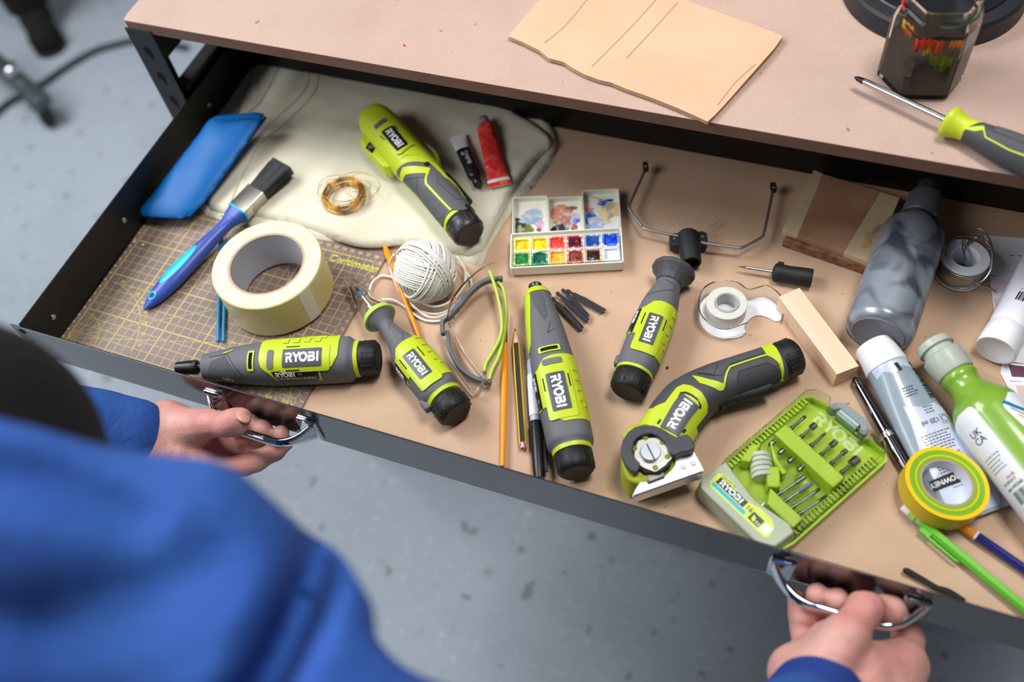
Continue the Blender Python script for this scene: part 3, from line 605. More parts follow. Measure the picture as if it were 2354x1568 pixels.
for r in range(2):
    for i in range(6):
        cx, cy = .003 + pw * (i + .5), .003 + ph * (r + .5); p = G(); a = pw * .46; b = ph * .46
        rm = mat('pan_rim_%d_%d' % (r, i), rims[r][i], .4, var=(0.9, 0.88, 0.82), vscale=260, vlo=.5, vhi=.62); pm = mat('pan_paint_%d_%d' % (r, i), cols[r][i], .28, var=tuple(min(1, v * 1.25 + .05) for v in cols[r][i]), vscale=160, bump=.0006, bscale=150)
        o_ = rrect(cx, cy, 2 * a, 2 * b, .0008, 2); i_ = rrect(cx, cy, 2 * a - .0035, 2 * b - .0035, .0006, 2); n = len(o_)
        z1, z0, zf = .0148, .0098, .0118
        v = [(q[0], q[1], z0) for q in o_] + [(q[0], q[1], z1) for q in o_] + [(q[0], q[1], z1) for q in i_] + [(q[0], q[1], zf) for q in i_]
        p.add(v, [tuple(range(n - 1, -1, -1))] + [(k * n + j, k * n + (j + 1) % n, (k + 1) * n + (j + 1) % n, (k + 1) * n + j) for k in range(3) for j in range(n)] + [tuple(range(3 * n, 4 * n))])
        pan = p.build('paint_pan', rm, wb, bevel=.0002)
        if (r, i) != (0, 5):
            q = G(); K = 9; hw, hh = a - .0021, b - .0021
            q.rings([[(cx - hw + 2 * hw * s / (K - 1), cy - hh + 2 * hh * t / (K - 1), .0122 + .0012 * min(1, 4 * min(s, t, K - 1 - s, K - 1 - t) / K) * (1 + nz(s, t, .6, r * 7 + i))) for s in range(K)] for t in range(K)], loop=False, caps=False); q.build('paint_cake', pm, pan, recalc=True)
# mixing lid
g = G(); Y0, Y1 = TD + .0005, TD + .0600; X0 = .001
tray(g, X0, WL * .335, Y0, Y1 - .004, .001, .0105, .0013, .004); tray(g, WL * .335, WL * .655, Y0, Y1 - .0075, .001, .0105, .0013, .004); tray(g, WL * .655, WL, Y0, Y1, .001, .0105, .0013, .004)
lid = g.build('mixing_lid', IVORY, wb, bevel=.0003)
def blob(cx, cy, r, seed, sx=1, sy=1): return [(cx + 1.22 * r * sx * (1 + .45 * nz(math.cos(a) * 1.3, math.sin(a) * 1.3, 1, seed)) * math.cos(a), cy + 1.22 * r * sy * (1 + .45 * nz(math.cos(a) * 1.3 + 5, math.sin(a) * 1.3, 1, seed)) * math.sin(a)) for a in [2 * math.pi * k / 30 for k in range(30)]]
bl_ = [(.012, .014, .0095, (.42, .45, .22), 1, 1, 1), (.006, .022, .007, (.22, .25, .16), 1, 1, 2), (.024, .034, .009, (.62, .70, .80), 1.1, .7, 3), (.021, .026, .008, (.55, .64, .76), 1.2, .5, 4), (.032, .019, .005, (.78, .62, .74), .8, 1.3, 5), (.031, .012, .0022, (.62, .16, .40), 1, 1, 6),
       (.056, .034, .0095, (.82, .52, .42), 1.1, .9, 7), (.061, .022, .008, (.70, .45, .42), 1.2, .8, 8), (.054, .012, .007, (.22, .18, .22), 1.4, .6, 9), (.048, .009, .004, (.14, .10, .14), 1, 1, 10), (.072, .026, .0055, (.70, .72, .86), .9, 1.2, 11), (.0735, .021, .003, (.30, .42, .80), 1, 1, 12), (.071, .012, .0035, (.58, .36, .28), .8, 1.3, 13), (.068, .040, .004, (.60, .36, .36), 1.2, .6, 14),
       (.087, .024, .0065, (.14, .38, .74), .9, 1.3, 15), (.086, .037, .0045, (.88, .50, .50), 1.2, .7, 16), (.099, .020, .0075, (.70, .70, .76), 1.2, .8, 17), (.092, .011, .006, (.56, .66, .86), 1.3, .7, 18), (.113, .034, .008, (.74, .66, .54), 1.1, 1, 19), (.104, .045, .0038, (.18, .34, .76), 1, 1, 20), (.112, .049, .0032, (.12, .30, .74), 1.1, .9, 21), (.119, .033, .005, (.92, .74, .52), .8, 1.4, 22), (.1045, .029, .0055, (.90, .78, .60), .8, 1.2, 23), (.108, .014, .004, (.88, .76, .58), .6, 1.6, 24), (.115, .010, .006, (.84, .86, .93), 1.2, .8, 25)]
sm = []; g = G()
for k, (x, y, r, c_, sx, sy, sd) in enumerate(bl_):
    x = x * WL / .1235; y = Y0 + y
    m_ = mat('wash_%d' % k, c_, .45, var=(0.86, 0.85, 0.80), vscale=170, vlo=.48, vhi=.80); sm.append(m_)
    lo, hi = (.0035, WL * .335 - .0025) if x < WL * .335 else ((WL * .335 + .0025, WL * .655 - .0025) if x < WL * .655 else (WL * .655 + .0025, WL - .0025))
    P = [(min(max(px, lo), hi), min(max(py, Y0 + .0025), Y1 - .010)) for px, py in blob(x, y, r, sd, sx, sy)]
    g.add([(p[0], p[1], .0041 + k * .00003) for p in P] + [(sum(p[0] for p in P) / len(P), sum(p[1] for p in P) / len(P), .0041 + k * .00003)], [(j, (j + 1) % len(P), len(P)) for j in range(len(P))], k)
g.build('dried_paint', sm, lid, smooth=False)

# ---- string ball
STR = mat('white_cotton_string', (0.91, 0.90, 0.87), 0.9, bump=0.0003, bscale=900)
c = W(975, 618, .034); RB = .0315; g = G(); random.seed(5)
def wind(axis, off, r, n=40, ph=0):
    ax = Vector(axis).normalized(); u = ax.orthogonal().normalized(); v_ = ax.cross(u); rr = math.sqrt(max(r * r - off * off, 1e-8)); return [ax * off + (u * math.cos(2 * math.pi * j / n + ph) + v_ * math.sin(2 * math.pi * j / n + ph)) * rr for j in range(n)]
g.lathe([(-.031 * math.cos(math.pi * i / 16), .031 * math.sin(math.pi * i / 16)) for i in range(17)], n=24)
for k, (ax, lo, hi, r) in enumerate((((.85, -.5, .25), -.024, .024, .0322), ((.1, .75, .65), -.018, .026, .0335), ((-.75, -.35, .65), -.022, .012, .0345), ((.3, .95, -.1), -.006, .008, .0360), ((-.35, .1, .95), -.028, -.014, .0350))):
    o_ = lo
    while o_ <= hi: g.tube(wind(Vector(ax) + Vector((random.uniform(-1, 1) * .05,) * 3), o_, r + random.uniform(-1, 1) * .0005, 44), .00125, 6, closed=True); o_ += .00245
sb = thing('string_ball', 'ball of white cotton string with loose loops at its foot', 'string', (c[0], c[1], RB + .001 - .002))
g.v = [(x * .93, y * .93, z * .93) for x, y, z in g.v]; g.build('wound_string', STR, sb, ang=180)
def on_board(px, z=.0015, org=None): return [Vector((p[0] - org[0], p[1] - org[1], (zz if len(q) > 2 else z) - org[2])) for q in px for zz in [q[2] if len(q) > 2 else 0] for p in [W(q[0], q[1], zz if len(q) > 2 else z)]]
org = (c[0], c[1], RB - .001); g = G()
strands = [[(905, 585, .030), (896, 610, .012), (905, 640, .004), (925, 680, .0015), (960, 712), (1005, 722), (1040, 705, .003), (1065, 665, .004), (1072, 630, .004), (1058, 600, .006), (1040, 590, .010)],
           [(912, 640, .0035), (878, 634), (856, 650), (850, 676), (870, 688), (905, 690, .0035), (935, 708, .0035), (960, 728), (985, 738), (1020, 735), (1050, 712)],
           [(920, 668, .003), (945, 698, .002), (985, 728, .004), (1025, 722, .004), (1058, 690, .006), (1082, 660, .004), (1078, 635, .003), (1060, 608, .004)],
           [(930, 660, .012), (960, 690, .008), (1000, 705, .008), (1040, 690, .009), (1066, 655, .010), (1068, 620, .012), (1050, 590, .016)]]
for s_ in strands: g.tube([Vector(p) for p in catmull(on_board(s_, .0013, org), 8)], .0013, 7)
g.build('loose_loops', STR, sb, ang=180)

# ---- orange handle behind the string, thin orange paint brush
ORNG = mat('orange_lacquer', (0.93, 0.58, 0.08), 0.25)
def rod(name, label, cat, a, b, z, prof, m_, n=16, group=None, parts=()):
    A, B = W(*a, z), W(*b, z); L = float(np.linalg.norm(B - A)); o, L = thing3(name, label, cat, tuple(A), tuple(B), 0, group); return o, L
o, L = rod('paintbrush', 'orange lacquered brush handle behind the white string ball', 'paintbrush', (884, 565), (966, 781), .003, None, None)
G().lathe([(0, .0018), (.01, .0036), (L * .5, .0034), (L - .006, .0020), (L, .0009)], (0, 0, 0), (1, 0, 0), 16).build('handle', ORNG, o)
o, L = rod('paintbrush', 'long thin orange artist brush with a gold ferrule beside the striped pencil', 'paintbrush', (1163, 715), (1155, 1072), .0035, None, None)
G().lathe([(.040, .0024), (.06, .0031), (.10, .0032), (L, .0024)], (0, 0, 0), (1, 0, 0), 16).build('handle', ORNG, o)
G().lathe([(.014, .0015), (.018, .0021), (.040, .0025)], (0, 0, 0), (1, 0, 0), 16).build('ferrule', mat('gold_ferrule', (0.85, 0.66, 0.35), .2, 1.0), o)
G().lathe([(0, .0003), (.006, .0013), (.015, .0015)], (0, 0, 0), (1, 0, 0), 10).build('hair_tip', mat('sable_hair', (0.50, 0.35, 0.25), .8), o)
# ---- striped pencil
YEL = mat('pencil_yellow', (0.94, 0.76, 0.12), 0.3)
o, L = rod('pencil', 'yellow and black striped hexagonal pencil with red dipped end', 'pencil', (1184, 754), (1203, 1032), .0038, None, None)
R_ = .0040; hexr = lambda x, r: [(x, r * math.cos(math.pi / 3 * j + math.pi / 6), r * math.sin(math.pi / 3 * j + math.pi / 6)) for j in range(6)]
g = G(); xs = (.0200, L - .0055)
for j in range(6):
    a = [(x, R_ * math.cos(math.pi / 3 * (j + s) ), R_ * math.sin(math.pi / 3 * (j + s))) for s in (0, 1) for x in xs]; g.add([a[0], a[1], a[3], a[2]], [(0, 1, 2, 3)], j % 2)
g.build('painted_barrel', [YEL, BLACKM], o, smooth=False)
g = G()
for j in range(6):
    t = math.pi / 3 * j; g.tube([(.0200, R_ * math.cos(t) * .99, R_ * math.sin(t) * .99), (L - .0055, R_ * math.cos(t) * .99, R_ * math.sin(t) * .99)], .00028, 5)
g.build('edge_stripe', BLACKM, o)
WOODP = mat('pencil_wood', (0.86, 0.70, 0.52), 0.7)
G().lathe([(.0045, .0011), (.0200, .0038), (.0204, .0036)], (0, 0, 0), (1, 0, 0), 18).build('sharpened_cone', WOODP, o)
G().lathe([(0, .0002), (.0048, .0011)], (0, 0, 0), (1, 0, 0), 10).build('lead', BLACKM, o)
G().lathe([(L - .0056, .0039), (L - .001, .0038), (L, .0030)], (0, 0, 0), (1, 0, 0), 18).build('dipped_end', mat('chewed_red', (0.85, 0.78, 0.74), .5, var=(0.68, 0.12, 0.12), vscale=420), o)
# ---- marker pen
o, L = rod('marker_pen', 'white and grey marker pen with black cap reaching under the drawer front', 'marker', (1222, 828), (1240, 1100), .0060, None, None)
G().lathe([(0, .0035), (.002, .0046), (.018, .0050), (.0182, .0050)], (0, 0, 0), (1, 0, 0), 24).build('end_plug', mat('marker_blue_grey', (0.66, 0.72, 0.78), .35), o)
G().lathe([(.0182, .0054), (.030, .0058), (.064, .0058), (.0641, .0052), (.070, .0052)], (0, 0, 0), (1, 0, 0), 24, m=[0, 0, 0, 1]).build('barrel', [mat('marker_white', (0.86, 0.87, 0.90), .35), mat('marker_grey', (0.70, 0.71, 0.75), .35)], o)
cp = G().lathe([(.070, .0058), (.072, .0063), (L - .01, .0060), (L, .0050)], (0, 0, 0), (1, 0, 0), 24).build('cap', BLACKP, o, ang=50)
G().box((.106, .0068, .001), (.034, .0030, .0026)).build('clip', BLACKP, cp, bevel=.0006)

# ---- carving chisels
CHS = mat('chisel_steel', (0.27, 0.27, 0.29), 0.42, 0.85)
for k, (a, b, wd, lb) in enumerate((((1268, 684), (1337, 757), .0058, 'leftmost of the loose dark carving blades, lying lowest'), ((1279, 672), (1350, 738), .0055, 'second dark carving blade from the left, touching the lowest one'), ((1292, 665), (1352, 728), .0040, 'slim dark gouge blade in the middle of the carving blades'), ((1302, 667), (1386, 715), .0068, 'broad flat carving blade on the right of the blade pile'))):
    o, L = thing3('chisel_blade', lb, 'blade', tuple(W(*a, .004)), tuple(W(*b, .0025)), 0, 'loose carving blades')
    g = G(); P = [(0, -.0016), (.004, -.0022), (.005, -.0014), (.008, -.0014), (.0095, -.0024), (.016, -.0026), (.021, -wd / 2), (L, -wd / 2), (L + (.002 if k == 3 else 0), wd / 2), (.021, wd / 2), (.016, .0026), (.0095, .0024), (.008, .0014), (.005, .0014), (.004, .0022), (0, .0016)]
    g.prism(P, -.0006, .0006)
    if k < 3: g.prism([(.017, -wd / 2), (L - .001, -wd / 2), (L - .001, -wd / 2 + .0008), (.017, -wd / 2 + .0008)], .0006, .0022); g.prism([(.017, wd / 2 - .0008), (L - .001, wd / 2 - .0008), (L - .001, wd / 2), (.017, wd / 2)], .0006, .0022)
    g.build('blade', CHS, o, bevel=.0002)
# ================================================================ power tools
K = .001
SEAM = mat('dark_seam', (0.20, 0.20, 0.22), 0.7)
GRIPT = mat('grip_texture', (0.335, 0.34, 0.36), 0.7, bump=0.0009, bscale=900)
GRIPD = mat('grip_texture_dark', (0.23, 0.23, 0.25), 0.7, bump=0.0009, bscale=800)
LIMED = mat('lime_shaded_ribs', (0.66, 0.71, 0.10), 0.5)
def zq(ox, oy, sc, P): return [(ox + x / sc, oy + y / sc) for x, y in P]
class Traced:
    "turns photo positions into (distance along, arc) positions on a loft lying in frame fr"
    def __init__(s, lf, fr, rref, z0): s.lf, s.fr, s.r, s.z0 = lf, fr, rref, z0
    def pt(s, q):
        lf = s.lf; z = s.z0 + lf.R[:, 2].mean() + lf.R[:, 4].mean(); pt = None
        for _ in range(5):
            l = s.fr.l(q[0], q[1], z); d = np.hypot(lf.R[:, 0] - l[0], lf.R[:, 1] - l[1]); i = int(d.argmin())
            a, b = lf.R[max(i - 1, 0)], lf.R[min(i + 1, len(lf.R) - 1)]; t = b[:2] - a[:2]; t /= np.linalg.norm(t); v = l[:2] - lf.R[i, :2]; u = lf.s[i] + v @ t
            off = -v[0] * t[1] + v[1] * t[0]; r = lf.row(u); n = r[5]
            q_ = min(max(off / r[3], -.999), .999); zz = r[4] * (1 - abs(q_) ** n) ** (1 / n); th = math.atan2(off, zz)
            z = s.z0 + r[2] + zz
        return (float(u), float(th * s.r))
    def poly(s, P): return [s.pt(q) for q in P]
def densify(P, n=4): return [tuple(np.array(P[i]) + (np.array(P[(i + 1) % len(P)]) - np.array(P[i])) * k / n) for i in range(len(P)) for k in range(n)]
def logo_plate(lf, parent, s0, s1, t0, t1, rref, h=.0022, mats=None, rh=.62, name='brand_label'):
    g = G(); W_ = s1 - s0; H_ = t1 - t0; lf.wrap(g, [rrect((s0 + s1) / 2, (t0 + t1) / 2, W_, H_, .0012, 3)], h, rref, 0, skirt=.0012)
    P, w_ = ryobi(); sc = min(H_ * rh, W_ * .86 / w_); P = xf(P, sc, 0, ((s0 + s1) / 2 - w_ * sc / 2, (t0 + t1) / 2 - sc / 2)); lf.wrap(g, P, h + .00012, rref, 1, skirt=0)
    return g.build(name, mats or [LABELG, WHITE_INK], parent, ang=30)
CAPB = mat('cap_black', (0.085, 0.087, 0.093), .55)
def ribbed_cap(parent, x0, zc, r, L, y=0.0, m_=None, d=(1, 0, 0)):
    d = Vector(d); s_ = Vector((-d.y, d.x, 0)); g = G(); o = Vector((x0, y, zc))
    g.lathe([(0, r * .97), (.001, r), (L * .55, r * 1.02), (L - .003, r * .97), (L - .0008, r * .86), (L, r * .80), (L - .0004, r * .74), (L - .0004, .0005)], o, d, 48, caps=True)
    g2 = G()
    for k in range(8):
        a = math.pi / 4 * k + .39; 
        for w_ in (-.16, .16):
            c_ = o + d * (L * .52) + (s_ * math.sin(a + w_) + Vector((0, 0, 1)) * math.cos(a + w_)) * (r * .985); R_ = Matrix((d, s_ * math.cos(a + w_) - Vector((0, 0, 1)) * math.sin(a + w_), s_ * math.sin(a + w_) + Vector((0, 0, 1)) * math.cos(a + w_))).transposed(); g.box(c_, (L * .62, r * .10, r * .09), 0, R_)
        c_ = o + d * (L * .26) + (s_ * math.sin(a) + Vector((0, 0, 1)) * math.cos(a)) * (r * .985); R_ = Matrix((d, s_ * math.cos(a) - Vector((0, 0, 1)) * math.sin(a), s_ * math.sin(a) + Vector((0, 0, 1)) * math.cos(a))).transposed(); g.box(c_, (L * .10, r * .40, r * .09), 0, R_)
    return g.build('battery_cap', m_ or CAPB, parent, bevel=.0003, ang=40)
def straight_tool(name, label, cat, a, b, rz, rows, roll=0.0, z0=-.002):
    zc = z0 + rz; fr_ = fr_between(a, b, zc, z0); o = thing(name, label, cat, tuple(fr_.loc), fr_.a); sc = fr_.L / rows[-1][0] / K
    lf = Loft([(r[0] * K * sc, 0, rz, r[1] * K, r[2] * K, r[3]) for r in rows], 6); return o, fr_, lf, sc * K
def rear_body(o, lf, k, L, roll, info=True, lime0=None, lime1=None, front=True):
    "lime shell with label, info strip and vents; L = end of body in mm, k = m per mm, positions measured from the nose"
    R_ = .020; a = lime0; b = lime1; T = lambda P: [(x * k, (y * K + roll * R_)) for x, y in P]
    g = G(); sh = [(a + 1, 30), (b - 6, 30), (b, 24), (b, 0), (b - 6, -9), (b - 16, -11), (b - 19, -13), (b - 19, -24), (b - 22, -24), (b - 26, -21), (a + 14, -21), (a + 9, -13), (a + 1, -7), (a - 1, 0), (a - 1, 22)]
    lf.wrap(g, [densify(T(sh), 3)], .0009, R_, 0, skirt=.0012); shell = g.build('lime_shell', LIME, o, ang=50)
    m0 = (a + b) / 2 + 4; g = G(); lf.wrap(g, [T(rrect(m0 + 2, 0, 52, 24, 3))], .0016, R_, 0, skirt=.0010); g.build('raised_frame', LIME, shell, ang=50)
    g = G()
    for s_ in (-1, 1): lf.wrap(g, [T([(m0 - 17, s_ * 10.4 - .5), (m0 - 3, s_ * 10.4 - .5), (m0 - 3, s_ * 10.4 + .5), (m0 - 17, s_ * 10.4 + .5)])], .0019, R_, 0, skirt=0)
    g.build('vent_slot', BLACKM, shell)
    if info:
        g = G(); dz = 0 if info == 2 else -5; lf.wrap(g, [T([(a + 12, dz - 11), (b - 19, dz - 11), (b - 21, dz - 15), (b - 21, dz - 21.5), (a + 17, dz - 21.5)])], .0014, R_, 0, skirt=.0006); dz *= K
        P, w_ = ryobi(); lf.wrap(g, xf(P, .0048 if info == 2 else .0036, 0, ((a + 15) * k, roll * R_ - .0166 + dz)), .00152, R_, 1, skirt=0)
        t, w2 = text_polys('4 V', .0026); lf.wrap(g, xf(t, t=((a + 39) * k, roll * R_ - .0150 + dz)), .00152, R_, 1, skirt=0)
        for yy in (-.0182 + dz, -.0198 + dz): 
            random.seed(int(a)); x = a + 16
            while x < b - 24: w_ = random.uniform(1, 4); lf.wrap(g, [[(x * k, roll * R_ + yy), ((x + w_) * k, roll * R_ + yy), ((x + w_) * k, roll * R_ + yy + .0006), (x * k, roll * R_ + yy + .0006)]], .00152, R_, 1, skirt=0); x += w_ + .8
        g.build('info_label', [LABELK, WHITE_INK], shell, ang=30)
    g = G(); lf.wrap(g, [T([(b - 34, 19), (b - 14, 19), (b - 14, 24), (b - 34, 24)])], .0016, R_, 0)
    for q in range(4): lf.wrap(g, [T([(b - 58 + 11 * q, 15), (b - 52 + 11 * q, 15), (b - 52 + 11 * q, 20), (b - 58 + 11 * q, 20)])], .0018, R_, 0)
    g.build('side_rib', LIME, shell, ang=50)
    return shell, m0
# ---- rotary tool with black chuck (far left) and carving tool (centre): the same body
def rotary(label, a, b, roll, carver=False):
    rows = [(0, 8, 8, 2), (25, 8, 8, 2), (31, 12.8, 12.8, 2), (40, 14.3, 14.3, 2.1), (58, 17, 17, 2.3), (75, 19, 19, 2.4), (95, 21, 20.6, 2.5), (112, 21.8, 21.3, 2.6), (178, 21.8, 21.3, 2.6), (187, 19.8, 19.6, 2.4), (193, 17.6, 17.6, 2.1), (214, 17.3, 17.3, 2)]
    if carver: rows = [(0, 6, 6, 2), (8, 8.6, 8.6, 2), (16, 12.5, 11.5, 2.1), (30, 14.5, 13.5, 2.3), (60, 18.5, 17.5, 2.4), (95, 21, 20.6, 2.5), (112, 21.8, 21.3, 2.6), (178, 21.8, 21.3, 2.6), (187, 20, 19.6, 2.4), (193, 17.9, 17.9, 2.1), (214, 17.6, 17.6, 2)]
    o, fr_, lf, k = straight_tool('cordless_carver' if carver else 'rotary_tool', label, 'power tool', a, b, .0213, rows)
    R_ = .020; T = lambda P: [(x * k, (y * K + roll * R_)) for x, y in P]
    g = G(); lf.solid(g, (17 if carver else 31) * k, 192 * k, 0); body = g.build('body', GREYR, o, ang=50)
    shell, m0 = rear_body(o, lf, k, 192, roll, 1 if carver else 2, 102 if carver else 97, 172 if carver else 177)
    logo_plate(lf, o, (m0 - 20) * k, (m0 + 20) * k, roll * R_ - .0078, roll * R_ + .0078, R_)
    g = G(); lf.wrap(g, [T(rrect(m0 - 33, 0, 6.2, 17, 2))], .0018, R_, 0, skirt=.0012); g.build('power_switch', mat('switch_grey', (0.42, 0.42, 0.44), .6, bump=.0003, bscale=900), o, ang=50)
    g = G(); xw = 93 if carver else 87
    lf.wrap(g, [T(rrect(xw, 0, 7, 20, 1.2))], .0010, R_, 0, skirt=.0006); lf.wrap(g, [T(rrect(xw, 0, 3.8, 15.5, .8))], .0012, R_, 1, skirt=0); g.build('gauge_window', [LIME, HOLE], o, ang=50)
    g = G(); lf.wrap(g, [T([(44, 3), (58, 8), (64, -2), (74, -16), (70, -22), (42, -20), (40, -8)] if not carver else [(20, 6), (27, 8), (52, 6), (57, 2), (30, -9), (20, -8)])], .0007, R_, 0, skirt=.0009); g.build('grip_pad', GRIPT, o, ang=50)
    g = G(); P = [(40, 10), (60, 10.5), (67, -1), (80, -20)] if not carver else [(60, 8), (74, 2), (70, 10)]
    lf.wrap(g, stroke(T(P), .0006), .0004, R_, 0, skirt=0); g.build('moulded_seam', SEAM, o)
    if not carver:
        g = G(); lf.wrap(g, [T([(56, 11), (66, 14), (66, 15.5), (56, 12.8)]), T([(54, -19), (60, -23), (60, -25), (54, -21)]), T([(59, -18), (65, -23), (65, -25), (59, -20)])], .0009, R_, 0); g.build('lime_mark', LIME, o)
        g = G(); g.lathe([(0, .0045), (.0010, .0066), (.016, .0076), (.022, .0076), (.0235, .0062)], (0, 0, .0213), (1, 0, 0), 12); g.lathe([(.0235, .0045), (.031, .0045)], (0, 0, .0213), (1, 0, 0), 20); g.build('chuck', BLACKP, o, ang=30)
        g = G(); g.lathe([(.029, .010), (.0305, .0128), (.037, .0135), (.041, .0145), (.042, .0142)], (0, 0, .0213), (1, 0, 0), 40); g.build('nose_collar', DGREY, o, ang=40)
    else:
        g = G(); g.lathe([(.0, .0045), (.0015, .0068), (.010, .0085), (.013, .0086)], (0, 0, .0200), (1, 0, 0), 24); g.build('blade_chuck', BLACKM, o)
        g = G(); g.prism(circ(0, 0, .0036, 6), 0, .0012, fn=lambda p: (.005 + p[0] * .9, p[1], .0262 + p[2] + p[0] * .2)); g.build('hex_insert', mat('pale_steel', (0.72, 0.72, 0.76), .35, .7), o)
        g = G(); lf.solid(g, 11 * k, 18 * k, 0, h=.0012); lf.wrap(g, [T([(17, 8), (24, 11), (58, 15), (80, 12), (84, 15), (86, 30), (17, 30)])], .0008, R_, 0) if False else None
        lf.wrap(g, [T([(17, -26), (17, -11), (24, -11), (50, -13.5), (66, -15), (80, -17), (86, -23), (84, -30)])], .0009, R_, 0); g.build('lime_collar', LIME, o, ang=50)
    g = G(); lf.solid(g, 191 * k, 195 * k, 0, h=.0004); g.build('lime_ring', LIME, o, ang=50)
    ribbed_cap(o, 195 * k, .0213, .0174, 19 * k); return o
rotary('grey and lime rotary tool with black chuck lying across the cutting mat', (405, 847), (872, 822), math.radians(-22))
rotary('grey and lime carving tool beside the marker pen, nose pointing to the bench', (1229, 652), (1327, 1088), math.radians(-3), True)
# ---- soldering pen with clear cap
rows = [(0, 3, 3, 2), (64, 15, 15, 2), (70, 15.8, 15.8, 2), (76, 12, 12, 2), (84, 8.2, 8.2, 2), (100, 10.5, 10.5, 2.2), (116, 15, 14.5, 2.3), (130, 19.5, 18.5, 2.5), (180, 20, 19, 2.6), (188, 18, 18, 2.3), (193, 17.4, 17.4, 2), (214, 17, 17, 2)]
o, fr_, lf, k = straight_tool('soldering_pen', 'lime and grey soldering pen wearing a clear conical tip cap', 'power tool', (797, 636), (1052, 953), .0195, rows)
r0 = math.radians(-10); R_ = .020
g = G(); lf.solid(g, 70 * k, 192 * k); g.build('body', GREYR, o, ang=50)
shell, m0 = rear_body(o, lf, k, 192, r0, True, 124, 180)
logo_plate(lf, o, (m0 - 17) * k, (m0 + 17) * k, r0 * R_ - .0068, r0 * R_ + .0068, R_)
g = G(); lf.wrap(g, stroke([(96 * k, -.004), (84 * k + .004, .006), (112 * k, .009), (119 * k, .002)], .0006), .0003, R_, 0, skirt=0); g.build('moulded_seam', SEAM, o)
g = G(); lf.solid(g, 64.5 * k, 71 * k, h=.0016); g.build('lime_ring', LIMEC, o, ang=50)
g = G(); g.lathe([(0, .0005), (.0006, .0035), (.004, .0050), (.050 , .0128), (66 * k, .0165), (70 * k, .0170), (70 * k, .0158), (66 * k, .0152), (.050, .0116), (.005, .0040), (.002, .0005)], (0, 0, .0195), (1, 0, 0), 28); g.build('clear_cap', CLEAR, o, ang=40)
g = G(); g.lathe([(.016, .0003), (.021, .0010), (.0215, .0016), (.026, .0016)], (0, 0, .0195), (1, 0, 0), 12, m=0); nb = g.build('soldering_tip', BLACKM, o)
G().lathe([(.026, .0018), (.034, .0020)], (0, 0, .0195), (1, 0, 0), 14).build('blue_band', mat('tip_blue', (0.15, 0.45, 0.75), .4), nb)
G().lathe([(.034, .0018), (.036, .0018), (.040, .0022), (.050, .0022), (.052, .0065), (.060, .0072), (66 * k, .0080)], (0, 0, .0195), (1, 0, 0), 18).build('tip_sleeve', mat('sleeve_silver', (0.80, 0.76, 0.66), .3, .8), nb)
g = G(); g.box((188 * k, -.0185, .0215), (.012, .008, .010)); g.build('switch_lug', GREYR, o, bevel=.0015)
g = G(); lf.solid(g, 191 * k, 195 * k, 0, h=.0006); g.build('lime_ring', LIME, o, ang=50)
ribbed_cap(o, 195 * k, .0195, .0176, 19 * k)
# ---- foam cutter handle
rows = [(0, 8, 8, 2), (10, 12, 12, 2), (30, 12.6, 12.6, 2.1), (40, 14.6, 14.6, 2.2), (56, 17.5, 17.5, 2.4), (70, 19, 19, 2.5), (120, 19.5, 19.3, 2.6), (138, 18.6, 18.8, 2.4), (144, 17.4, 17.4, 2.1), (166, 17, 17, 2)]
o, fr_, lf, k = straight_tool('foam_cutter', 'lime and grey foam cutter handle with a round grey finger guard', 'power tool', (1556, 606), (1441, 903), .0195, rows)
r0 = math.radians(9)
g = G(); lf.solid(g, 14 * k, 143 * k); g.build('body', GREYR, o, ang=50)
g = G(); g.lathe([(9 * k, .0045), (9 * k, .0210), (10.5 * k, .0225), (14 * k, .0225), (17.5 * k, .0190), (23 * k, .0150), (29 * k, .0135)], (0, 0, .0205), (1, 0, 0), 14); g.build('finger_guard', DGREY, o, bevel=.0006, ang=20)
shell, m0 = rear_body(o, lf, k, 143, r0, True, 66, 128)
logo_plate(lf, o, (m0 - 18) * k, (m0 + 18) * k, r0 * R_ - .0068, r0 * R_ + .0068, R_)
g = G(); lf.wrap(g, stroke([(33 * k, -.004), (37 * k, .012), (45 * k, .012), (48 * k, .004), (60 * k, -.019)][::1], .0006), .0003, R_, 0, skirt=0); g.build('moulded_seam', SEAM, o)
g = G(); g.box((136 * k, -.0185, .0215), (.010, .006, .009)); g.build('switch_lug', GREYR, o, bevel=.0015)
g = G(); lf.solid(g, 142.5 * k, 145.5 * k, 0, h=.0007); g.build('lime_ring', LIME, o, ang=50)
ribbed_cap(o, 145.5 * k, .0195, .0176, 20.5 * k)
# ---- wire bow in front of the foam cutter
bo = fr_between((1582, 548), (1590, 605), .012, -.002); ho = thing('wire_bow', 'bent steel wire bow on a black clamp beyond the foam cutter', 'cutter bow', tuple(bo.loc), bo.a)
g = G(); g.lathe([(-.008, .009), (-.005, .0118), (.004, .0118), (.028, .0105), (.032, .0102), (.032, .0085), (.024, .008)], (0, 0, .0125), (1, 0, 0), 28); g.build('clamp_barrel', BLACKM, ho, bevel=.0003)
for s_ in (-1, 1):
    g = G(); g.prism([(-.006, s_ * .006), (-.007, s_ * .015), (-.004, s_ * .0195), (.007, s_ * .0195), (.010, s_ * .015), (.010, s_ * .006)], .003, .0165); e = g.build('clamp_ear', BLACKM, ho, bevel=.0012)
    G().lathe([(0, .0016), (.0004, .0014)], (.001, s_ * .0145, .0166), (0, 0, 1), 10).build('screw', STEELD, e)
def bw(px, z): return [Vector(bo.l(a, b, zz) - np.array([0, 0, bo.loc[2]])) for (a, b), zz in zip(px, z)]
g = G(); g.tube(catmull(bw([(1560, 545), (1545, 543), (1486, 530), (1474, 521), (1449, 488), (1446, 478), (1450, 466), (1482, 396)], [.012, .012, .011, .010, .008, .008, .008, .008]), 6), .0015, 10); g.build('bow_arm', STEELD, ho)
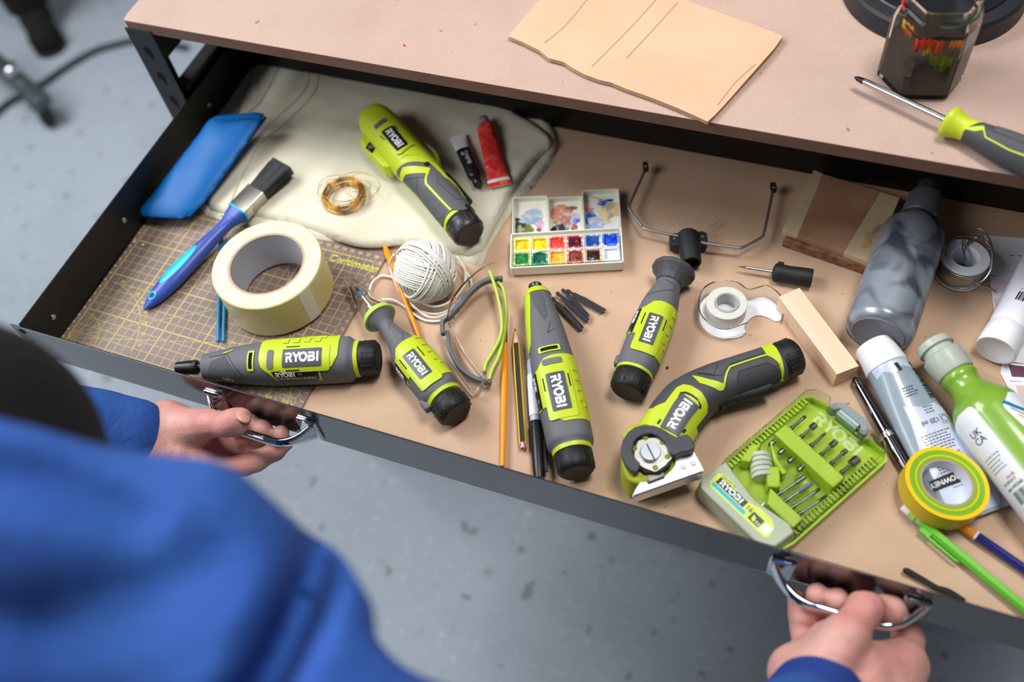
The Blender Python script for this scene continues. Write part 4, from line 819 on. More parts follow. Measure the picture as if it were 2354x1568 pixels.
g = G(); g.tube(catmull(bw([(1612, 560), (1628, 563), (1692, 572), (1708, 571), (1746, 551), (1753, 544), (1756, 536), (1776, 442)], [.012, .012, .011, .010, .008, .008, .008, .008]), 6), .0015, 10); g.build('bow_arm', STEELD, ho)
for q in ((1484, 388), (1777, 436)):
    p = Vector(bo.l(q[0], q[1], .008)) - Vector((0, 0, bo.loc[2])); g = G(); g.box(p + Vector((0, 0, .001)), (.010, .006, .007)); e = g.build('wire_clamp', BLACKM, ho, bevel=.0008); G().lathe([(0, .0018), (.0012, .0012)], p + Vector((.002, 0, .0045)), (0, 0, 1), 12).build('screw', STEEL, e)
# ---- hot needle
o, fr_, lf, k = straight_tool('needle_tip', 'black plug with a brass pointed needle lying beyond the tape dispenser', 'needle tip', (1695, 612), (1867, 640), .0098, [(0, 1, 1, 2), (74, 9, 9, 2)])
L = fr_.L
G().lathe([(0, .0002), (.005, .0011), (.0085, .0015)], (0, 0, .0098), (1, 0, 0), 12).build('brass_point', mat('brass_point', (0.80, 0.58, 0.30), .3, 1), o)
G().lathe([(.0085, .0016), (.036, .0016)], (0, 0, .0098), (1, 0, 0), 12).build('needle_shaft', STEEL, o)
g = G(); g.lathe([(.035, .0040), (.037, .0092), (.041, .0098), (.044, .0094), (.052, .0088), (.060, .0093), (L - .001, .0097), (L, .0092), (L, .0075), (L - .01, .0072)], (0, 0, .0098), (1, 0, 0), 32); g.box((.042, .0085, .0118), (.006, .005, .006)); g.build('plug', BLACKM, o, bevel=.0004)
# ---- compact screwdriver on the cloth
z0 = CT - .001; fa = fr_between((850, 268), (1076, 538), z0 + .021, z0); ao = thing('cordless_screwdriver', 'bright lime cordless screwdriver with charcoal grip lying on the cream cloth', 'power tool', tuple(fa.loc), fa.a)
cp = [(842, 262), (858, 274), (884, 301), (925, 350), (962, 393), (1003, 440), (1044, 493), (1064, 517), (1080, 538)]
hw = [9, 19, 22.5, 23, 21.5, 19.5, 18.5, 18, 17.5]; xy = [fa.l(a, b, z0 + .021)[:2] for a, b in cp]
lf = Loft([(p[0], p[1], .021, w_ * K, min(w_, 21) * K, 2.3) for p, w_ in zip(xy, hw)], 7); R_ = .021; T = Traced(lf, fa, R_, z0)
g = G(); lf.solid(g, .0003, lf.L - .020, 0); g.build('body', LIME, ao, ang=50)
Z_ = lambda P: T.poly(zq(810, 230, 4.481, P))
g = G(); lf.wrap(g, [densify(Z_([(450, 690), (560, 647), (700, 640), (800, 660), (870, 730), (1140, 1000), (1225, 1040), (1275, 1100), (1280, 1150), (1150, 1140), (1030, 1138), (1000, 1160), (945, 1230), (930, 1310), (850, 1240), (660, 1040), (560, 940), (490, 870), (445, 790)]), 3)], .0010, R_, 0, skirt=.0012); gr = g.build('charcoal_grip', mat('charcoal_warm', (0.33, 0.33, 0.345), .6, bump=.00006, bscale=2400), ao, ang=50)
g = G(); lf.wrap(g, [Z_([(530, 695), (800, 710), (782, 768), (560, 765), (505, 790), (485, 840), (474, 835), (480, 760)])], .0016, R_, 0); lf.wrap(g, stroke(Z_([(795, 715), (760, 810), (765, 870), (890, 1005), (1020, 1140)]), .0022), .0016, R_, 0); lf.wrap(g, stroke(Z_([(830, 665), (960, 800), (1140, 970), (1220, 1010)]), .0036), .0017, R_, 0); g.build('lime_stripe', LIME, gr, ang=50)
g = G(); lf.wrap(g, [densify(Z_([(690, 900), (770, 920), (980, 1140), (940, 1200), (860, 1180), (700, 1020)]), 2)], .0014, R_, 0); g.build('grip_pad', GRIPT, gr, ang=50)
g = G(); lf.wrap(g, stroke(Z_([(510, 830), (680, 800), (740, 800)]), .0006) + stroke(Z_([(680, 800), (665, 1040)]), .0006) + stroke(Z_([(885, 810), (875, 850), (1070, 1030), (1140, 1035)]), .0006) + stroke(Z_([(885, 810), (930, 820), (1130, 1010)]), .0006), .00125, R_, 0, skirt=0); g.build('moulded_seam', SEAM, gr)
g = G(); lf.wrap(g, [circ(*Z_([(770, 670)])[0], .0032, 14), circ(*Z_([(1185, 1105)])[0], .0034, 14)], .0020, R_, 0, skirt=0); g.build('screw_hole', HOLE, gr)
c0 = Z_([(435, 392)])[0]; dq = Z_([(340, 298), (530, 485)]); an = math.atan2(dq[1][1] - dq[0][1], dq[1][0] - dq[0][0])
logo_plate(lf, ao, c0[0] - .0185, c0[0] + .0185, c0[1] - .0072, c0[1] + .0072, R_, .0010, [LABELK, WHITE_INK])
g = G(); lf.wrap(g, [Z_([(335, 188), (362, 215), (245, 305), (222, 275)])], .0009, R_, 0); g.build('indicator_patch', mat('patch_grey', (0.36, 0.36, 0.36), .5), ao, ang=50)
g = G(); lf.wrap(g, stroke(Z_([(282, 368), (335, 412)]), .0012) + stroke(Z_([(425, 262), (468, 302)]), .0012), .0004, R_, 0, skirt=0); g.build('vent_slot', BLACKM, ao)
g = G(); lf.wrap(g, stroke(Z_([(465, 560), (505, 552), (620, 462)]), .0022), .0022, R_, 0); lf.wrap(g, stroke(Z_([(505, 605), (540, 575), (690, 562)]), .0008), .0008, R_, 0); g.build('moulded_ridge', LIME, ao, ang=50)
def pl(px, z): return [tuple(fa.l(a, b, z0 + z)[:2]) for a, b in px]
bp = zq(810, 230, 4.481, [(110, 340), (75, 420), (120, 490), (320, 700), (400, 705), (440, 640), (300, 420)]); g = G(); q = pl(bp, .022); g.prism(q, .006, .024, top=[tuple(np.array(p) * .94 + np.mean(q, 0) * .06) for p in q]); bx = g.build('side_housing', LIME, ao, bevel=.0020, seg=3)
wq = pl(zq(810, 230, 4.481, [(175, 435), (245, 485), (205, 550), (135, 490)]), .024); g = G(); g.prism(wq, .0232, .0245); g.build('torque_window', BLACKP, bx); q2 = np.mean(wq, 0); G().box((q2[0], q2[1], .0248), (.006, .005, .001)).build('torque_dial', STEELD, bx)
lq = pl(zq(810, 230, 4.481, [(660, 410), (770, 440), (900, 570), (915, 650), (880, 690), (780, 640)]), .018); g = G(); g.prism(lq, .008, .022, top=[tuple(np.array(p) * .9 + np.mean(lq, 0) * .1) for p in lq]); lv = g.build('direction_lever_housing', LIME, ao, bevel=.0020, seg=3)
s1 = pl(zq(810, 230, 4.481, [(765, 440), (860, 520), (850, 535), (755, 455)]), .024); G().prism(s1, .0215, .0235).build('lever', mat('lever_grey', (0.66, 0.68, 0.70), .4), lv, bevel=.0003)
tq = [Vector(tuple(fa.l(a, b, z0 + .017) - np.array([0, 0, z0]))) for a, b in zq(810, 230, 4.481, [(930, 700), (1010, 780), (1110, 900), (1180, 980)])]
g = G(); g.tube(tq, .0052, 12); g.build('trigger', BLACKM, ao)
e = lf.row(lf.L); e0 = lf.row(lf.L - .02); dd = Vector((e[0] - e0[0], e[1] - e0[1], 0)).normalized()
ribbed_cap(ao, e0[0], .021, .0178, .022, e0[1], mat('cap_charcoal', (0.16, 0.16, 0.17), .38), dd)
# ---- power cutter
fg = fr_between((1497, 1045), (1815, 812), .022, -.002); go = thing('power_cutter', 'lime and charcoal power cutter with a round blade, lying against the clear bit case', 'power tool', tuple(fg.loc), fg.a)
cp = [(1468, 1108), (1492, 1066), (1528, 1000), (1560, 950), (1594, 915), (1640, 888), (1700, 866), (1755, 847), (1800, 828), (1822, 819)]
hw = [14, 25, 25, 24.5, 23, 20.5, 19.5, 19, 18, 17.5]; hz = [14, 17, 19, 21, 21, 20, 19.5, 19, 18, 17.5]
lf = Loft([(*fg.l(a, b, .020)[:2], .0215, w_ * K, h_ * K, 2.4) for (a, b), w_, h_ in zip(cp, hw, hz)], 7); R_ = .021; T = Traced(lf, fg, R_, -.002)
Z_ = lambda P: T.poly(zq(1480, 770, 5.808, P)); sl = Z_([(150, 980)])[0][0]
g = G(); lf.solid(g, .0003, sl, 0, caps=True); g.build('lime_nose', LIME, go, ang=50)
g = G(); lf.solid(g, sl, lf.L - .016, 0); gb = g.build('charcoal_body', DGREY, go, ang=50)
g = G(); lf.wrap(g, [densify(Z_([(150, 970), (290, 910), (370, 800), (450, 705), (530, 670), (630, 685), (765, 765), (820, 860), (848, 940), (835, 1030), (770, 1120), (690, 1230), (705, 1330), (690, 1420), (300, 1400), (20, 1190), (80, 1080)]), 3)], .0012, R_, 0, skirt=.0014); sh = g.build('lime_shell', LIME, go, ang=50)
g = G(); lf.wrap(g, stroke(Z_([(470, 840), (500, 785), (560, 780), (640, 815), (700, 860), (748, 940), (738, 985)]), .0022), .0014, R_, 0, skirt=0); lf.wrap(g, stroke(Z_([(185, 1200), (225, 1140)]), .0022) + stroke(Z_([(510, 1310), (550, 1265)]), .0022), .0014, R_, 0, skirt=0); g.build('vent_slot', BLACKM, sh)
g = G(); lf.wrap(g, [densify(Z_([(500, 815), (540, 803), (715, 895), (728, 950), (470, 1340), (430, 1350), (215, 1225)]), 2)], .0020, R_, 0); g.build('raised_frame', LIME, sh, ang=50)
q = Z_([(598, 885), (340, 1280)]); logo_plate(lf, go, q[1][0] - .001, q[0][0] + .002, (q[0][1] + q[1][1]) / 2 - .0092, (q[0][1] + q[1][1]) / 2 + .0092, R_, .0024, [LABELG, WHITE_INK])
g = G(); lf.wrap(g, [densify(Z_([(645, 550), (860, 595), (1066, 655), (1078, 690), (1060, 735), (1010, 750), (750, 650), (705, 605)]), 2)], .0009, R_, 0)
lf.wrap(g, stroke(Z_([(1068, 690), (1085, 590), (1110, 500), (1150, 430), (1350, 360), (1560, 292), (1645, 268), (1720, 300), (1790, 350), (1840, 430), (1862, 520), (1862, 600)]), .0017), .0009, R_, 0)
lf.wrap(g, [densify(Z_([(1565, 165), (1690, 122), (1770, 180), (1830, 300), (1866, 440), (1870, 560), (1845, 500), (1790, 360), (1650, 262), (1625, 250)]), 2)], .0009, R_, 0); g.build('lime_stripe', LIME, gb, ang=50)
g = G(); lf.wrap(g, [densify(Z_([(1262, 490), (1650, 368), (1755, 430), (1795, 520), (1795, 630), (1275, 750), (1240, 620)]), 2)], .0006, R_, 0); g.build('grip_pad', GRIPD, gb, ang=50)
g = G(); lf.wrap(g, [densify(Z_([(720, 515), (1060, 355), (1540, 185), (1605, 205), (1605, 245), (1150, 392), (1065, 500), (1045, 545), (985, 540), (935, 535)]), 2)], .0008, R_, 0, skirt=.001); g.build('upper_grip', mat('charcoal_top', (0.30, 0.295, 0.305), .62, bump=.00006, bscale=2400), gb, ang=50)
g = G(); lf.wrap(g, stroke(Z_([(735, 515), (935, 540), (1000, 385)]), .0007) + stroke(Z_([(1240, 620), (1262, 490), (1650, 368), (1755, 430), (1800, 520), (1798, 650)]), .0006), .0011, R_, 0, skirt=0); g.build('moulded_seam', SEAM, gb)
tq = [Vector(tuple(fg.l(a, b, .017) - np.array([0, 0, -.002]))) for a, b in zq(1480, 770, 5.808, [(980, 945), (1090, 880), (1300, 820), (1530, 765), (1680, 705)])]
g = G(); g.tube(catmull(tq, 4), .0062, 14); g.build('trigger', BLACKM, go)
hk = pl if False else None
lk = [tuple(fg.l(a, b, .020)[:2]) for a, b in zq(1480, 770, 5.808, [(140, 960), (200, 860), (300, 750), (420, 655), (470, 690), (300, 900)])]; G().prism(lk, .012, .034).build('lock_button', DGREY, go, bevel=.003, seg=3)
e = lf.row(lf.L); e0 = lf.row(lf.L - .016); dd = Vector((e[0] - e0[0], e[1] - e0[1], 0)).normalized(); ribbed_cap(go, e0[0], .0215, .0180, .021, e0[1], None, dd)
def gp(P, z): return [tuple(fg.l(a, b, z)[:2]) for a, b in zq(1400, 920, 6.273, P)]
up = .002
C_ = [(445, 900), (440, 985), (380, 1045), (300, 1000), (230, 910), (185, 800), (170, 690), (200, 570), (270, 460), (370, 385), (500, 352), (640, 362), (760, 402), (880, 480), (970, 530), (1070, 500), (1130, 490), (1180, 540), (1235, 640), (1230, 700), (1160, 730), (1040, 750), (960, 790), (910, 790), (865, 740), (840, 650), (780, 570), (700, 510), (610, 478), (510, 487), (420, 530), (360, 600), (335, 700), (360, 800), (400, 860)]
g = G(); g.prism(gp(C_, .046), .038 + up, .046 + up); g.build('blade_guard', mat('guard_grey', (0.22, 0.23, 0.26), .45), go, bevel=.0008, ang=50)
cc = gp([(625, 770)], .042)[0]; R1 = float(np.linalg.norm(np.array(gp([(345, 770)], .042)[0]) - cc)) * 1.0; dk = [(cc[0] + R1 * (.93 + .10 * (abs(math.sin(2.5 * a + .6)) ** 6)) * math.cos(a), cc[1] + R1 * (.93 + .10 * (abs(math.sin(2.5 * a + .6)) ** 6)) * math.sin(a)) for a in [2 * math.pi * j / 80 for j in range(80)]]
bk = [(445, 900), (440, 985), (520, 1048), (735, 1048), (895, 930), (915, 790), (840, 560), (640, 450), (440, 480), (330, 640), (330, 800)]; G().prism(gp(bk, .040), .0370, .0400 + up).build('blade_backing', BLACKM, go, bevel=.0006)
bd = G().prism(dk, .0405 + up, .0418 + up).build('round_blade', BRUSHED, go, bevel=.0002)
sc_ = gp([(598, 738)], .046)[0]; g = G(); g.lathe([(.0418 + up, .0092), (.045 + up, .0092), (.0462 + up, .0085)], (sc_[0], sc_[1], 0), (0, 0, 1), 32); hub = g.build('hub_screw', mat('hub_zinc', (0.80, 0.83, 0.86), .3, .9), go, ang=30)
sl_ = gp([(545, 625), (655, 850)], .047); g = G(); g.prism(stroke(sl_, .0012)[0], .0462 + up, .04635 + up); g.build('slot', BLACKM, hub)
for q in ((365, 690), (525, 540), (770, 605), (845, 810), (668, 970)): p = gp([q], .0425)[0]; G().lathe([(.0418 + up, .0026), (.0420 + up, .0024)], (p[0], p[1], 0), (0, 0, 1), 14).build('blade_hole', mat('olive_hole', (0.45, 0.52, 0.08), .7), bd)
F_ = [(960, 850), (1225, 742), (1300, 870), (1365, 1000), (1362, 1045), (900, 1210), (350, 1405), (345, 1360), (390, 1270), (440, 1195), (495, 1150), (525, 1165), (575, 1215), (795, 1130), (800, 1100), (900, 1010), (950, 930)]
pf_ = gp(F_, .034); g = G(); g.prism(pf_, .0338, .0348 + up); fb = gp([(1362, 1045), (350, 1405), (345, 1360)], .034); e1, e2 = np.array(fb[0]), np.array(fb[1]); nn = (e2 - e1) / np.linalg.norm(e2 - e1); nv = np.array([nn[1], -nn[0]]); nv = nv if nv @ (np.array(cc) - e1) > 0 else -nv
g.prism([tuple(e1), tuple(e2), tuple(e2 + nv * .002), tuple(e1 + nv * .002)], .0240, .0348 + up); ft = g.build('steel_foot', mat('foot_steel', (0.80, 0.82, 0.85), .34, .85), go, bevel=.0004)
for q in ((1075, 955), (1218, 905)): p = gp([q], .036)[0]; G().lathe([(.0348 + up, .0022), (.0354 + up, .0016)], (p[0], p[1], 0), (0, 0, 1), 14).build('rivet', BRUSHED, ft)
sq = gp([(550, 1100), (780, 1050), (800, 1110), (580, 1195)], .033); G().prism(sq, .0320, .0362 + up).build('cutting_anvil', mat('pale_anvil', (0.66, 0.64, 0.60), .4), go, bevel=.0004)
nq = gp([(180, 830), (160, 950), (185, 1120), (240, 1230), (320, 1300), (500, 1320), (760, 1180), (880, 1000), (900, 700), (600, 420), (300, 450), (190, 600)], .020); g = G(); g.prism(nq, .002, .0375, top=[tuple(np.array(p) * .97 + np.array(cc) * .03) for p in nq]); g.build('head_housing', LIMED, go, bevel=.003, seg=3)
# ---- safety glasses
def sp(P, z): return zq(980, 600, 3.016, P), z
gf = Fr(W(1090, 760, 0), 0); gf.loc[2] = -.002; so = thing('safety_glasses', 'folded safety glasses with clear lenses and lime temples', 'safety glasses', tuple(gf.loc))
def gt(P, zs): return [Vector(gf.l(a, b, z) - np.array([0, 0, -.002])) for (a, b), z in zip(zq(980, 600, 3.016, P), zs)]
GCL = mat('clear_lens', (0.97, 0.97, 0.97), 0.03, trans=1.0, ior=1.22); GREYF = mat('spectacle_grey', (0.38, 0.39, 0.42), 0.4)
def ribbon(g, top, dz0, dz1, th=.0022, m=0):
    top = [Vector(p) for p in top]
    rs = []
    for i, p in enumerate(top):
        a = top[max(i - 1, 0)]; b = top[min(i + 1, len(top) - 1)]; t = (b - a); t.z = 0; t.normalize(); n_ = Vector((-t.y, t.x, 0)) * th / 2
        rs.append([p + n_ + Vector((0, 0, dz0)), p - n_ + Vector((0, 0, dz0)), p - n_ + Vector((0, 0, dz1)), p + n_ + Vector((0, 0, dz1))])
    g.rings(rs, m)
T1 = catmull(gt([(438, 75), (470, 160), (500, 270), (520, 370), (525, 480), (500, 570), (450, 660), (415, 720), (405, 775)], [.020, .020, .020, .019, .017, .015, .014, .013, .012]), 5)
T2 = catmull(gt([(490, 150), (530, 190), (548, 270), (556, 370), (545, 480), (525, 590), (500, 680), (460, 760), (438, 830)], [.016, .015, .014, .013, .012, .012, .012, .012, .012]), 5)
for T_ in (T1, T2): g = G(); ribbon(g, T_, -.0065, .0015, .0030); g.build('temple', LIMEC, so, bevel=.0008)
B1 = catmull(gt([(530, 122), (450, 130), (380, 155), (300, 225), (240, 300), (200, 340), (165, 380), (120, 410), (110, 450), (115, 510)], [.020, .020, .020, .020, .020, .020, .020, .018, .016, .014]), 5)
g = G(); ribbon(g, B1, -.006, .001, .0042); g.build('brow_frame', GREYF, so, bevel=.001)
B2 = catmull(gt([(150, 500), (160, 590), (190, 680), (245, 760), (330, 820), (400, 845), (450, 860)], [.008, .006, .004, .003, .004, .006, .008]), 5)
g = G(); ribbon(g, B2, -.003, .004, .0040); g.build('brow_frame', GREYF, so, bevel=.001)
for P, zt, zb in (([(490, 18), (400, 50), (300, 130), (225, 210), (170, 300), (150, 400)], [.024] * 6, -.018), ([(120, 440), (118, 520), (140, 620), (200, 740), (270, 840), (330, 898), (395, 850)], [.010] * 7, -.008), ([(165, 420), (200, 520), (250, 620), (310, 700), (370, 780), (402, 830)], [.016] * 6, -.014)):
    c_ = catmull(gt(P, zt), 6); g = G(); ribbon(g, c_, zb, 0, .0014); g.tube([v + Vector((0, 0, 0)) for v in c_], .0010, 8); g.build('clear_lens', GCL, so)
g = G(); g.tube(gt([(190, 270), (225, 300), (215, 350), (180, 400), (160, 440)], [.020, .018, .016, .014, .012]), .0030, 10); g.build('nose_bridge', GCL, so)
for q in ((495, 130, .0212), (425, 845, .0135)): p = gt([q[:2]], [q[2]])[0]; G().lathe([(0, .0014), (.0006, .001)], p, (0, 0, 1), 10).build('hinge_screw', STEEL, so)
# ================================================================ right half of the drawer
# ---- tape dispenser
tf = Fr(W(1672, 705, 0), 0); tf.loc[2] = -.002; td = thing('tape_dispenser', 'clear sticky tape dispenser with white base between the foam cutter and the pale wood block', 'tape dispenser', tuple(tf.loc))
base = smooth_poly(tf.l2([(1606, 705), (1608, 742), (1632, 768), (1665, 779), (1700, 776), (1716, 764), (1708, 748), (1735, 722), (1765, 728), (1788, 742), (1800, 728), (1786, 698), (1760, 680), (1738, 684), (1716, 688), (1690, 672), (1655, 668), (1622, 680)], 0), 2)
DSP = mat('dispenser_clear', (0.96, 0.97, 0.97), .05, trans=1.0, ior=1.25); DSW = mat('dispenser_white', (0.92, 0.92, 0.94), .3)
G().prism(base, .0005, .0018).build('base_plate', DSW, td, bevel=.0003)
wl_ = [Vector((*p, .0105)) for p in smooth_poly(tf.l2([(1716, 764), (1665, 779), (1632, 768), (1608, 742), (1606, 705), (1622, 680), (1655, 668), (1690, 672), (1716, 688), (1738, 684), (1760, 680), (1786, 698), (1800, 728)], 0), 0)]
wl_ = catmull(wl_, 5); g = G(); ribbon(g, wl_, -.0085, .0085, .0010); g.tube([Vector(p) + Vector((0, 0, .0085)) for p in wl_], .0007, 6); g.build('clear_wall', DSP, td)
hc = tf.l(1670, 703, .010); g = G(); g.lathe([(.002, .0118), (.002, .0200), (.0165, .0200), (.017, .0196), (.017, .0124), (.0165, .0118)], (hc[0], hc[1], 0), (0, 0, 1), 48, closed=True); g.build('tape_roll', mat('clear_tape_roll', (0.90, 0.89, 0.86), .35, trans=.25, ior=1.2), td, bevel=.0003)
g = G(); g.lathe([(.0018, .0100), (.0018, .0116), (.0185, .0116), (.0185, .0100)], (hc[0], hc[1], 0), (0, 0, 1), 40, closed=True); g.build('hub', mat('hub_clear', (0.93, 0.93, 0.93), .15, trans=.6, ior=1.2), td)
q = tf.l(1798, 730, .010); g = G(); g.prism([(-.001 + (.0008 if i % 2 else 0), -.006 + i * .001) for i in range(13)] + [(.0015, .006), (.0015, -.006)], 0, .0004); g.v = [(q[0] + x, q[1] + z * .0 + y * .2, .010 + y * 1.2) for x, y, z in g.v]; g.build('cutter', STEEL, td)
# ---- pale wood block
PINE = mat('pale_pine', (0.90, 0.79, 0.68), .55, var=(0.86, 0.73, 0.60), vscale=18, bump=.00008, bscale=160)
nt = PINE.node_tree; mp = nt.nodes.new('ShaderNodeMapping'); mp.inputs['Scale'].default_value = (.10, 1.6, 1.6); tcn = [n for n in nt.nodes if n.type == 'TEX_COORD'][0]
for n in [n for n in nt.nodes if n.type == 'TEX_NOISE']: nt.links.new(mp.outputs[0], n.inputs['Vector'])
nt.links.new(tcn.outputs['Object'], mp.inputs['Vector'])
A, B, Cc_, D_ = [W(*q, .0195) for q in ((1790, 682), (1838, 661), (1975, 841), (1924, 861))]
m0_ = (A + B + Cc_ + D_) / 4; hd = math.atan2((Cc_ - B)[1], (Cc_ - B)[0]); bf = Fr((m0_[0], m0_[1], -.002), hd); P4 = [tuple(bf.l(*q, .0195)[:2]) for q in ((1790, 682), (1838, 661), (1975, 841), (1924, 861))]
o = G().prism(P4, 0, .0215).build('wood_block', PINE, bevel=.0004, ang=60); o.location = tuple(bf.loc); o.rotation_euler = (0, 0, hd); tag(o, 'pale square-cut pine block beside the clear tape dispenser', 'wood block')
# ---- offcut of board with pale strips, on a brown strip
BRW = mat('brown_board', (0.60, 0.43, 0.33), .6, var=(0.66, 0.50, 0.39), vscale=20, bump=.00008, bscale=200); PALE = mat('pale_strip', (0.76, 0.67, 0.53), .6, var=(0.62, 0.45, 0.32), vscale=45, vlo=.62, vhi=.75)
BRK = mat('rough_brown_edge', (0.55, 0.39, 0.29), .75, var=(0.42, 0.27, 0.19), vscale=110, bump=.0006, bscale=320)
pf2 = Fr(W(1930, 520, .01), 0); pf2.loc[2] = -.002
low_ = pf2.l2([(1800, 549), (1998, 617), (2030, 560), (1850, 500)], .0105); g = G(); g.prism(low_, 0, .0120); o = g.build('wood_strip', BRK, bevel=.0006, ang=60); o.location = tuple(pf2.loc); tag(o, 'rough brown wood strip lying under the striped board offcut', 'wood strip')
ob = thing('board_offcut', 'brown board offcut with two pale strips resting on a rough brown strip', 'wood offcut', (pf2.loc[0], pf2.loc[1], .0102))
def bo2(P): return pf2.l2(P, .0175)
for nm, P, m_ in (('pale_strip', [(1799, 527), (1834, 540), (1893, 400), (1871, 390)], PALE), ('brown_panel', [(1834, 540), (1940, 580), (2024, 440), (1893, 400)], BRW), ('pale_strip', [(1940, 580), (2004, 605), (2069, 455), (2024, 440)], PALE)):
    G().prism(bo2(P), 0, .0073).build(nm, m_, ob, bevel=.0003, ang=60)
G().box((0.0, .045, -.0045), (.05, .03, .0088)).build('support_batten', BRW, ob)
# ---- silver paint bottle
SILV = mat('silver_paint', (0.66, 0.69, 0.74), .30, .35, var=(0.30, 0.32, 0.38), vscale=20, coat=.8, vlo=.44, vhi=.66)
for n in SILV.node_tree.nodes:
    if n.type == 'TEX_NOISE': n.inputs['Distortion'].default_value = 1.6; n.inputs['Detail'].default_value = 1.5
A = W(2018, 768, .0285); B = W(2130, 452, .0285)
o, L = thing3('paint_bottle', 'clear bottle of silver paint lying with its cap under the bench edge', 'paint bottle', tuple(A), tuple(B)); r = .0305
G().lathe([(.004, .010), (.0005, .022), (.0, .0255), (.003, r - .001), (.008, r), (.10, r), (.118, r), (.130, .0285), (.140, .0225), (.147, .0165), (.150, .0150), (.160, .0150), (.160, .0005)], (0, 0, 0), (1, 0, 0), 56).build('paint_filled_body', SILV, o, ang=60)
g = G(); g.lathe([(-.0006, .0235), (.001, .0295), (.006, r + .0008), (.118, r + .0008), (.131, .0294), (.1415, .0232), (.149, .0172), (.151, .0160)], (0, 0, 0), (1, 0, 0), 56, caps=False); g.build('clear_wall', mat('bottle_clear', (0.98, 0.98, 0.98), .03, trans=1.0, ior=1.10), o)
G().lathe([(.148, .0190), (.150, .0195), (.152, .0190)], (0, 0, 0), (1, 0, 0), 40).build('neck_ring', DSP, o)
G().lathe([(.153, .0172), (.155, .0180), (.180, .0168), (.183, .0140), (.196, .0125), (.198, .0105)], (0, 0, 0), (1, 0, 0), 40).build('cap', mat('smoky_cap', (0.36, 0.37, 0.39), .4), o, ang=40)
G().lathe([(-.0008, .002), (-.0006, .0225), (-.0015, .0235), (.0, .0250)], (0, 0, 0), (1, 0, 0), 40).build('base_ring', mat('bottle_base', (0.46, 0.47, 0.50), .3), o)
# ---- solder spool
c = W(2220, 590, .025); R0 = .0235; sp_ = thing('solder_spool', 'small white spool of silver solder wire on the corner of the colour cards', 'solder spool', (c[0], c[1], -.0008))
SPW = mat('spool_white', (0.86, 0.87, 0.90), .35, sss=.0)
g = G(); g.lathe([(.0, .0125), (.0, R0), (.0018, R0), (.002, .0165), (.0235, .0165), (.0238, R0 * .96), (.0250, R0 * .98), (.0262, R0 * .94), (.0262, .0130), (.025, .0125)], n=56, closed=True); g.build('spool', SPW, sp_, bevel=.0003, ang=30)
SOLD = mat('solder_wire', (0.78, 0.77, 0.74), .28, 1.0)
g = G(); pts = [Vector(((.0215 + .0008 * math.sin(t * 3.3)) * math.cos(2 * math.pi * t), (.0215 + .0008 * math.sin(t * 3.3)) * math.sin(2 * math.pi * t), .0028 + .0195 * t / 14)) for t in np.linspace(0, 14, 14 * 28)]; g.tube(pts, .00085, 6); g.lathe([(.002, .0205), (.0232, .0205)], n=40, caps=False); g.build('wound_solder', SOLD, sp_)
def slp(P, zz): return [Vector(W(a, b, z)) - Vector(sp_.location) for (a, b), z in zip(P, zz)]
for P, zz in (([(2220, 600), (2212, 560), (2222, 535), (2250, 526), (2272, 545), (2282, 580), (2278, 620), (2255, 648), (2232, 640), (2220, 610), (2218, 575), (2230, 548)], [.026, .028, .030, .033, .034, .033, .028, .018, .012, .014, .026, .028]), ([(2178, 622), (2176, 570), (2200, 545), (2240, 545), (2276, 560), (2280, 600), (2262, 640), (2235, 652)], [.020, .028, .028, .028, .030, .026, .012, .006]), ([(2232, 640), (2250, 655), (2270, 660), (2288, 672)], [.012, .006, .003, .0015]), ([(2228, 560), (2245, 548), (2262, 552), (2275, 572)], [.027, .028, .029, .030])):
    g = G(); g.tube(catmull(slp(P, zz), 6), .0007, 6); g.build('loose_solder_loop', SOLD, sp_)
# ---- colour cards
CW_ = mat('card_paper', (0.90, 0.89, 0.91), .5)
def card(label, px, z, patches, seed=0):
    c_ = np.mean([W(a, b, z) for a, b in px], 0); f = Fr((c_[0], c_[1], z - .0006), 0); g = G(); g.prism(f.l2(px, z), 0, .0006, 0); ms = [CW_]
    for k, (P, col) in enumerate(patches):
        ms.append(mat('swatch_%d_%d' % (seed, k), col, .45)); flat(g, [f.l2(P, z)], .00066, k + 1)
    o = g.build('colour_card', ms, smooth=False); o.location = tuple(f.loc); tag(o, label, 'colour card', 'paint colour cards at the right end'); return o
card('pale pink colour card under the solder spool', [(2262, 540), (2500, 560), (2560, 850), (2330, 835), (2290, 745)], -.0008, [([(2275, 640), (2330, 645), (2342, 676), (2282, 670)], (.87, .78, .83)), ([(2335, 645), (2420, 650), (2430, 682), (2347, 677)], (.86, .78, .82)), ([(2284, 686), (2345, 692), (2356, 738), (2294, 724)], (.86, .76, .81)), ([(2350, 692), (2430, 700), (2440, 748), (2362, 740)], (.85, .76, .80)), ([(2330, 560), (2420, 566), (2424, 590), (2336, 584)], (.86, .86, .92)), ([(2268, 632), (2290, 633), (2290, 635), (2268, 634)], (.5, .5, .55)), ([(2320, 586), (2332, 587), (2332, 589), (2320, 588)], (.35, .35, .4)), ([(2340, 587), (2354, 588), (2354, 590), (2340, 589)], (.35, .35, .4))], 1)
card('colour card with mauve and dusty pink swatches beneath the white tube', [(2300, 858), (2305, 830), (2480, 850), (2500, 1010), (2372, 1010), (2325, 905)], -.0008, [([(2318, 838), (2420, 850), (2428, 872), (2326, 866)], (.38, .22, .30)), ([(2334, 885), (2430, 892), (2440, 960), (2358, 950)], (.85, .72, .70)), ([(2322, 874), (2350, 876), (2350, 879), (2322, 878)], (.75, .75, .78))], 2)
card('plain white card corner poking out between the striped tape roll and the green bottle', [(2225, 1120), (2276, 1097), (2306, 1145), (2240, 1175)], -.0008, [], 3)
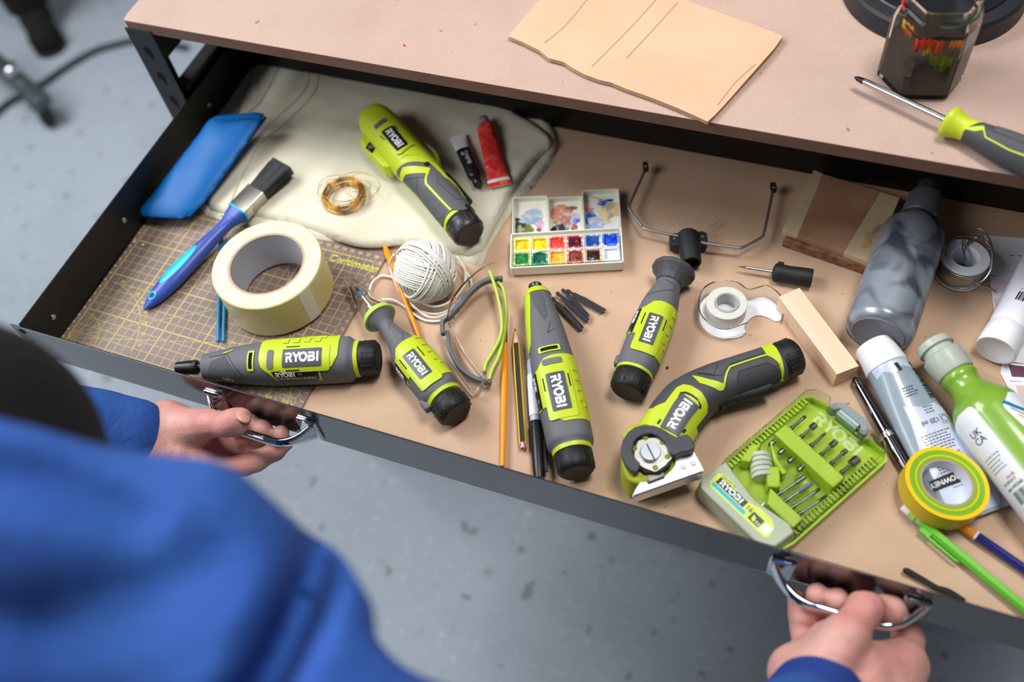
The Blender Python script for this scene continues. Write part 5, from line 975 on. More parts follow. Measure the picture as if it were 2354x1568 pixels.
# ---- white tube
WT = mat('white_tube', (0.90, 0.90, 0.94), .35, coat=.3)
A = W(2288, 806, .0175); B = W(2415, 585, .0175); o, L = thing3('paint_tube', 'white plastic tube with a barcode lying over the colour cards', 'paint tube', tuple(A), tuple(B), 0, 'large paint tubes at the right end')
lf = Loft([(.028, 0, 0, .0155, .0155, 2), (.031, 0, 0, .0175, .0170, 2), (.06, 0, 0, .0185, .0165, 2), (.12, 0, -.004, .0215, .0110, 2.4), (.165, 0, -.012, .0255, .0012, 4)], 8); g = G(); lf.solid(g, .0002, lf.L - .0002, 0, 40, 40); b = g.build('tube_body', WT, o, ang=50)
G().lathe([(.0012, .0140), (.0, .0155), (.0, .0175), (.001, .0182), (.024, .0176), (.026, .0170), (.0285, .0160)], (0, 0, 0), (1, 0, 0), 48).build('cap', mat('cap_white', (0.89, 0.89, 0.91), .4), o, ang=40)
g = G(); random.seed(21); y = -.012
bars = [];
while y < .006: w_ = random.choice((.0005, .0005, .0010, .0015)); bars.append((y, w_)); y += w_ + random.choice((.0005, .0008))
lf.wrap(g, [[(.024, y_), (.036, y_), (.036, y_ + w_), (.024, y_ + w_)] for y_, w_ in bars], .0002, .018, 0, th0=math.radians(8), skirt=0)
lf.wrap(g, xf(text_polys('9 636822', .0032)[0], a=-math.pi / 2, t=(.0385, .006)), .0002, .018, 0, th0=math.radians(8), skirt=0)
g.build('barcode', mat('barcode_navy', (0.16, 0.18, 0.27), .5), b)
# ---- green paint bottle
GRN = mat('green_paint', (0.48, 0.64, 0.20), .30, coat=.5); LBL = mat('bottle_label', (0.90, 0.91, 0.93), .3, coat=.4)
A = W(2148, 797, .0285); B = W(2398, 1114, .0285); o, L = thing3('paint_bottle', 'bottle of light green paint with a cloudy cap beside the colour cards', 'paint bottle', tuple(A), tuple(B))
rows = [(.030, .0135), (.0345, .0160), (.0375, .0168), (.040, .0160), (.043, .0146), (.050, .0150), (.056, .0180), (.064, .0245), (.071, .0285), (.079, .0302), (.100, .0305), (.200, .0305), (.206, .029), (.210, .022)]
lf = Loft([(x, 0, 0, r, r, 2) for x, r in rows], 6, smooth=False); g = G(); lf.solid(g, .0001, lf.L - .0001, 0, 90, 56); bd = g.build('bottle_body', GRN, o, ang=60)
x0 = .030; S = lambda x: x - x0
FR2 = mat('cloudy_cap', (0.78, 0.82, 0.77), .3, trans=.35, ior=1.3)
G().lathe([(.0, .0100), (.001, .0135), (.010, .0150), (.012, .0182), (.013, .0188), (.031, .0178), (.033, .0165)], (0, 0, 0), (1, 0, 0), 48).build('cap', FR2, o, ang=30)
g = G(); g.lathe([(-.002, .0148), (-.003, .0160), (.004, .0168), (.0045, .0152)], (.0, 0, .0), (1, 0, 0), 40, closed=True); g.build('flip_lid', FR2, o, ang=40)
R_ = .0305; rl = -.9
g = G(); Pl = [(S(.072), -.016), (S(.072), -.001), (S(.0745), .0015), (S(.078), .0025), (S(.205), .0025), (S(.205), -.050), (S(.085), -.050), (S(.080), -.045)]
lf.wrap(g, [densify(Pl, 3)], .0003, R_, 0, th0=-.80, skirt=0); lab = g.build('label', LBL, bd, ang=30)
g = G()
def lt(txt, x, y, s, b_=.0, a=math.pi / 2): lf.wrap(g, xf(text_polys(txt, s, b_)[0], a=a, t=(x, y)), .0004, R_, 0, step=.004, th0=-.80, skirt=0)
lt('UK', S(.0965), -.0165, .0085, .0001, math.pi / 2); lt('CA', S(.1035), -.0165, .0085, .0001, math.pi / 2)
random.seed(9)
for k in range(5):
    x = S(.116 + .0032 * k); y = -.022
    while y < -.006: w_ = random.uniform(.001, .003); lf.wrap(g, [[(x, y), (x + .0008, y), (x + .0008, y + w_), (x, y + w_)]], .0004, R_, 0, th0=-.80, skirt=0); y += w_ + .0008
lt('91341017', S(.1425), -.020, .0036, .0001); lt('ean 642368', S(.1475), -.020, .0038, .0001); y = -.018
while y < -.001: w_ = random.choice((.0004, .0008, .0012)); lf.wrap(g, [[(S(.150), y), (S(.161), y), (S(.161), y + w_), (S(.150), y + w_)]], .0004, R_, 0, th0=-.80, skirt=0); y += w_ + random.choice((.0005, .0009))
g.build('print', BLACK_INK, lab)
g = G(); lt('myhome.co.uk'[-5:], S(.1375), -.013, .0036, .0001) if False else lf.wrap(g, xf(text_polys('.co.uk', .0040, .0001)[0], a=math.pi / 2, t=(S(.1385), -.0135)), .0004, R_, 0, step=.004, th0=-.80, skirt=0); g.build('red_print', mat('red_ink', (0.75, 0.12, 0.2), .5), lab)
cols_ = [(.10, .40, .66), (.28, .62, .36), (.93, .62, .08), (.93, .42, .20), (.86, .12, .32), (.93, .52, .58), (.05, .28, .55)]
g = G(); lf.wrap(g, [densify([(S(.076), .027), (S(.086), .0135), (S(.090), .013), (S(.200), .030), (S(.200), .050), (S(.080), .050)], 4)], .0003, R_, 0, th0=-.50, skirt=0); fl = g.build('front_label', LBL, bd, ang=30)
g = G()
for k in range(7): b0 = .087 + k * .0075; lf.wrap(g, stroke([(S(b0 - .004), .0155 + .0016 * k), (S(b0 + .004), .022 + .0012 * k), (S(b0 + .012), .031), (S(b0 + .001), .040)], .0013 if k not in (0, 6) else .0035), .0005, R_, k, th0=-.50, skirt=0)
g.build('rainbow_chevrons', [mat('chev_%d' % k, c_, .4) for k, c_ in enumerate(cols_)], fl)
# ---- grey paint tube
GT = mat('grey_blue_tube', (0.56, 0.61, 0.66), .3, coat=.5); GT2 = mat('tube_pale', (0.76, 0.79, 0.86), .35, coat=.4, var=(0.72, 0.76, 0.84), vscale=60)
A = W(2006, 793, .0185); B = W(2250, 1188, .004); o, L = thing3('paint_tube', 'blue grey acrylic paint tube with white cap running under the striped tape roll', 'paint tube', tuple(A), tuple(B), 0, 'large paint tubes at the right end')
lf = Loft([(.026, 0, 0, .0185, .0175, 2), (.030, 0, 0, .0195, .0180, 2), (.07, 0, 0, .0235, .0135, 2.1), (.12, 0, 0, .0265, .0085, 2.3), (L - .012, 0, 0, .0285, .0018, 3), (L, 0, 0, .0290, .0008, 5)], 8); g = G(); lf.solid(g, .0002, lf.L - .0002, 0, 50, 48); bd = g.build('tube_body', GT, o, ang=60)
G().lathe([(.0, .0165), (.0012, .0178), (.024, .0200), (.0265, .0198), (.0275, .0185)], (0, 0, 0), (1, 0, 0), 48).build('cap', mat('tube_cap_white', (0.90, 0.90, 0.92), .35), o, ang=35)
R_ = 'y'; s = lambda x: x - .026
g = G(); lf.wrap(g, [densify([(.0005, -.018), (.0005, .024), (.011, .024), (.014, .015), (.010, .005), (.015, -.004), (.009, -.012), (.012, -.018)], 2)], .0002, R_, 0, skirt=0)
lf.wrap(g, [densify([(.045, -.012), (.052, .004), (.050, .016), (.058, .024), (L - .040, .028), (L - .028, .022), (L - .028, -.022), (.085, -.018), (.060, -.013)], 3)], .0002, R_, 0, skirt=0); pl_ = g.build('pale_label', GT2, bd, ang=30)
g = G(); y = 0
random.seed(33); y = .012
x = .006
while x < .046: w_ = random.choice((.0004, .0008, .0012)); lf.wrap(g, [[(x, .0145), (x + w_, .0145), (x + w_, .0225), (x, .0225)]], .0005, R_, 1, skirt=0); x += w_ + random.choice((.0005, .0009, .0012))
lf.wrap(g, [[(.006, -.001), (.014, .0002), (.014, .0035), (.006, .0025)]], .0005, R_, 1, skirt=0)
lf.wrap(g, xf(text_polys('120 ml', .0062, .00008)[0], a=-math.pi / 2, t=(.0640, .0115)), .0005, R_, 1, step=.004, skirt=0)
lf.wrap(g, stroke(arc(.0665, .0170, .0030, 0, 360, 16), .0005) + stroke([(.0625, .013), (.0625, .021), (.071, .021), (.071, .013), (.0625, .013)], .0003), .0005, R_, 1, skirt=0)
for blk, n_, y0_, y1_ in ((.030, 4, -.006, .004), (.052, 3, .003, .011), (.076, 7, -.012, .012), (.097, 9, -.012, .014), (L - .062, 4, -.008, .010)):
    for j in range(n_):
        x = blk + j * .0026; y = y0_
        while y < y1_: w_ = random.uniform(.0012, .0035); lf.wrap(g, [[(x, y), (x + .0008, y), (x + .0008, y + w_), (x, y + w_)]], .0005, R_, 1, skirt=0); y += w_ + .0008
xb = L * .80 - .030; lf.wrap(g, [densify([(xb, -.024), (xb + .0095, -.024), (xb + .0095, .019), (xb, .019)], 3)], .0006, R_, 1, skirt=0)
lf.wrap(g, xf(text_polys('ROWNEY', .0062, .00012)[0], a=-math.pi / 2, t=(xb + .0024, .0018)), .0008, R_, 0, step=.004, skirt=0); lf.wrap(g, [[(xb + .0045, .0030), (xb + .0075, .0055), (xb + .0045, .0080), (xb + .0015, .0055)]], .0008, R_, 0, skirt=0)
g.build('print', [WHITE_INK, BLACK_INK], pl_)
# ---- stylus pen
GUN = mat('gunmetal', (0.42, 0.40, 0.42), .16, 1.0)
o, L = rod('ballpoint_pen', 'shiny dark metal pen with a rubber tip beside the grey paint tube', 'pen', (1964, 868), (2092, 1092), .0050, None, None)
g = G(); g.lathe([(0, .0015), (.002, .0036), (.004, .0040)], (0, 0, 0), (1, 0, 0), 20); g.build('rubber_tip', BLACKM, o)
G().lathe([(.004, .0040), (.009, .0042), (.012, .0048), (.060, .0053), (.062, .0056), (.0625, .0053)], (0, 0, 0), (1, 0, 0), 32).build('cap_barrel', GUN, o, ang=50)
G().lathe([(.062, .0058), (.0635, .0060), (.065, .0056), (.0655, .0060), (.067, .0058)], (0, 0, 0), (1, 0, 0), 32).build('centre_ring', STEEL, o)
G().lathe([(.067, .0054), (L, .0052)], (0, 0, 0), (1, 0, 0), 32).build('lower_barrel', GUN, o)
for x in (.006, .008): G().lathe([(x, .0042), (x + .0004, .0046), (x + .0008, .0042)], (0, 0, 0), (1, 0, 0), 24).build('tip_ring', STEEL, o)
# ---- striped electrical tape
YT = mat('tape_yellow', (0.95, 0.75, 0.06), .35); GTp = mat('tape_green', (0.45, 0.66, 0.12), .35)
c = W(2174, 1108, .030); Ro = .0345; et = thing('electrical_tape_roll', 'green and yellow striped electrical tape roll resting on the grey paint tube', 'tape', (c[0], c[1], .0092)); H = .0185
et.rotation_euler = (math.radians(-4), math.radians(5), 0)
rr = [.0225, .0262, .0268, .0305, .0345]
prof = [(0, .0225), (0, Ro)] + [(H * t, Ro) for t in (.12, .20, .36, .44, .60, .68, .84, .92)] + [(H, Ro), (H, .0310), (H + .0001, .0262), (H + .0001, .0252), (H, .0225)]
mm = [0, 0, 1, 0, 1, 0, 1, 0, 1, 0, 0, 1, 0, 1, 0]
g = G(); g.lathe(prof, n=72, m=mm, closed=True); g.build('tape_winding', [YT, GTp], et, ang=40)
g = G(); g.lathe([(0, .0205), (0, .0224), (H - .0002, .0224), (H, .0205)], n=64, m=[1, 1, 1, 0], closed=True); g.build('card_core', [mat('core_white', (0.86, 0.86, 0.89), .5), mat('core_brown', (0.66, 0.56, 0.50), .9)], et)
# ---- green mechanical pencil, navy pencil, black clip
MG = mat('pencil_green', (0.40, 0.72, 0.20), .32)
o, L = rod('mechanical_pencil', 'light green mechanical pencil with a white eraser end', 'mechanical pencil', (2074, 1165), (2420, 1452), .0055, None, None)
G().lathe([(0, .0028), (.001, .0032), (.008, .0032)], (0, 0, 0), (1, 0, 0), 20).build('eraser', mat('eraser_white', (0.90, 0.91, 0.88), .7), o)
G().lathe([(.0075, .0040), (.014, .0044), (.0145, .0036), (.019, .0036)], (0, 0, 0), (1, 0, 0), 24).build('push_button', mat('translucent_green', (0.58, 0.80, 0.42), .35), o, ang=30)
R_ = .0046; g = G(); g.rings([[(x, r * math.cos(math.pi / 3 * j), r * math.sin(math.pi / 3 * j)) for j in range(6)] for x, r in ((.019, .0040), (.021, R_), (L - .02, R_), (L, .003))]); bq = g.build('barrel', MG, o, bevel=.0004, ang=30)
g = G(); g.box((.0275, -.0050, .0005), (.010, .006, .0040)); g.prism([(.030, -.0085), (.0585, -.0085), (.062, -.0065), (.060, -.0058), (.057, -.0065), (.030, -.0060)], -.0015, .0020); g.build('pocket_clip', MG, bq, bevel=.0005)
NV = mat('pencil_navy', (0.08, 0.12, 0.40), .3)
o, L = rod('pencil', 'navy hexagonal pencil with an orange dipped end beside the green mechanical pencil', 'pencil', (2206, 1206), (2440, 1367), .0040, None, None)
g = G(); g.rings([hexr(x, .0042) for x in (.0158, L)]); g.build('painted_barrel', NV, o, bevel=.0004, ang=30)
g = G(); g.rings([hexr(x, r) for x, r in ((0, .0030), (.001, .0040), (.0140, .0043))]); g.build('dipped_end', mat('dip_orange', (0.88, 0.52, 0.10), .3), o, bevel=.0004, ang=30)
g = G(); g.rings([hexr(x, .0043) for x in (.0140, .0158)]); g.build('white_band', WHITEP, o)
g = G(); A = [Vector(W(a, b, z)) for a, b, z in ((2080, 1311, .0035), (2118, 1333, .0032), (2150, 1352, .0028), (2165, 1356, .0030), (2185, 1364, .0030), (2215, 1384, .0025))]; A0 = A[0].copy(); A = [p - A0 for p in A]
g.tube(catmull(A, 5), .0016, 8); g.tube([p + Vector((.0012, .0018, -.0004)) for p in catmull(A, 5)], .0014, 8); g.lathe([(-.0015, .0012), (0, .0026), (.004, .0024)], (0, 0, 0), tuple((A[1] - A[0]).normalized()), 12)
o = g.build('hair_grip', BLACKM); o.location = A0; tag(o, 'thin black bent hair grip lying against the drawer front by the right handle', 'hair grip')
# ---- accessory case
cz = .0; cfm = Fr(W(1601, 1105, .028), math.atan2((W(1862, 885, .028) - W(1601, 1105, .028))[1], (W(1862, 885, .028) - W(1601, 1105, .028))[0])); cfm.loc[2] = -.002
cs = thing('accessory_case', 'clear lidded lime case of rotary tool bits with a printed label', 'bit case', tuple(cfm.loc), cfm.a)
CLID = mat('lid_clear', (0.96, 0.975, 0.95), .04, trans=1.0, ior=1.08); CASEL = mat('case_lime', (0.70, 0.80, 0.22), .4); CASEB = mat('case_lime_base', (0.70, 0.82, 0.20), .45)
def mm_(P): return [(x * K, y * K) for x, y in P]
out_ = mm_([(1, -2), (6, 2), (140, 2), (147, -4), (151, -20), (143, -24), (143, -62), (151, -66), (151, -84), (144, -91), (26, -90), (8, -86), (0, -78)])
ins = lambda P, d: [tuple(np.array(p) + (np.mean(P, 0) - np.array(p)) / np.linalg.norm(np.mean(P, 0) - np.array(p)) * d) for p in P]
g = G(); n_ = len(out_); i_ = ins(out_, .003); v = [(x, y, 0) for x, y in out_] + [(x, y, .011) for x, y in out_] + [(x, y, .011) for x, y in i_] + [(x, y, .0035) for x, y in i_]
g.add(v, [tuple(range(n_))] + [(k * n_ + i, k * n_ + (i + 1) % n_, (k + 1) * n_ + (i + 1) % n_, (k + 1) * n_ + i) for k in range(3) for i in range(n_)] + [tuple(range(3 * n_, 4 * n_))]); base_ = g.build('base_tray', CASEB, cs, bevel=.0006, ang=30)
lo_ = mm_([(30, 1), (139, 1), (146, -4), (150, -19), (143, -24), (143, -62), (150, -66), (150, -82), (143, -89), (30, -88)]); lt_ = [tuple(np.array(p) * .965 + np.mean(lo_, 0) * .035) for p in lo_]; lq_ = [tuple(np.array(p) * .955 + np.mean(lo_, 0) * .045) for p in lo_]
g = G(); n_ = len(lo_); v = [(x, y, .0112) for x, y in lo_] + [(x, y, .0265) for x, y in lt_] + [(x, y, .0285) for x, y in lq_]
f = [(k * n_ + i, k * n_ + (i + 1) % n_, (k + 1) * n_ + (i + 1) % n_, (k + 1) * n_ + i) for k in range(2) for i in range(n_)] + [tuple(range(2 * n_, 3 * n_))]; g.add(v, f)
lid_ = g.build('clear_lid', CLID, cs, bevel=.0007, ang=25); sd = lid_.modifiers.new('s', 'SOLIDIFY'); sd.thickness = .0008
P, w_ = ryobi(); g = G(); flat(g, xf(P, .012, -math.pi / 2, (.118, -.024)), .0290, 0); g.build('embossed_lettering', mat('emboss', (0.95, 0.97, 0.93), .3, alpha=.22), lid_)
for y in (-.004, -.083):
    g = G()
    for x in np.arange(.034, .138, .0042): g.prism([(x, y - .003), (x + .0022, y - .003), (x + .0016, y + .003), (x + .0004, y + .003)], .0100, .0145)
    g.build('toothed_rail', CASEB, base_)
def blk(P, z0_, z1_, m_, nm='bit_rack', par=None, bv=.0015): return G().prism(mm_(P), z0_, z1_).build(nm, m_, par or cs, bevel=bv, seg=3)
blk([(30, -86), (142, -88), (142, -2), (30, -1)], .0035, .0060, CASEL, 'inner_floor', bv=.0003)
rk = blk([(86, -11), (101, -11), (99, -80), (84, -80)], .006, .0240, CASEL)
rk2 = blk([(33, -52), (46, -44), (45, -82), (32, -82)], .006, .0215, CASEL)
blk([(44, -42), (52, -50), (66, -36), (58, -28)], .006, .0225, CASEL, 'disc_cradle'); blk([(64, -4), (72, -10), (50, -16), (46, -9)], .006, .0215, CASEL, 'disc_cradle')
g = G(); g.prism(mm_([(76, -16), (79, -13), (70, -30), (66, -44), (62, -43), (67, -28)]), .006, .0235); g.build('retaining_arm', CASEL, cs, bevel=.001)
FELT = mat('felt_white', (0.90, 0.89, 0.86), .9, bump=.0003, bscale=500)
ax_ = Vector((-.62, -.78, 0)).normalized()
for k in range(5): p = Vector((.0650, -.0145, .0140)) + ax_ * (.0048 * k); G().lathe([(0, .0095), (.0004, .0100), (.0036, .0100), (.004, .0095)], p, ax_, 28).build('felt_disc', FELT, cs, ang=40)
BIT = mat('bit_steel', (0.55, 0.56, 0.58), .3, 1.0); STONE = mat('grinding_stone', (0.46, 0.52, 0.58), .8)
def bit(x, y, L_, hl, hr, m_, z=.0185, ang_=0.0, nm='bit', back=0):
    b_ = thing(nm, '', '', (0, 0, 0)) if False else None; d = Vector((math.cos(ang_), math.sin(ang_), 0)); p = Vector((x * K, y * K, z)); g = G()
    g.lathe([(0, .0013), (L_ * K - hl * K, .0013)], p, d, 10); g.lathe([(-.001, .0020), (.002, .0020)], p + d * .002, d, 12)
    if hl: g.lathe([(0, .0013), (.0012, hr * K), (hl * K - .001, hr * K * .95), (hl * K, hr * K * .5)], p + d * (L_ - hl) * K, d, 10, m=1)
    g.build(nm, [BIT, m_], cs)
for k, (hl, hr) in enumerate(((5, 1.6), (7, 3.0), (5, 1.2), (9, 2.8), (7, 2.2), (10, 4.2))): bit(101, -16 - 11.6 * k, 19 + hl * .4, hl, hr, BIT)
for k, hl in enumerate((6, 6, 5, 5)): bit(84, -15 - 11 * k, 8, hl, 2.2, BIT, ang_=math.pi)
for k, (y, hl, hr, m_) in enumerate(((-52, 12, 2.2, BIT), (-60, 16, 2.3, STONE), (-68, 10, 1.6, BIT), (-76, 12, 1.4, BIT))): bit(46, y, 32, hl, hr, m_, .0175, -.12)
bit(26, -50, 9, 3, 1.6, DSW, .016, .1)
FROC = mat('frosted_compartment', (0.80, 0.83, 0.75), .35, trans=.35, ior=1.25)
lc = mm_([(-1, -3), (5, 3), (37, 1), (33, -10), (27, -44), (33, -80), (30, -89), (7, -87), (-2, -78)]); lct = [tuple(np.array(p) * .93 + np.mean(lc, 0) * .07) for p in lc]
cmp_ = G().prism(lc, .0012, .0240, top=lct).build('label_compartment', FROC, cs, bevel=.0015, seg=3)
la = mm_([(21, -6), (24, -9), (24, -20), (20.5, -31), (21.5, -44), (24, -52), (24, -66), (20, -72), (10, -75), (7, -72), (7, -10), (10, -6)])
def lbp(P): return [[(x * K, y * K) for x, y in P]]
g = G(); flat(g, [la], .02425, 0); 
flat(g, lbp([(9.0, -9), (12.5, -9), (12.5, -47), (9.0, -47)]), .02432, 1)
flat(g, lbp([(13.4, -10), (20.6, -10), (20.6, -42), (13.4, -42)]), .02432, 2)
P, w_ = ryobi(); flat(g, xf(P, .0054, -math.pi / 2, (.0144, -.0125), sx=1.15), .02438, 3)
flat(g, xf(text_polys('16', .0066, .00012)[0], a=-math.pi / 2, t=(.0148, -.0435)), .02438, 2); flat(g, xf(text_polys('PC', .0026)[0], a=-math.pi / 2, t=(.0150, -.0525)), .02438, 2)
flat(g, xf(text_polys('RAR100K-16', .0028)[0], a=-math.pi / 2, t=(.0215, -.0100)), .02438, 2)
flat(g, lbp([(9.6, -51), (18, -51), (18, -63), (9.6, -63)]), .02432, 2); flat(g, lbp([(15.6, -54), (16.6, -53), (11.5, -53.6), (10.4, -56), (11.5, -57.5), (15.4, -56)]), .02438, 0); flat(g, xf(text_polys('3.2', .0036, .0001)[0], a=-math.pi / 2, t=(.0110, -.0580)), .02438, 3)
flat(g, lbp([(9.6, -64.5), (18, -64.5), (18, -73), (9.6, -72)]), .02432, 3)
g.build('printed_label', [mat('label_lime', (0.78, 0.86, 0.24), .35), mat('label_cyan', (0.02, 0.66, 0.84), .35), LABELK, WHITE_INK], cmp_, smooth=False)
LAT = mat('latch_grey', (0.62, 0.67, 0.70), .2, trans=.3, ior=1.2)
g = G(); g.prism(mm_([(144, -22), (151, -25), (157, -31), (157, -56), (151, -62), (144, -64), (144, -58), (150, -55), (150, -32), (144, -28)]), .009, .0215); lt__ = g.build('latch', LAT, cs, bevel=.0008)
G().box((.1475, -.0430, .0150), (.006, .022, .010)).build('latch_bar', mat('latch_bar', (0.66, 0.72, 0.75), .25), lt__, bevel=.001)
# loose spoil: crumbs and shreds lying about
CR = mat('crumb_white', (0.90, 0.89, 0.86), .5); CD = mat('crumb_dark', (0.22, 0.15, 0.12), .8)
for k, (a, b, s_, m_, lb) in enumerate(((309, 557, .0016, CR, 'small white bead on the left edge of the cutting mat'), (329, 564, .0015, CR, 'second small white bead, just right of the first on the mat edge'), (1534, 846, .0013, CD, 'dark crumb between the two tools above the power cutter'), (929, 103, .0022, mat('red_shred', (0.80, 0.15, 0.16), .5), 'tiny red plastic shred on the worktop near its front edge'))):
    z = .168 if b < 200 else (0.0002 if a < 400 else -.002); p = W(a, b, z + s_ * .5); g = G(); g.lathe([(-s_, s_ * .2), (-s_ * .6, s_ * .8), (0, s_), (s_ * .6, s_ * .8), (s_, s_ * .2)], n=10) if k != 3 else g.box((0, 0, 0), (.0035, .0014, .0008), 0, Matrix.Rotation(-.7, 3, 'Z'))
    o = g.build('crumb' if k != 3 else 'plastic_shred', m_); o.location = (p[0], p[1], z + (s_ if k != 3 else .0004)); tag(o, lb, 'crumb' if k != 3 else 'plastic shred')
# ================================================================ on the worktop and on the floor
WT0 = .168
KRAFT = mat('kraft_card', (0.81, 0.675, 0.565), .75, var=(0.79, 0.65, 0.535), vscale=12, bump=.00006, bscale=90)
KRD = mat('kraft_torn', (0.76, 0.56, 0.40), .9, bump=.0004, bscale=300)
z1 = WT0 + .0052
px = [(1168, 84), (1200, 97), (1240, 117), (1262, 135), (1295, 143), (1318, 158), (1345, 172), (1378, 184), (1405, 190), (1440, 205), (1500, 226), (1560, 250), (1600, 267), (1627, 279), (1645, 262), (1665, 240), (1705, 196), (1745, 152), (1780, 112), (1800, 84), (1730, 56), (1640, 22), (1560, -8), (1420, -55), (1330, -85), (1290, -55), (1240, 0), (1215, 30)]
kf = Fr(W(1480, 110, z1), 0); kf.loc[2] = WT0; kb = thing('cardboard_sheet', 'torn sheet of brown corrugated cardboard lying on the worktop edge', 'cardboard', tuple(kf.loc))
ck = kf.l2(px, z1); kzf = lambda x, y: .0016 * nz(x, y, 12, 4) + .0012 + .0022 * max(0, -x * 4 - .2)
bm = tess([ck], .006); bm.verts.index_update(); be = [(e.verts[0].index, e.verts[1].index) for e in bm.edges if e.is_boundary]
tp_ = [(v.co.x, v.co.y, .0040 + kzf(v.co.x, v.co.y)) for v in bm.verts]; fc = [tuple(a.index for a in q.verts) for q in bm.faces]; bm.free()
g = G(); n_ = len(tp_); g.add(tp_ + [(x, y, z - .0012) for x, y, z in tp_], fc + [tuple(i + n_ for i in q[::-1]) for q in fc] + [(b, a, a + n_, b + n_) for a, b in be]); g.build('top_liner', KRAFT, kb, ang=80)
g = G(); sc_ = [(x * .993, y * .993, z) for x, y, z in tp_]; g.add([(x, y, z - .0014) for x, y, z in sc_] + [(x, y, z - .0030) for x, y, z in sc_], fc + [tuple(i + n_ for i in q[::-1]) for q in fc] + [(b, a, a + n_, b + n_) for a, b in be]); g.build('fluted_core', KRD, kb, ang=80)
g = G(); sc_ = [(x * .998, y * .998, z) for x, y, z in tp_]; g.add([(x, y, max(z - .0031, .0006)) for x, y, z in sc_] + [(x, y, max(z - .0040, 0.0)) for x, y, z in sc_], fc + [tuple(i + n_ for i in q[::-1]) for q in fc] + [(b, a, a + n_, b + n_) for a, b in be]); g.build('bottom_liner', KRAFT, kb, ang=80)
CRS = mat('kraft_crease', (0.74, 0.57, 0.44), .8)
for P in ([(1350, -2), (1300, 60), (1252, 100)], [(1510, -2), (1440, 75), (1360, 155)], [(1558, 5), (1500, 70), (1440, 135)], [(1735, 150), (1690, 190), (1650, 240)]):
    g = G(); c_ = catmull([np.array(kf.l(a, b, z1)[:2]) for a, b in P], 8); g.tube([Vector((p[0], p[1], .0040 + kzf(p[0], p[1]) + .00005)) for p in c_], .0005, 5); g.build('crease', CRS, kb)
for P in ([(1310, 158), (1338, 178), (1378, 187)], [(1362, 186), (1374, 200)], [(1655, 248), (1680, 236), (1690, 226)]): g = G(); g.tube([Vector(kf.l(a, b, z1 - .001)) - Vector((0, 0, WT0)) for a, b in P], [.0006] * (len(P) - 1) + [.0002], 5); g.build('torn_fibre', KRD, kb)
# black lamp base
LB = mat('lamp_black', (0.13, 0.14, 0.16), .45); LB2 = mat('lamp_black_top', (0.10, 0.11, 0.13), .3)
cL, rL = W(2150, -45, WT0 + .012), .086
lb_ = thing('desk_lamp', 'round black desk lamp base standing behind the jar on the worktop', 'desk lamp', (cL[0], cL[1], WT0))
G().lathe([(0, rL * .97), (.001, rL), (.018, rL * .985), (.021, rL * .96), (.022, rL * .90)], n=96).build('base', LB, lb_, ang=30)
G().lathe([(.0215, rL * .83), (.0235, rL * .81), (.0245, rL * .76), (.0250, .001)], n=96).build('top_plate', LB2, lb_, ang=30)
g = G(); g.tube([Vector((0, .02, .024)), Vector((0, .03, .20)), Vector((-.03, .04, .40)), Vector((-.14, .05, .50))], .006, 12); g.build('arm', LB, lb_)
hd_ = Vector((-.17, .04, .475)); g = G(); g.lathe([(0, .016), (.02, .026), (.06, .055), (.062, .055), (.058, .051), (.022, .024)], hd_ + Vector((.02, 0, .045)), Vector((-.42, -.05, -1)).normalized(), 40, caps=False); g.build('shade', LB, lb_)
ll = bpy.data.lights.new('lamp_bulb', 'SPOT'); ll.energy = 1.8; ll.color = (1.0, .62, .32); ll.spot_size = math.radians(95); ll.spot_blend = 1.0; ll.shadow_soft_size = .02
lo__ = bpy.data.objects.new('lamp_bulb', ll); COL.objects.link(lo__); lo__.location = Vector(lb_.location) + hd_ + Vector((0, 0, .0)); lo__.rotation_euler = Vector((-.42, -.05, -1)).to_track_quat('-Z', 'Y').to_euler()
# jar
jc = (W(2018, 186, WT0) + W(2195, 203, WT0)) / 2; jc = W(2112, 176, WT0)
jr = thing('paint_water_jar', 'hexagonal glass jar of murky brown paint water on the worktop', 'jar', (jc[0], jc[1], WT0), math.radians(12))
GLS = mat('jar_glass', (0.97, 0.98, 0.97), .02, trans=1.0, ior=1.20); MUD = mat('muddy_water', (0.19, 0.15, 0.125), .12)
hexp = lambda r: smooth_poly([(r * math.cos(math.pi / 3 * j), r * math.sin(math.pi / 3 * j)) for j in range(6)], 2)
RJ = .0385
def hring(r, z): 
    P = [(r * math.cos(math.pi / 3 * j), r * math.sin(math.pi / 3 * j)) for j in range(6)]; out = []
    for j in range(6):
        a, b = np.array(P[j]), np.array(P[(j + 1) % 6]); out += [tuple(a * .93 + b * .07), tuple(a * .07 + b * .93)]
    return [(x, y, z) for x, y in out]
def cring(r, z, n=12):
    out = []
    for j in range(6):
        for t in (.07, .93): a = math.pi / 3 * (j + t); out.append((r * math.cos(a), r * math.sin(a), z))
    return out
def blendr(rh, rc, k, z): return [tuple(np.array(a) * (1 - k) + np.array(b) * k) for a, b in zip(hring(rh, z), cring(rc, z))]
g = G(); g.rings([hring(RJ * .90, 0), hring(RJ, .003), hring(RJ, .062), blendr(RJ, RJ * .9, .3, .070), blendr(RJ, .033, .8, .078), cring(.0305, .081), cring(.0305, .084), cring(.0325, .085), cring(.0325, .090), cring(.0310, .091), cring(.0290, .0905), cring(.0285, .080), blendr(RJ - .003, .031, .8, .076), hring(RJ - .003, .066), hring(RJ - .003, .006), hring(RJ * .5, .0065)], caps=True)
g.build('glass', GLS, jr, bevel=.0008, seg=2, ang=25)
g = G(); g.rings([hring(RJ - .0029, .0062), hring(RJ - .0029, .0450)]); wt_ = g.build('murky_water', MUD, jr, ang=25)
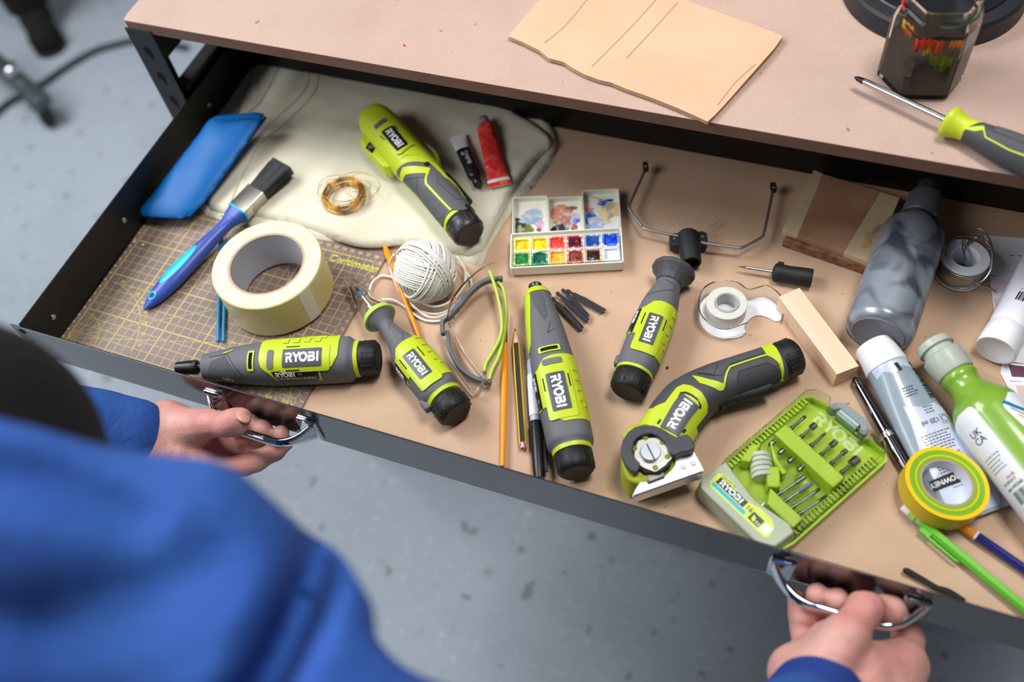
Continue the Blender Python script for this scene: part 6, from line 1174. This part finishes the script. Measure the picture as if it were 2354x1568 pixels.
PR = [mat('paint_red', (0.80, 0.16, 0.07), .4), mat('paint_yellow', (0.88, 0.66, 0.08), .4), mat('paint_green', (0.16, 0.30, 0.16), .4), mat('paint_orange', (0.86, 0.42, 0.08), .4), mat('paint_olive', (0.36, 0.40, 0.06), .4), mat('paint_dark', (0.16, 0.11, 0.10), .5)]
def smear(k, a0, a1, z0_, z1_, seed):
    g = G(); rr_ = RJ - .0026; n = 14; top = []; bot = []
    for i in range(n + 1):
        a = math.radians(a0 + (a1 - a0) * i / n); m60 = (a % (math.pi / 3)) - math.pi / 6; rad = rr_ * math.cos(math.pi / 6) / math.cos(m60); e = .5 + .5 * nz(i * .6, seed, 1, seed)
        top.append((rad * math.cos(a), rad * math.sin(a), z1_ + .003 * nz(i * .5, 1, 1, seed))); bot.append((rad * math.cos(a), rad * math.sin(a), z0_ + (z1_ - z0_) * .7 * e))
    g.rings([bot, top], loop=False, caps=False); o = g.build('dried_paint_drip', PR[k], jr); s_ = o.modifiers.new('s', 'SOLIDIFY'); s_.thickness = .0005
for k, a0, a1, z0_, z1_, sd_ in ((0, 236, 262, .050, .068, 1), (1, 250, 268, .048, .064, 2), (0, 262, 276, .046, .066, 3), (3, 284, 300, .054, .066, 4), (4, 262, 296, .030, .050, 5), (3, 210, 226, .058, .072, 6), (1, 200, 216, .060, .072, 7), (3, 320, 335, .062, .072, 8), (1, 326, 340, .060, .070, 9), (5, 200, 340, .0655, .0700, 10)): smear(k, a0, a1, z0_, z1_, sd_)
for k, zz in ((2, .0800), (3, .0850), (0, .0795)): g = G(); g.tube([Vector((.0315 * math.cos(a), .0315 * math.sin(a), zz + .0012 * math.sin(3 * a + k))) for a in np.linspace(.6 + 2 * k, 3.4 + 2 * k, 24)], .0010, 6); g.build('dried_paint_rim', PR[k], jr)
# screwdriver
o, L = thing3('screwdriver', 'crosshead screwdriver with lime and grey handle on the worktop in front of the jar', 'screwdriver', tuple(W(1964, 177, WT0 + .0135)), tuple(W(2470, 415, WT0 + .0145)), math.radians(-20)); k = .001
sx = float(np.linalg.norm(W(2183, 268, WT0 + .0135) - W(1964, 177, WT0 + .0135)))
G().lathe([(0, .0004), (.003, .0022), (.010, .0032)], (0, 0, 0), (1, 0, 0), 8).build('crosshead_tip', mat('tip_black', (0.13, 0.12, 0.12), .45, .6), o)
G().lathe([(.010, .0031), (sx + .003, .0031)], (0, 0, 0), (1, 0, 0), 24).build('shaft', STEEL, o)
rows = [(sx, 0, 0, .0100, .0100, 2.6), (sx + .003, 0, 0, .0135, .0135, 2.8), (sx + .008, 0, 0, .0120, .0120, 2.4), (sx + .018, 0, 0, .0098, .0098, 2.2), (sx + .032, 0, 0, .0112, .0112, 2.3), (sx + .055, 0, 0, .0138, .0138, 2.5), (sx + .085, 0, 0, .0145, .0145, 2.6), (sx + .11, 0, 0, .0125, .0125, 2.3), (sx + .118, 0, 0, .006, .006, 2)]
lf = Loft(rows, 7); g = G(); lf.solid(g, .0002, .020); g.build('lime_collar', LIME, o, ang=50); g = G(); lf.solid(g, .020, lf.L - .0002); gh = g.build('grip', DGREY, o, ang=60)
g = G(); lf.wrap(g, [densify([(.019, -.018), (.019, .018), (.024, .018), (.029, .004), (.021, -.012)], 2)], .0005, .012, 0); lf.wrap(g, stroke([(.020, -.013), (.031, -.005), (.033, -.008), (.038, -.013), (.060, -.014), (.090, -.012)], .0011) + [[(.020, -.014), (.031, -.004), (.034, -.008), (.028, -.012)]], .0006, .012, 0); g.build('lime_inlay', LIME, gh)
g = G(); lf.wrap(g, [densify([(.040, -.006), (.038, .014), (.100, .016), (.100, -.006)], 3)], .0006, .012, 0); g.build('knurled_pad', GRIPT, gh)
# ---- floor: trolley foot with castor and cable, dark boot
FZ = FLOOR_Z
c0 = W(60, 190, FZ + .06); tr = thing('castor_stand', 'blurred grey metal stand foot on a black castor at the left edge of the floor', 'stand', (c0[0], c0[1], FZ))
def fl(a, b, z): p = W(a, b, FZ + z); return Vector((p[0] - c0[0], p[1] - c0[1], z))
GM = mat('stand_grey', (0.36, 0.39, 0.40), .35, .6)
a_, b_ = fl(-60, 100, .12), fl(100, 235, .085); g = G(); d_ = (b_ - a_).normalized(); s_ = d_.cross(Vector((0, 0, 1))).normalized(); up_ = s_.cross(d_)
g.rings([[p + s_ * x * .022 + up_ * y * .016 for x, y in ((1, .6), (.7, 1), (-.7, 1), (-1, .6), (-1, -1), (1, -1))] for p in (a_, b_)]); g.build('leg', GM, tr, bevel=.003)
p = fl(28, 165, .120); G().lathe([(0, .020), (.02, .018), (.024, .012)], p, (0, 0, 1), 24).build('knob', STEEL, tr)
p = fl(104, 262, .032); g = G(); g.lathe([(-.012, .026), (-.010, .032), (.010, .032), (.012, .026)], p, Vector((.75, .65, 0)).normalized(), 32); g.build('castor_wheel', BLACKM, tr)
g = G(); g.box(p + Vector((0, 0, .032)), (.035, .035, .03)); g.build('castor_fork', GM, tr, bevel=.004)
g = G(); P = [(-40, 285, .012), (20, 235, .010), (60, 215, .010), (100, 190, .010), (150, 155, .010), (210, 120, .010), (260, 103, .010), (330, 92, .010), (430, 110, .010)]; A0 = Vector(W(P[0][0], P[0][1], FZ + .01)); g.tube(catmull([Vector(W(a, b, FZ + z)) - A0 for a, b, z in P], 8), .0085, 12)
o = g.build('power_cable', mat('cable_grey', (0.20, 0.22, 0.25), .5)); o.location = A0; tag(o, 'dark grey cable running across the concrete floor past the castor', 'cable')
bc = W(100, 85, FZ + .04); bt = thing('boot', 'blurred black boot and trouser leg standing at the upper left of the floor', 'boot', (bc[0], bc[1], FZ))
tw = W(112, 108, FZ + .03); hl_ = W(52, -30, FZ + .05); d_ = Vector((tw[0] - hl_[0], tw[1] - hl_[1], 0)).normalized(); s_ = Vector((-d_.y, d_.x, 0)); C3 = lambda a, b, z: np.array(Vector((tw[0] - bc[0], tw[1] - bc[1], 0)) + d_ * a + s_ * b + Vector((0, 0, z)))
g = sdf_mesh([('c', C3(-.035, 0, .036), .040, C3(-.13, 0, .042), .038), ('c', C3(-.13, 0, .045), .040, C3(-.235, 0, .042), .036), ('c', C3(-.21, 0, .05), .042, C3(-.225, .0, .20), .046), ('c', C3(-.03, .01, .022), .024, C3(-.05, -.012, .022), .026)], .006, .02); g.v = [(x, y, max(z, .008)) for x, y, z in g.v]; bu = g.build('upper', mat('boot_black', (0.05, 0.05, 0.055), .9), bt, ang=180)
g = G(); P = [tuple(C3(a, b, 0)[:2]) for a, b in ((.008, 0), (0, .028), (-.03, .044), (-.09, .040), (-.15, .034), (-.23, .036), (-.268, .015), (-.268, -.015), (-.23, -.036), (-.15, -.034), (-.09, -.040), (-.03, -.044), (0, -.028))]; g.prism(smooth_poly(P, 1), 0, .014); g.build('sole', BLACKM, bt, bevel=.002)
g = G(); g.lathe([(.07, .058), (.20, .066), (.45, .080), (.72, .095), (.74, .090)], tuple(C3(-.16, 0, 0)), (0, 0, 1), 28); g.build('trouser_leg', mat('trouser_black', (0.06, 0.06, 0.07), .85, bump=.0006, bscale=90), bt)
# ================================================================ the person pulling the drawer
def Ny(px, py, y):
    d = CAM_R @ np.array([(px - 1177) / CAM_F, -(py - 784) / CAM_F, -1.0]); return CAM_C + d * (y - CAM_C[1]) / d[1]
def Nd(px, py, t):
    d = CAM_R @ np.array([(px - 1177) / CAM_F, -(py - 784) / CAM_F, -1.0]); return CAM_C + d / np.linalg.norm(d) * t
def chain(P, R_, k=None):
    return [('c', P[i], R_[i], P[i + 1], R_[i + 1]) + ((k,) if k else ()) for i in range(len(P) - 1)]
def hand(wrist, palm, fingers, thumb, extra):
    pr = list(palm) + list(extra)
    for f in fingers: pr += chain(f[0], f[1], .0045)
    return pr
w = lambda a, b, z: W(a, b, z)
# left hand, palm up: fingers pass under the bar and curl up behind it, thumb over the bar
LW = w(392, 1018, .006)
Lp = [('c', w(340, 1000, .020), .027, w(384, 978, .012), .0235), ('c', w(340, 1040, .015), .026, w(402, 1052, .004), .0225),
      ('c', w(384, 978, .012), .0225, w(474, 985, -.006), .0145), ('c', w(398, 1020, .004), .021, w(488, 1020, -.014), .0140), ('c', w(405, 1050, .0), .021, w(494, 1050, -.015), .0135), ('c', w(412, 1072, -.002), .0185, w(496, 1080, -.012), .0135),
      ('c', w(405, 984, .018), .0195, w(458, 976, .024), .0158), ('e', w(432, 985, .014), (.028, .016, .013), None), ('e', w(440, 1075, -.004), (.030, .016, .015), None)]
Lf = [([w(496, 1080, -.012), w(560, 1070, -.012), w(588, 1060, -.012), w(632, 1038, -.009), w(658, 1019, -.006)], [.0122, .0100, .0102, .0088, .0072]),
      ([w(494, 1050, -.016), w(560, 1044, -.028), w(605, 1030, -.026), Ny(640, 1020, -.030), Ny(645, 998, -.0300)], [.0120, .0104, .0098, .0092, .0086]),
      ([w(488, 1020, -.016), w(545, 1014, -.030), w(578, 1008, -.026), Ny(600, 1008, -.0295), Ny(604, 987, -.0295)], [.0125, .0108, .0104, .0100, .0096]),
      ([w(478, 988, -.008), w(522, 985, -.022), w(552, 982, -.018), Ny(574, 972, -.0285)], [.0130, .0110, .0102, .0094])]
Lt = chain([w(428, 986, .020), w(478, 974, .032), w(518, 976, .0420), w(539, 967, .0450), w(556, 960, .0450)], [.0170, .0132, .0112, .0106, .0092], .006) + [('e', w(546, 983, .0385), (.0090, .0085, .0080), None, .004)]
L_ = hand(LW, Lp, Lf, Lt, Lt)
# right hand
Rp = [('c', w(1872, 1640, .035), .030, w(1868, 1560, .028), .0270), ('c', w(1960, 1650, .030), .028, w(1965, 1575, .022), .0265),
      ('c', w(1835, 1548, .020), .0235, w(1858, 1505, .0), .0150), ('c', w(1868, 1560, .020), .024, w(1905, 1500, -.012), .0140), ('c', w(1930, 1570, .016), .025, w(1965, 1495, -.010), .0145), ('c', w(1985, 1585, .018), .027, w(2072, 1515, .004), .0160),
      ('c', w(2040, 1590, .010), .0270, w(2084, 1535, .004), .0170), ('c', w(1885, 1545, .040), .0210, w(1938, 1470, .048), .0172), ('e', w(1905, 1500, .030), (.020, .026, .018), None), ('c', w(1985, 1530, .030), .0190, w(2062, 1530, .012), .0170)]
Rf = [([w(1857, 1505, -.002), w(1848, 1445, -.014), w(1843, 1412, -.014), w(1834, 1378, -.006)], [.0125, .0106, .0104, .0088]),
      ([w(1900, 1500, -.014), w(1898, 1440, -.030), w(1886, 1408, -.026), Ny(1880, 1392, -.0300), Ny(1879, 1366, -.0300)], [.0124, .0108, .0102, .0098, .0092]),
      ([w(1965, 1495, -.012), w(1950, 1440, -.030), w(1938, 1418, -.026), Ny(1930, 1402, -.0300), Ny(1926, 1378, -.0300)], [.0126, .0110, .0104, .0100, .0094]),
      ([w(2078, 1522, .002), w(2088, 1470, -.010), w(2074, 1425, -.012), Ny(2050, 1402, -.0300), Ny(2030, 1393, -.0300)], [.0150, .0122, .0112, .0102, .0094])]
Rt = chain([w(1920, 1500, .044), w(1950, 1455, .048), w(1976, 1416, .0450), w(1992, 1400, .0440), w(2003, 1394, .0435)], [.0180, .0150, .0120, .0116, .0098], .006) + [('e', w(1978, 1388, .0420), (.0100, .0095, .0085), None, .004)]
R_h = hand(None, Rp, Rf, Rt, Rt)
HS = .0014
gl = sdf_mesh(L_, HS, .009); gr_ = sdf_mesh(R_h, HS, .009)
def wrinkle(g, amp=.00022):
    from mathutils import noise
    g.v = [(x + amp * noise.noise(Vector((x * 260, y * 120, z * 200))), y + amp * noise.noise(Vector((x * 150 + 9, y * 260, z * 200))), z + 1.6 * amp * noise.noise(Vector((x * 110, y * 190 + 4, z * 160)))) for x, y, z in g.v]
wrinkle(gl); wrinkle(gr_)
# head, neck, torso under the clothes
HC = Nd(-190, 1160, .56); fv = np.array([.12, .74, -.66]); fv /= np.linalg.norm(fv); rv = np.cross(fv, [0, 0, 1]); rv /= np.linalg.norm(rv); uv = np.cross(rv, fv)
RH = np.stack([rv, fv, uv], 1); h_ = lambda a, b, c: HC + rv * a + fv * b + uv * c
gh_ = sdf_mesh([('e', h_(0, 0, 0), (.074, .094, .084), RH), ('e', h_(0, .034, -.045), (.058, .062, .072), RH), ('c', h_(0, .060, -.100), .022, h_(0, .045, -.092), .034), ('c', h_(0, .094, -.018), .008, h_(0, .110, -.045), .012),
               ('e', h_(.076, -.004, -.022), (.008, .018, .031), RH, .006), ('e', h_(-.076, -.004, -.022), (.008, .018, .031), RH, .006), ('e', h_(.030, .100, -.012), (.014, .010, .010), RH, -.010), ('e', h_(-.030, .100, -.012), (.014, .010, .010), RH, -.010),
               ('c', h_(-.018, .091, -.072), .006, h_(.018, .091, -.072), .006, .006), ('c', h_(0, -.035, -.070), .055, np.array([.345, -.36, .34]), .060), ('c', np.array([.345, -.40, .30]), .11, np.array([.355, -.70, .06]), .12)], .0045, .02)
SKIN = mat('skin', (0.84, 0.635, 0.585), .48, var=(0.80, 0.53, 0.50), vscale=26, bump=.00045, bscale=420, sss=.12, vlo=.35, vhi=.70)
g = G()
for q in (gl, gr_, gh_): g.add(q.v, q.f, 0)
pc = np.array([.40, -.45, FLOOR_Z]); g.v = [(x - pc[0], y - pc[1], z - pc[2]) for x, y, z in g.v]
person = g.build('person', SKIN, ang=180, recalc=False); person.location = tuple(pc)
cs_ = person.modifiers.new('smooth', 'SMOOTH'); cs_.factor = .5; cs_.iterations = 4
tag(person, 'person in a blue sweatshirt leaning over and pulling the drawer open with both hands', 'person')
def pbuild(g, name, m_, **k): g.v = [(x - pc[0], y - pc[1], z - pc[2]) for x, y, z in g.v]; return g.build(name, m_, person, **k)
HAIR = mat('dark_hair', (0.03, 0.03, 0.045), .9, bump=.002, bscale=160)
hg = sdf_mesh([('e', h_(0, -.004, .010), (.080, .096, .087), RH), ('e', h_(0, -.040, -.035), (.074, .062, .066), RH), ('e', h_(.01, .104, -.040), (.074, .062, .066), RH, -.012)], .004, .02); pbuild(hg, 'hair', HAIR, ang=180)
for s_ in (-1, 1): e = G(); e.lathe([(-.0115 * math.cos(math.pi * i / 10), .0115 * math.sin(math.pi * i / 10)) for i in range(11)], tuple(h_(.030 * s_, .080, -.012)), tuple(fv), 16, m=[0] * 8 + [1] * 3); pbuild(e, 'eye', [mat('eye_white', (.9, .89, .87), .2), mat('iris_brown', (.16, .10, .07), .2)])
NAIL = mat('nail', (0.85, 0.64, 0.585), .3)
for c_, n_, u_ in ((w(562, 954, .0545), (.55, .35, .75), (.8, -.2, -.5)), (w(2012, 1402, .0500), (.75, -.25, .6), (.45, .85, -.2))):
    n_ = Vector(n_).normalized(); u_ = Vector(u_); u_ = (u_ - n_ * u_.dot(n_)).normalized(); v_ = n_.cross(u_); q = G(); rs = []
    for rr_, hh_ in ((1, -.0012), (.96, .0002), (.7, .0010), (.3, .0013), (.01, .0014)): rs.append([Vector(c_) + u_ * .0072 * rr_ * math.cos(t) + v_ * .0058 * rr_ * math.sin(t) + n_ * (hh_ - .003) for t in [2 * math.pi * j / 20 for j in range(20)]])
    q.rings(rs); pbuild(q, 'thumbnail', NAIL)
# sweatshirt
SW = mat('blue_sweatshirt', (0.13, 0.28, 0.58), .9, var=(0.16, 0.33, 0.62), vscale=7, bump=.0012, bscale=150)
RS = Nd(520, 1420, .475); RE = Nd(1500, 2380, .48); RWs = w(1872, 1640, .034); LS = np.array([.165, -.262, .365]); LE = np.array([-.045, -.160, .105]); LWs = w(352, 1012, .018)
def sl(a, ra, b, rb, k=.02): return ('c', a, ra, b, rb, k)
rc = RWs + (w(1868, 1560, .028) - RWs) * .62; lc_ = LWs + (LW - LWs) * .12
ld = (LE - LWs) / np.linalg.norm(LE - LWs); rd = (RE - RWs) / np.linalg.norm(RE - RWs)
S_ = [sl(LS, .062, LE, .050, .03), sl(LE, .050, LWs + ld * .06, .044, .02), sl(LWs + ld * .07, .0435, LWs + ld * .02, .038, .012), sl(RS, .054, RE, .044, .012), sl(Nd(-60, 1150, .47), .036, Nd(420, 1265, .46), .040, .02), ('e', Nd(960, 1405, .46), (.028, .028, .028), None, -.022), sl(RE, .048, RWs + rd * .06, .043, .02), sl(RWs + rd * .07, .042, RWs + rd * .03, .0375, .012),
      ('c', np.array([.345, -.335, .345]), .105, np.array([.355, -.56, .17]), .135, .03), ('c', np.array([.355, -.56, .17]), .135, np.array([.36, -.74, .02]), .145, .03), sl(LS, .060, np.array([.30, -.31, .36]), .080, .03), sl(RS + np.array([-.03, -.01, -.003]), .050, np.array([.40, -.31, .365]), .080, .016),
      ('c', np.array([.36, -.30, .385]), .062, np.array([.335, -.31, .375]), .064, .02), sl(Nd(735, 1325, .460), .016, Nd(762, 1430, .455), .020, .010), sl(Nd(762, 1430, .455), .020, Nd(700, 1750, .46), .030, .008)]
sg = sdf_mesh(S_, .006, .03)
from mathutils import noise as _n
sg.v = [(x + .0045 * _n.noise(Vector((x * 22, y * 14, z * 10))), y + .0045 * _n.noise(Vector((x * 14 + 4, y * 22, z * 12))), z + .005 * _n.noise(Vector((x * 16, y * 18 + 7, z * 20)))) for x, y, z in sg.v]
def topx(v):
    q = (np.array(v) - CAM_C) @ CAM_R; return 1177 + CAM_F * q[0] / -q[2], 784 - CAM_F * q[1] / -q[2], float(np.linalg.norm(np.array(v) - CAM_C))
def crease(g, line, width, depth, near):
    L_ = np.array(line, float); out = []
    for v in g.v:
        a, b, t = topx(v); k = 0.0
        if t < near:
            P = L_[:-1]; d = L_[1:] - P; u = np.clip(((a - P[:, 0]) * d[:, 0] + (b - P[:, 1]) * d[:, 1]) / (d ** 2).sum(1), 0, 1); e = np.sqrt(((P + d * u[:, None] - [a, b]) ** 2).sum(1)).min(); k = math.exp(-(e / width) ** 2) * depth
        dr = (np.array(v) - CAM_C) / t; out.append(tuple(np.array(v) + dr * k))
    g.v = out
crease(sg, [(748, 1185), (722, 1320), (668, 1450), (575, 1640), (480, 1800)], 44, .070, .58)
crease(sg, [(-100, 1075), (120, 1110), (300, 1190)], 60, .014, .56); crease(sg, [(150, 1420), (330, 1360), (480, 1290)], 90, .010, .56)
so_ = pbuild(sg, 'sweatshirt', SW, ang=180); m_ = so_.modifiers.new('smooth', 'SMOOTH'); m_.factor = .5; m_.iterations = 3
CUFF = mat('cuff_rib', (0.12, 0.24, 0.56), .85)
for c_, t_, R0_, L0_ in ((LWs + ld * .060, (LW + w(392, 1035, -.002)) / 2, .0375, .060), (RWs + rd * .060, w(1865, 1600, .030) * .75 + w(1960, 1600, .026) * .25, .0400, .070)):
    d = Vector(t_ - c_).normalized(); up_ = d.orthogonal().normalized(); s__ = d.cross(up_); q = G(); rs = []
    for t, rr_ in ((0, .94), (.1, 1.02), (.3, 1.0), (.7, .93), (.92, .90), (1, .88), (1.0, .80), (.85, .76)):
        rs.append([Vector(c_) + d * L0_ * t + (up_ * math.cos(a) + s__ * math.sin(a)) * R0_ * (rr_ + .012 * (1 if j % 2 else -1)) for j, a in [(j, 2 * math.pi * j / 140) for j in range(140)]])
    q.rings(rs, caps=False); pbuild(q, 'cuff', CUFF, ang=80)
TR = mat('work_trousers', (0.14, 0.15, 0.18), .85, bump=.001, bscale=90)
for s_ in (-1, 1):
    x = .36 + .10 * s_; q = sdf_mesh([('c', (.36 + .055 * s_, -.76, .02), .115, (x, -.70, -.34), .078, .04), ('c', (x, -.70, -.34), .076, (x + .01 * s_, -.78, -.70), .060, .03)], .008, .02); pbuild(q, 'trouser_leg', TR, ang=180)
    q = sdf_mesh([('c', (x + .01 * s_, -.80, -.735), .042, (x + .02 * s_, -.66, -.752), .036, .02), ('c', (x + .02 * s_, -.66, -.755), .036, (x + .025 * s_, -.59, -.760), .030, .02), ('c', (x + .01 * s_, -.79, -.72), .046, (x + .01 * s_, -.785, -.66), .046, .02)], .006, .02); q.v = [(a, b, max(c, FLOOR_Z + .001)) for a, b, c in q.v]; pbuild(q, 'shoe', BLACKM, ang=180)
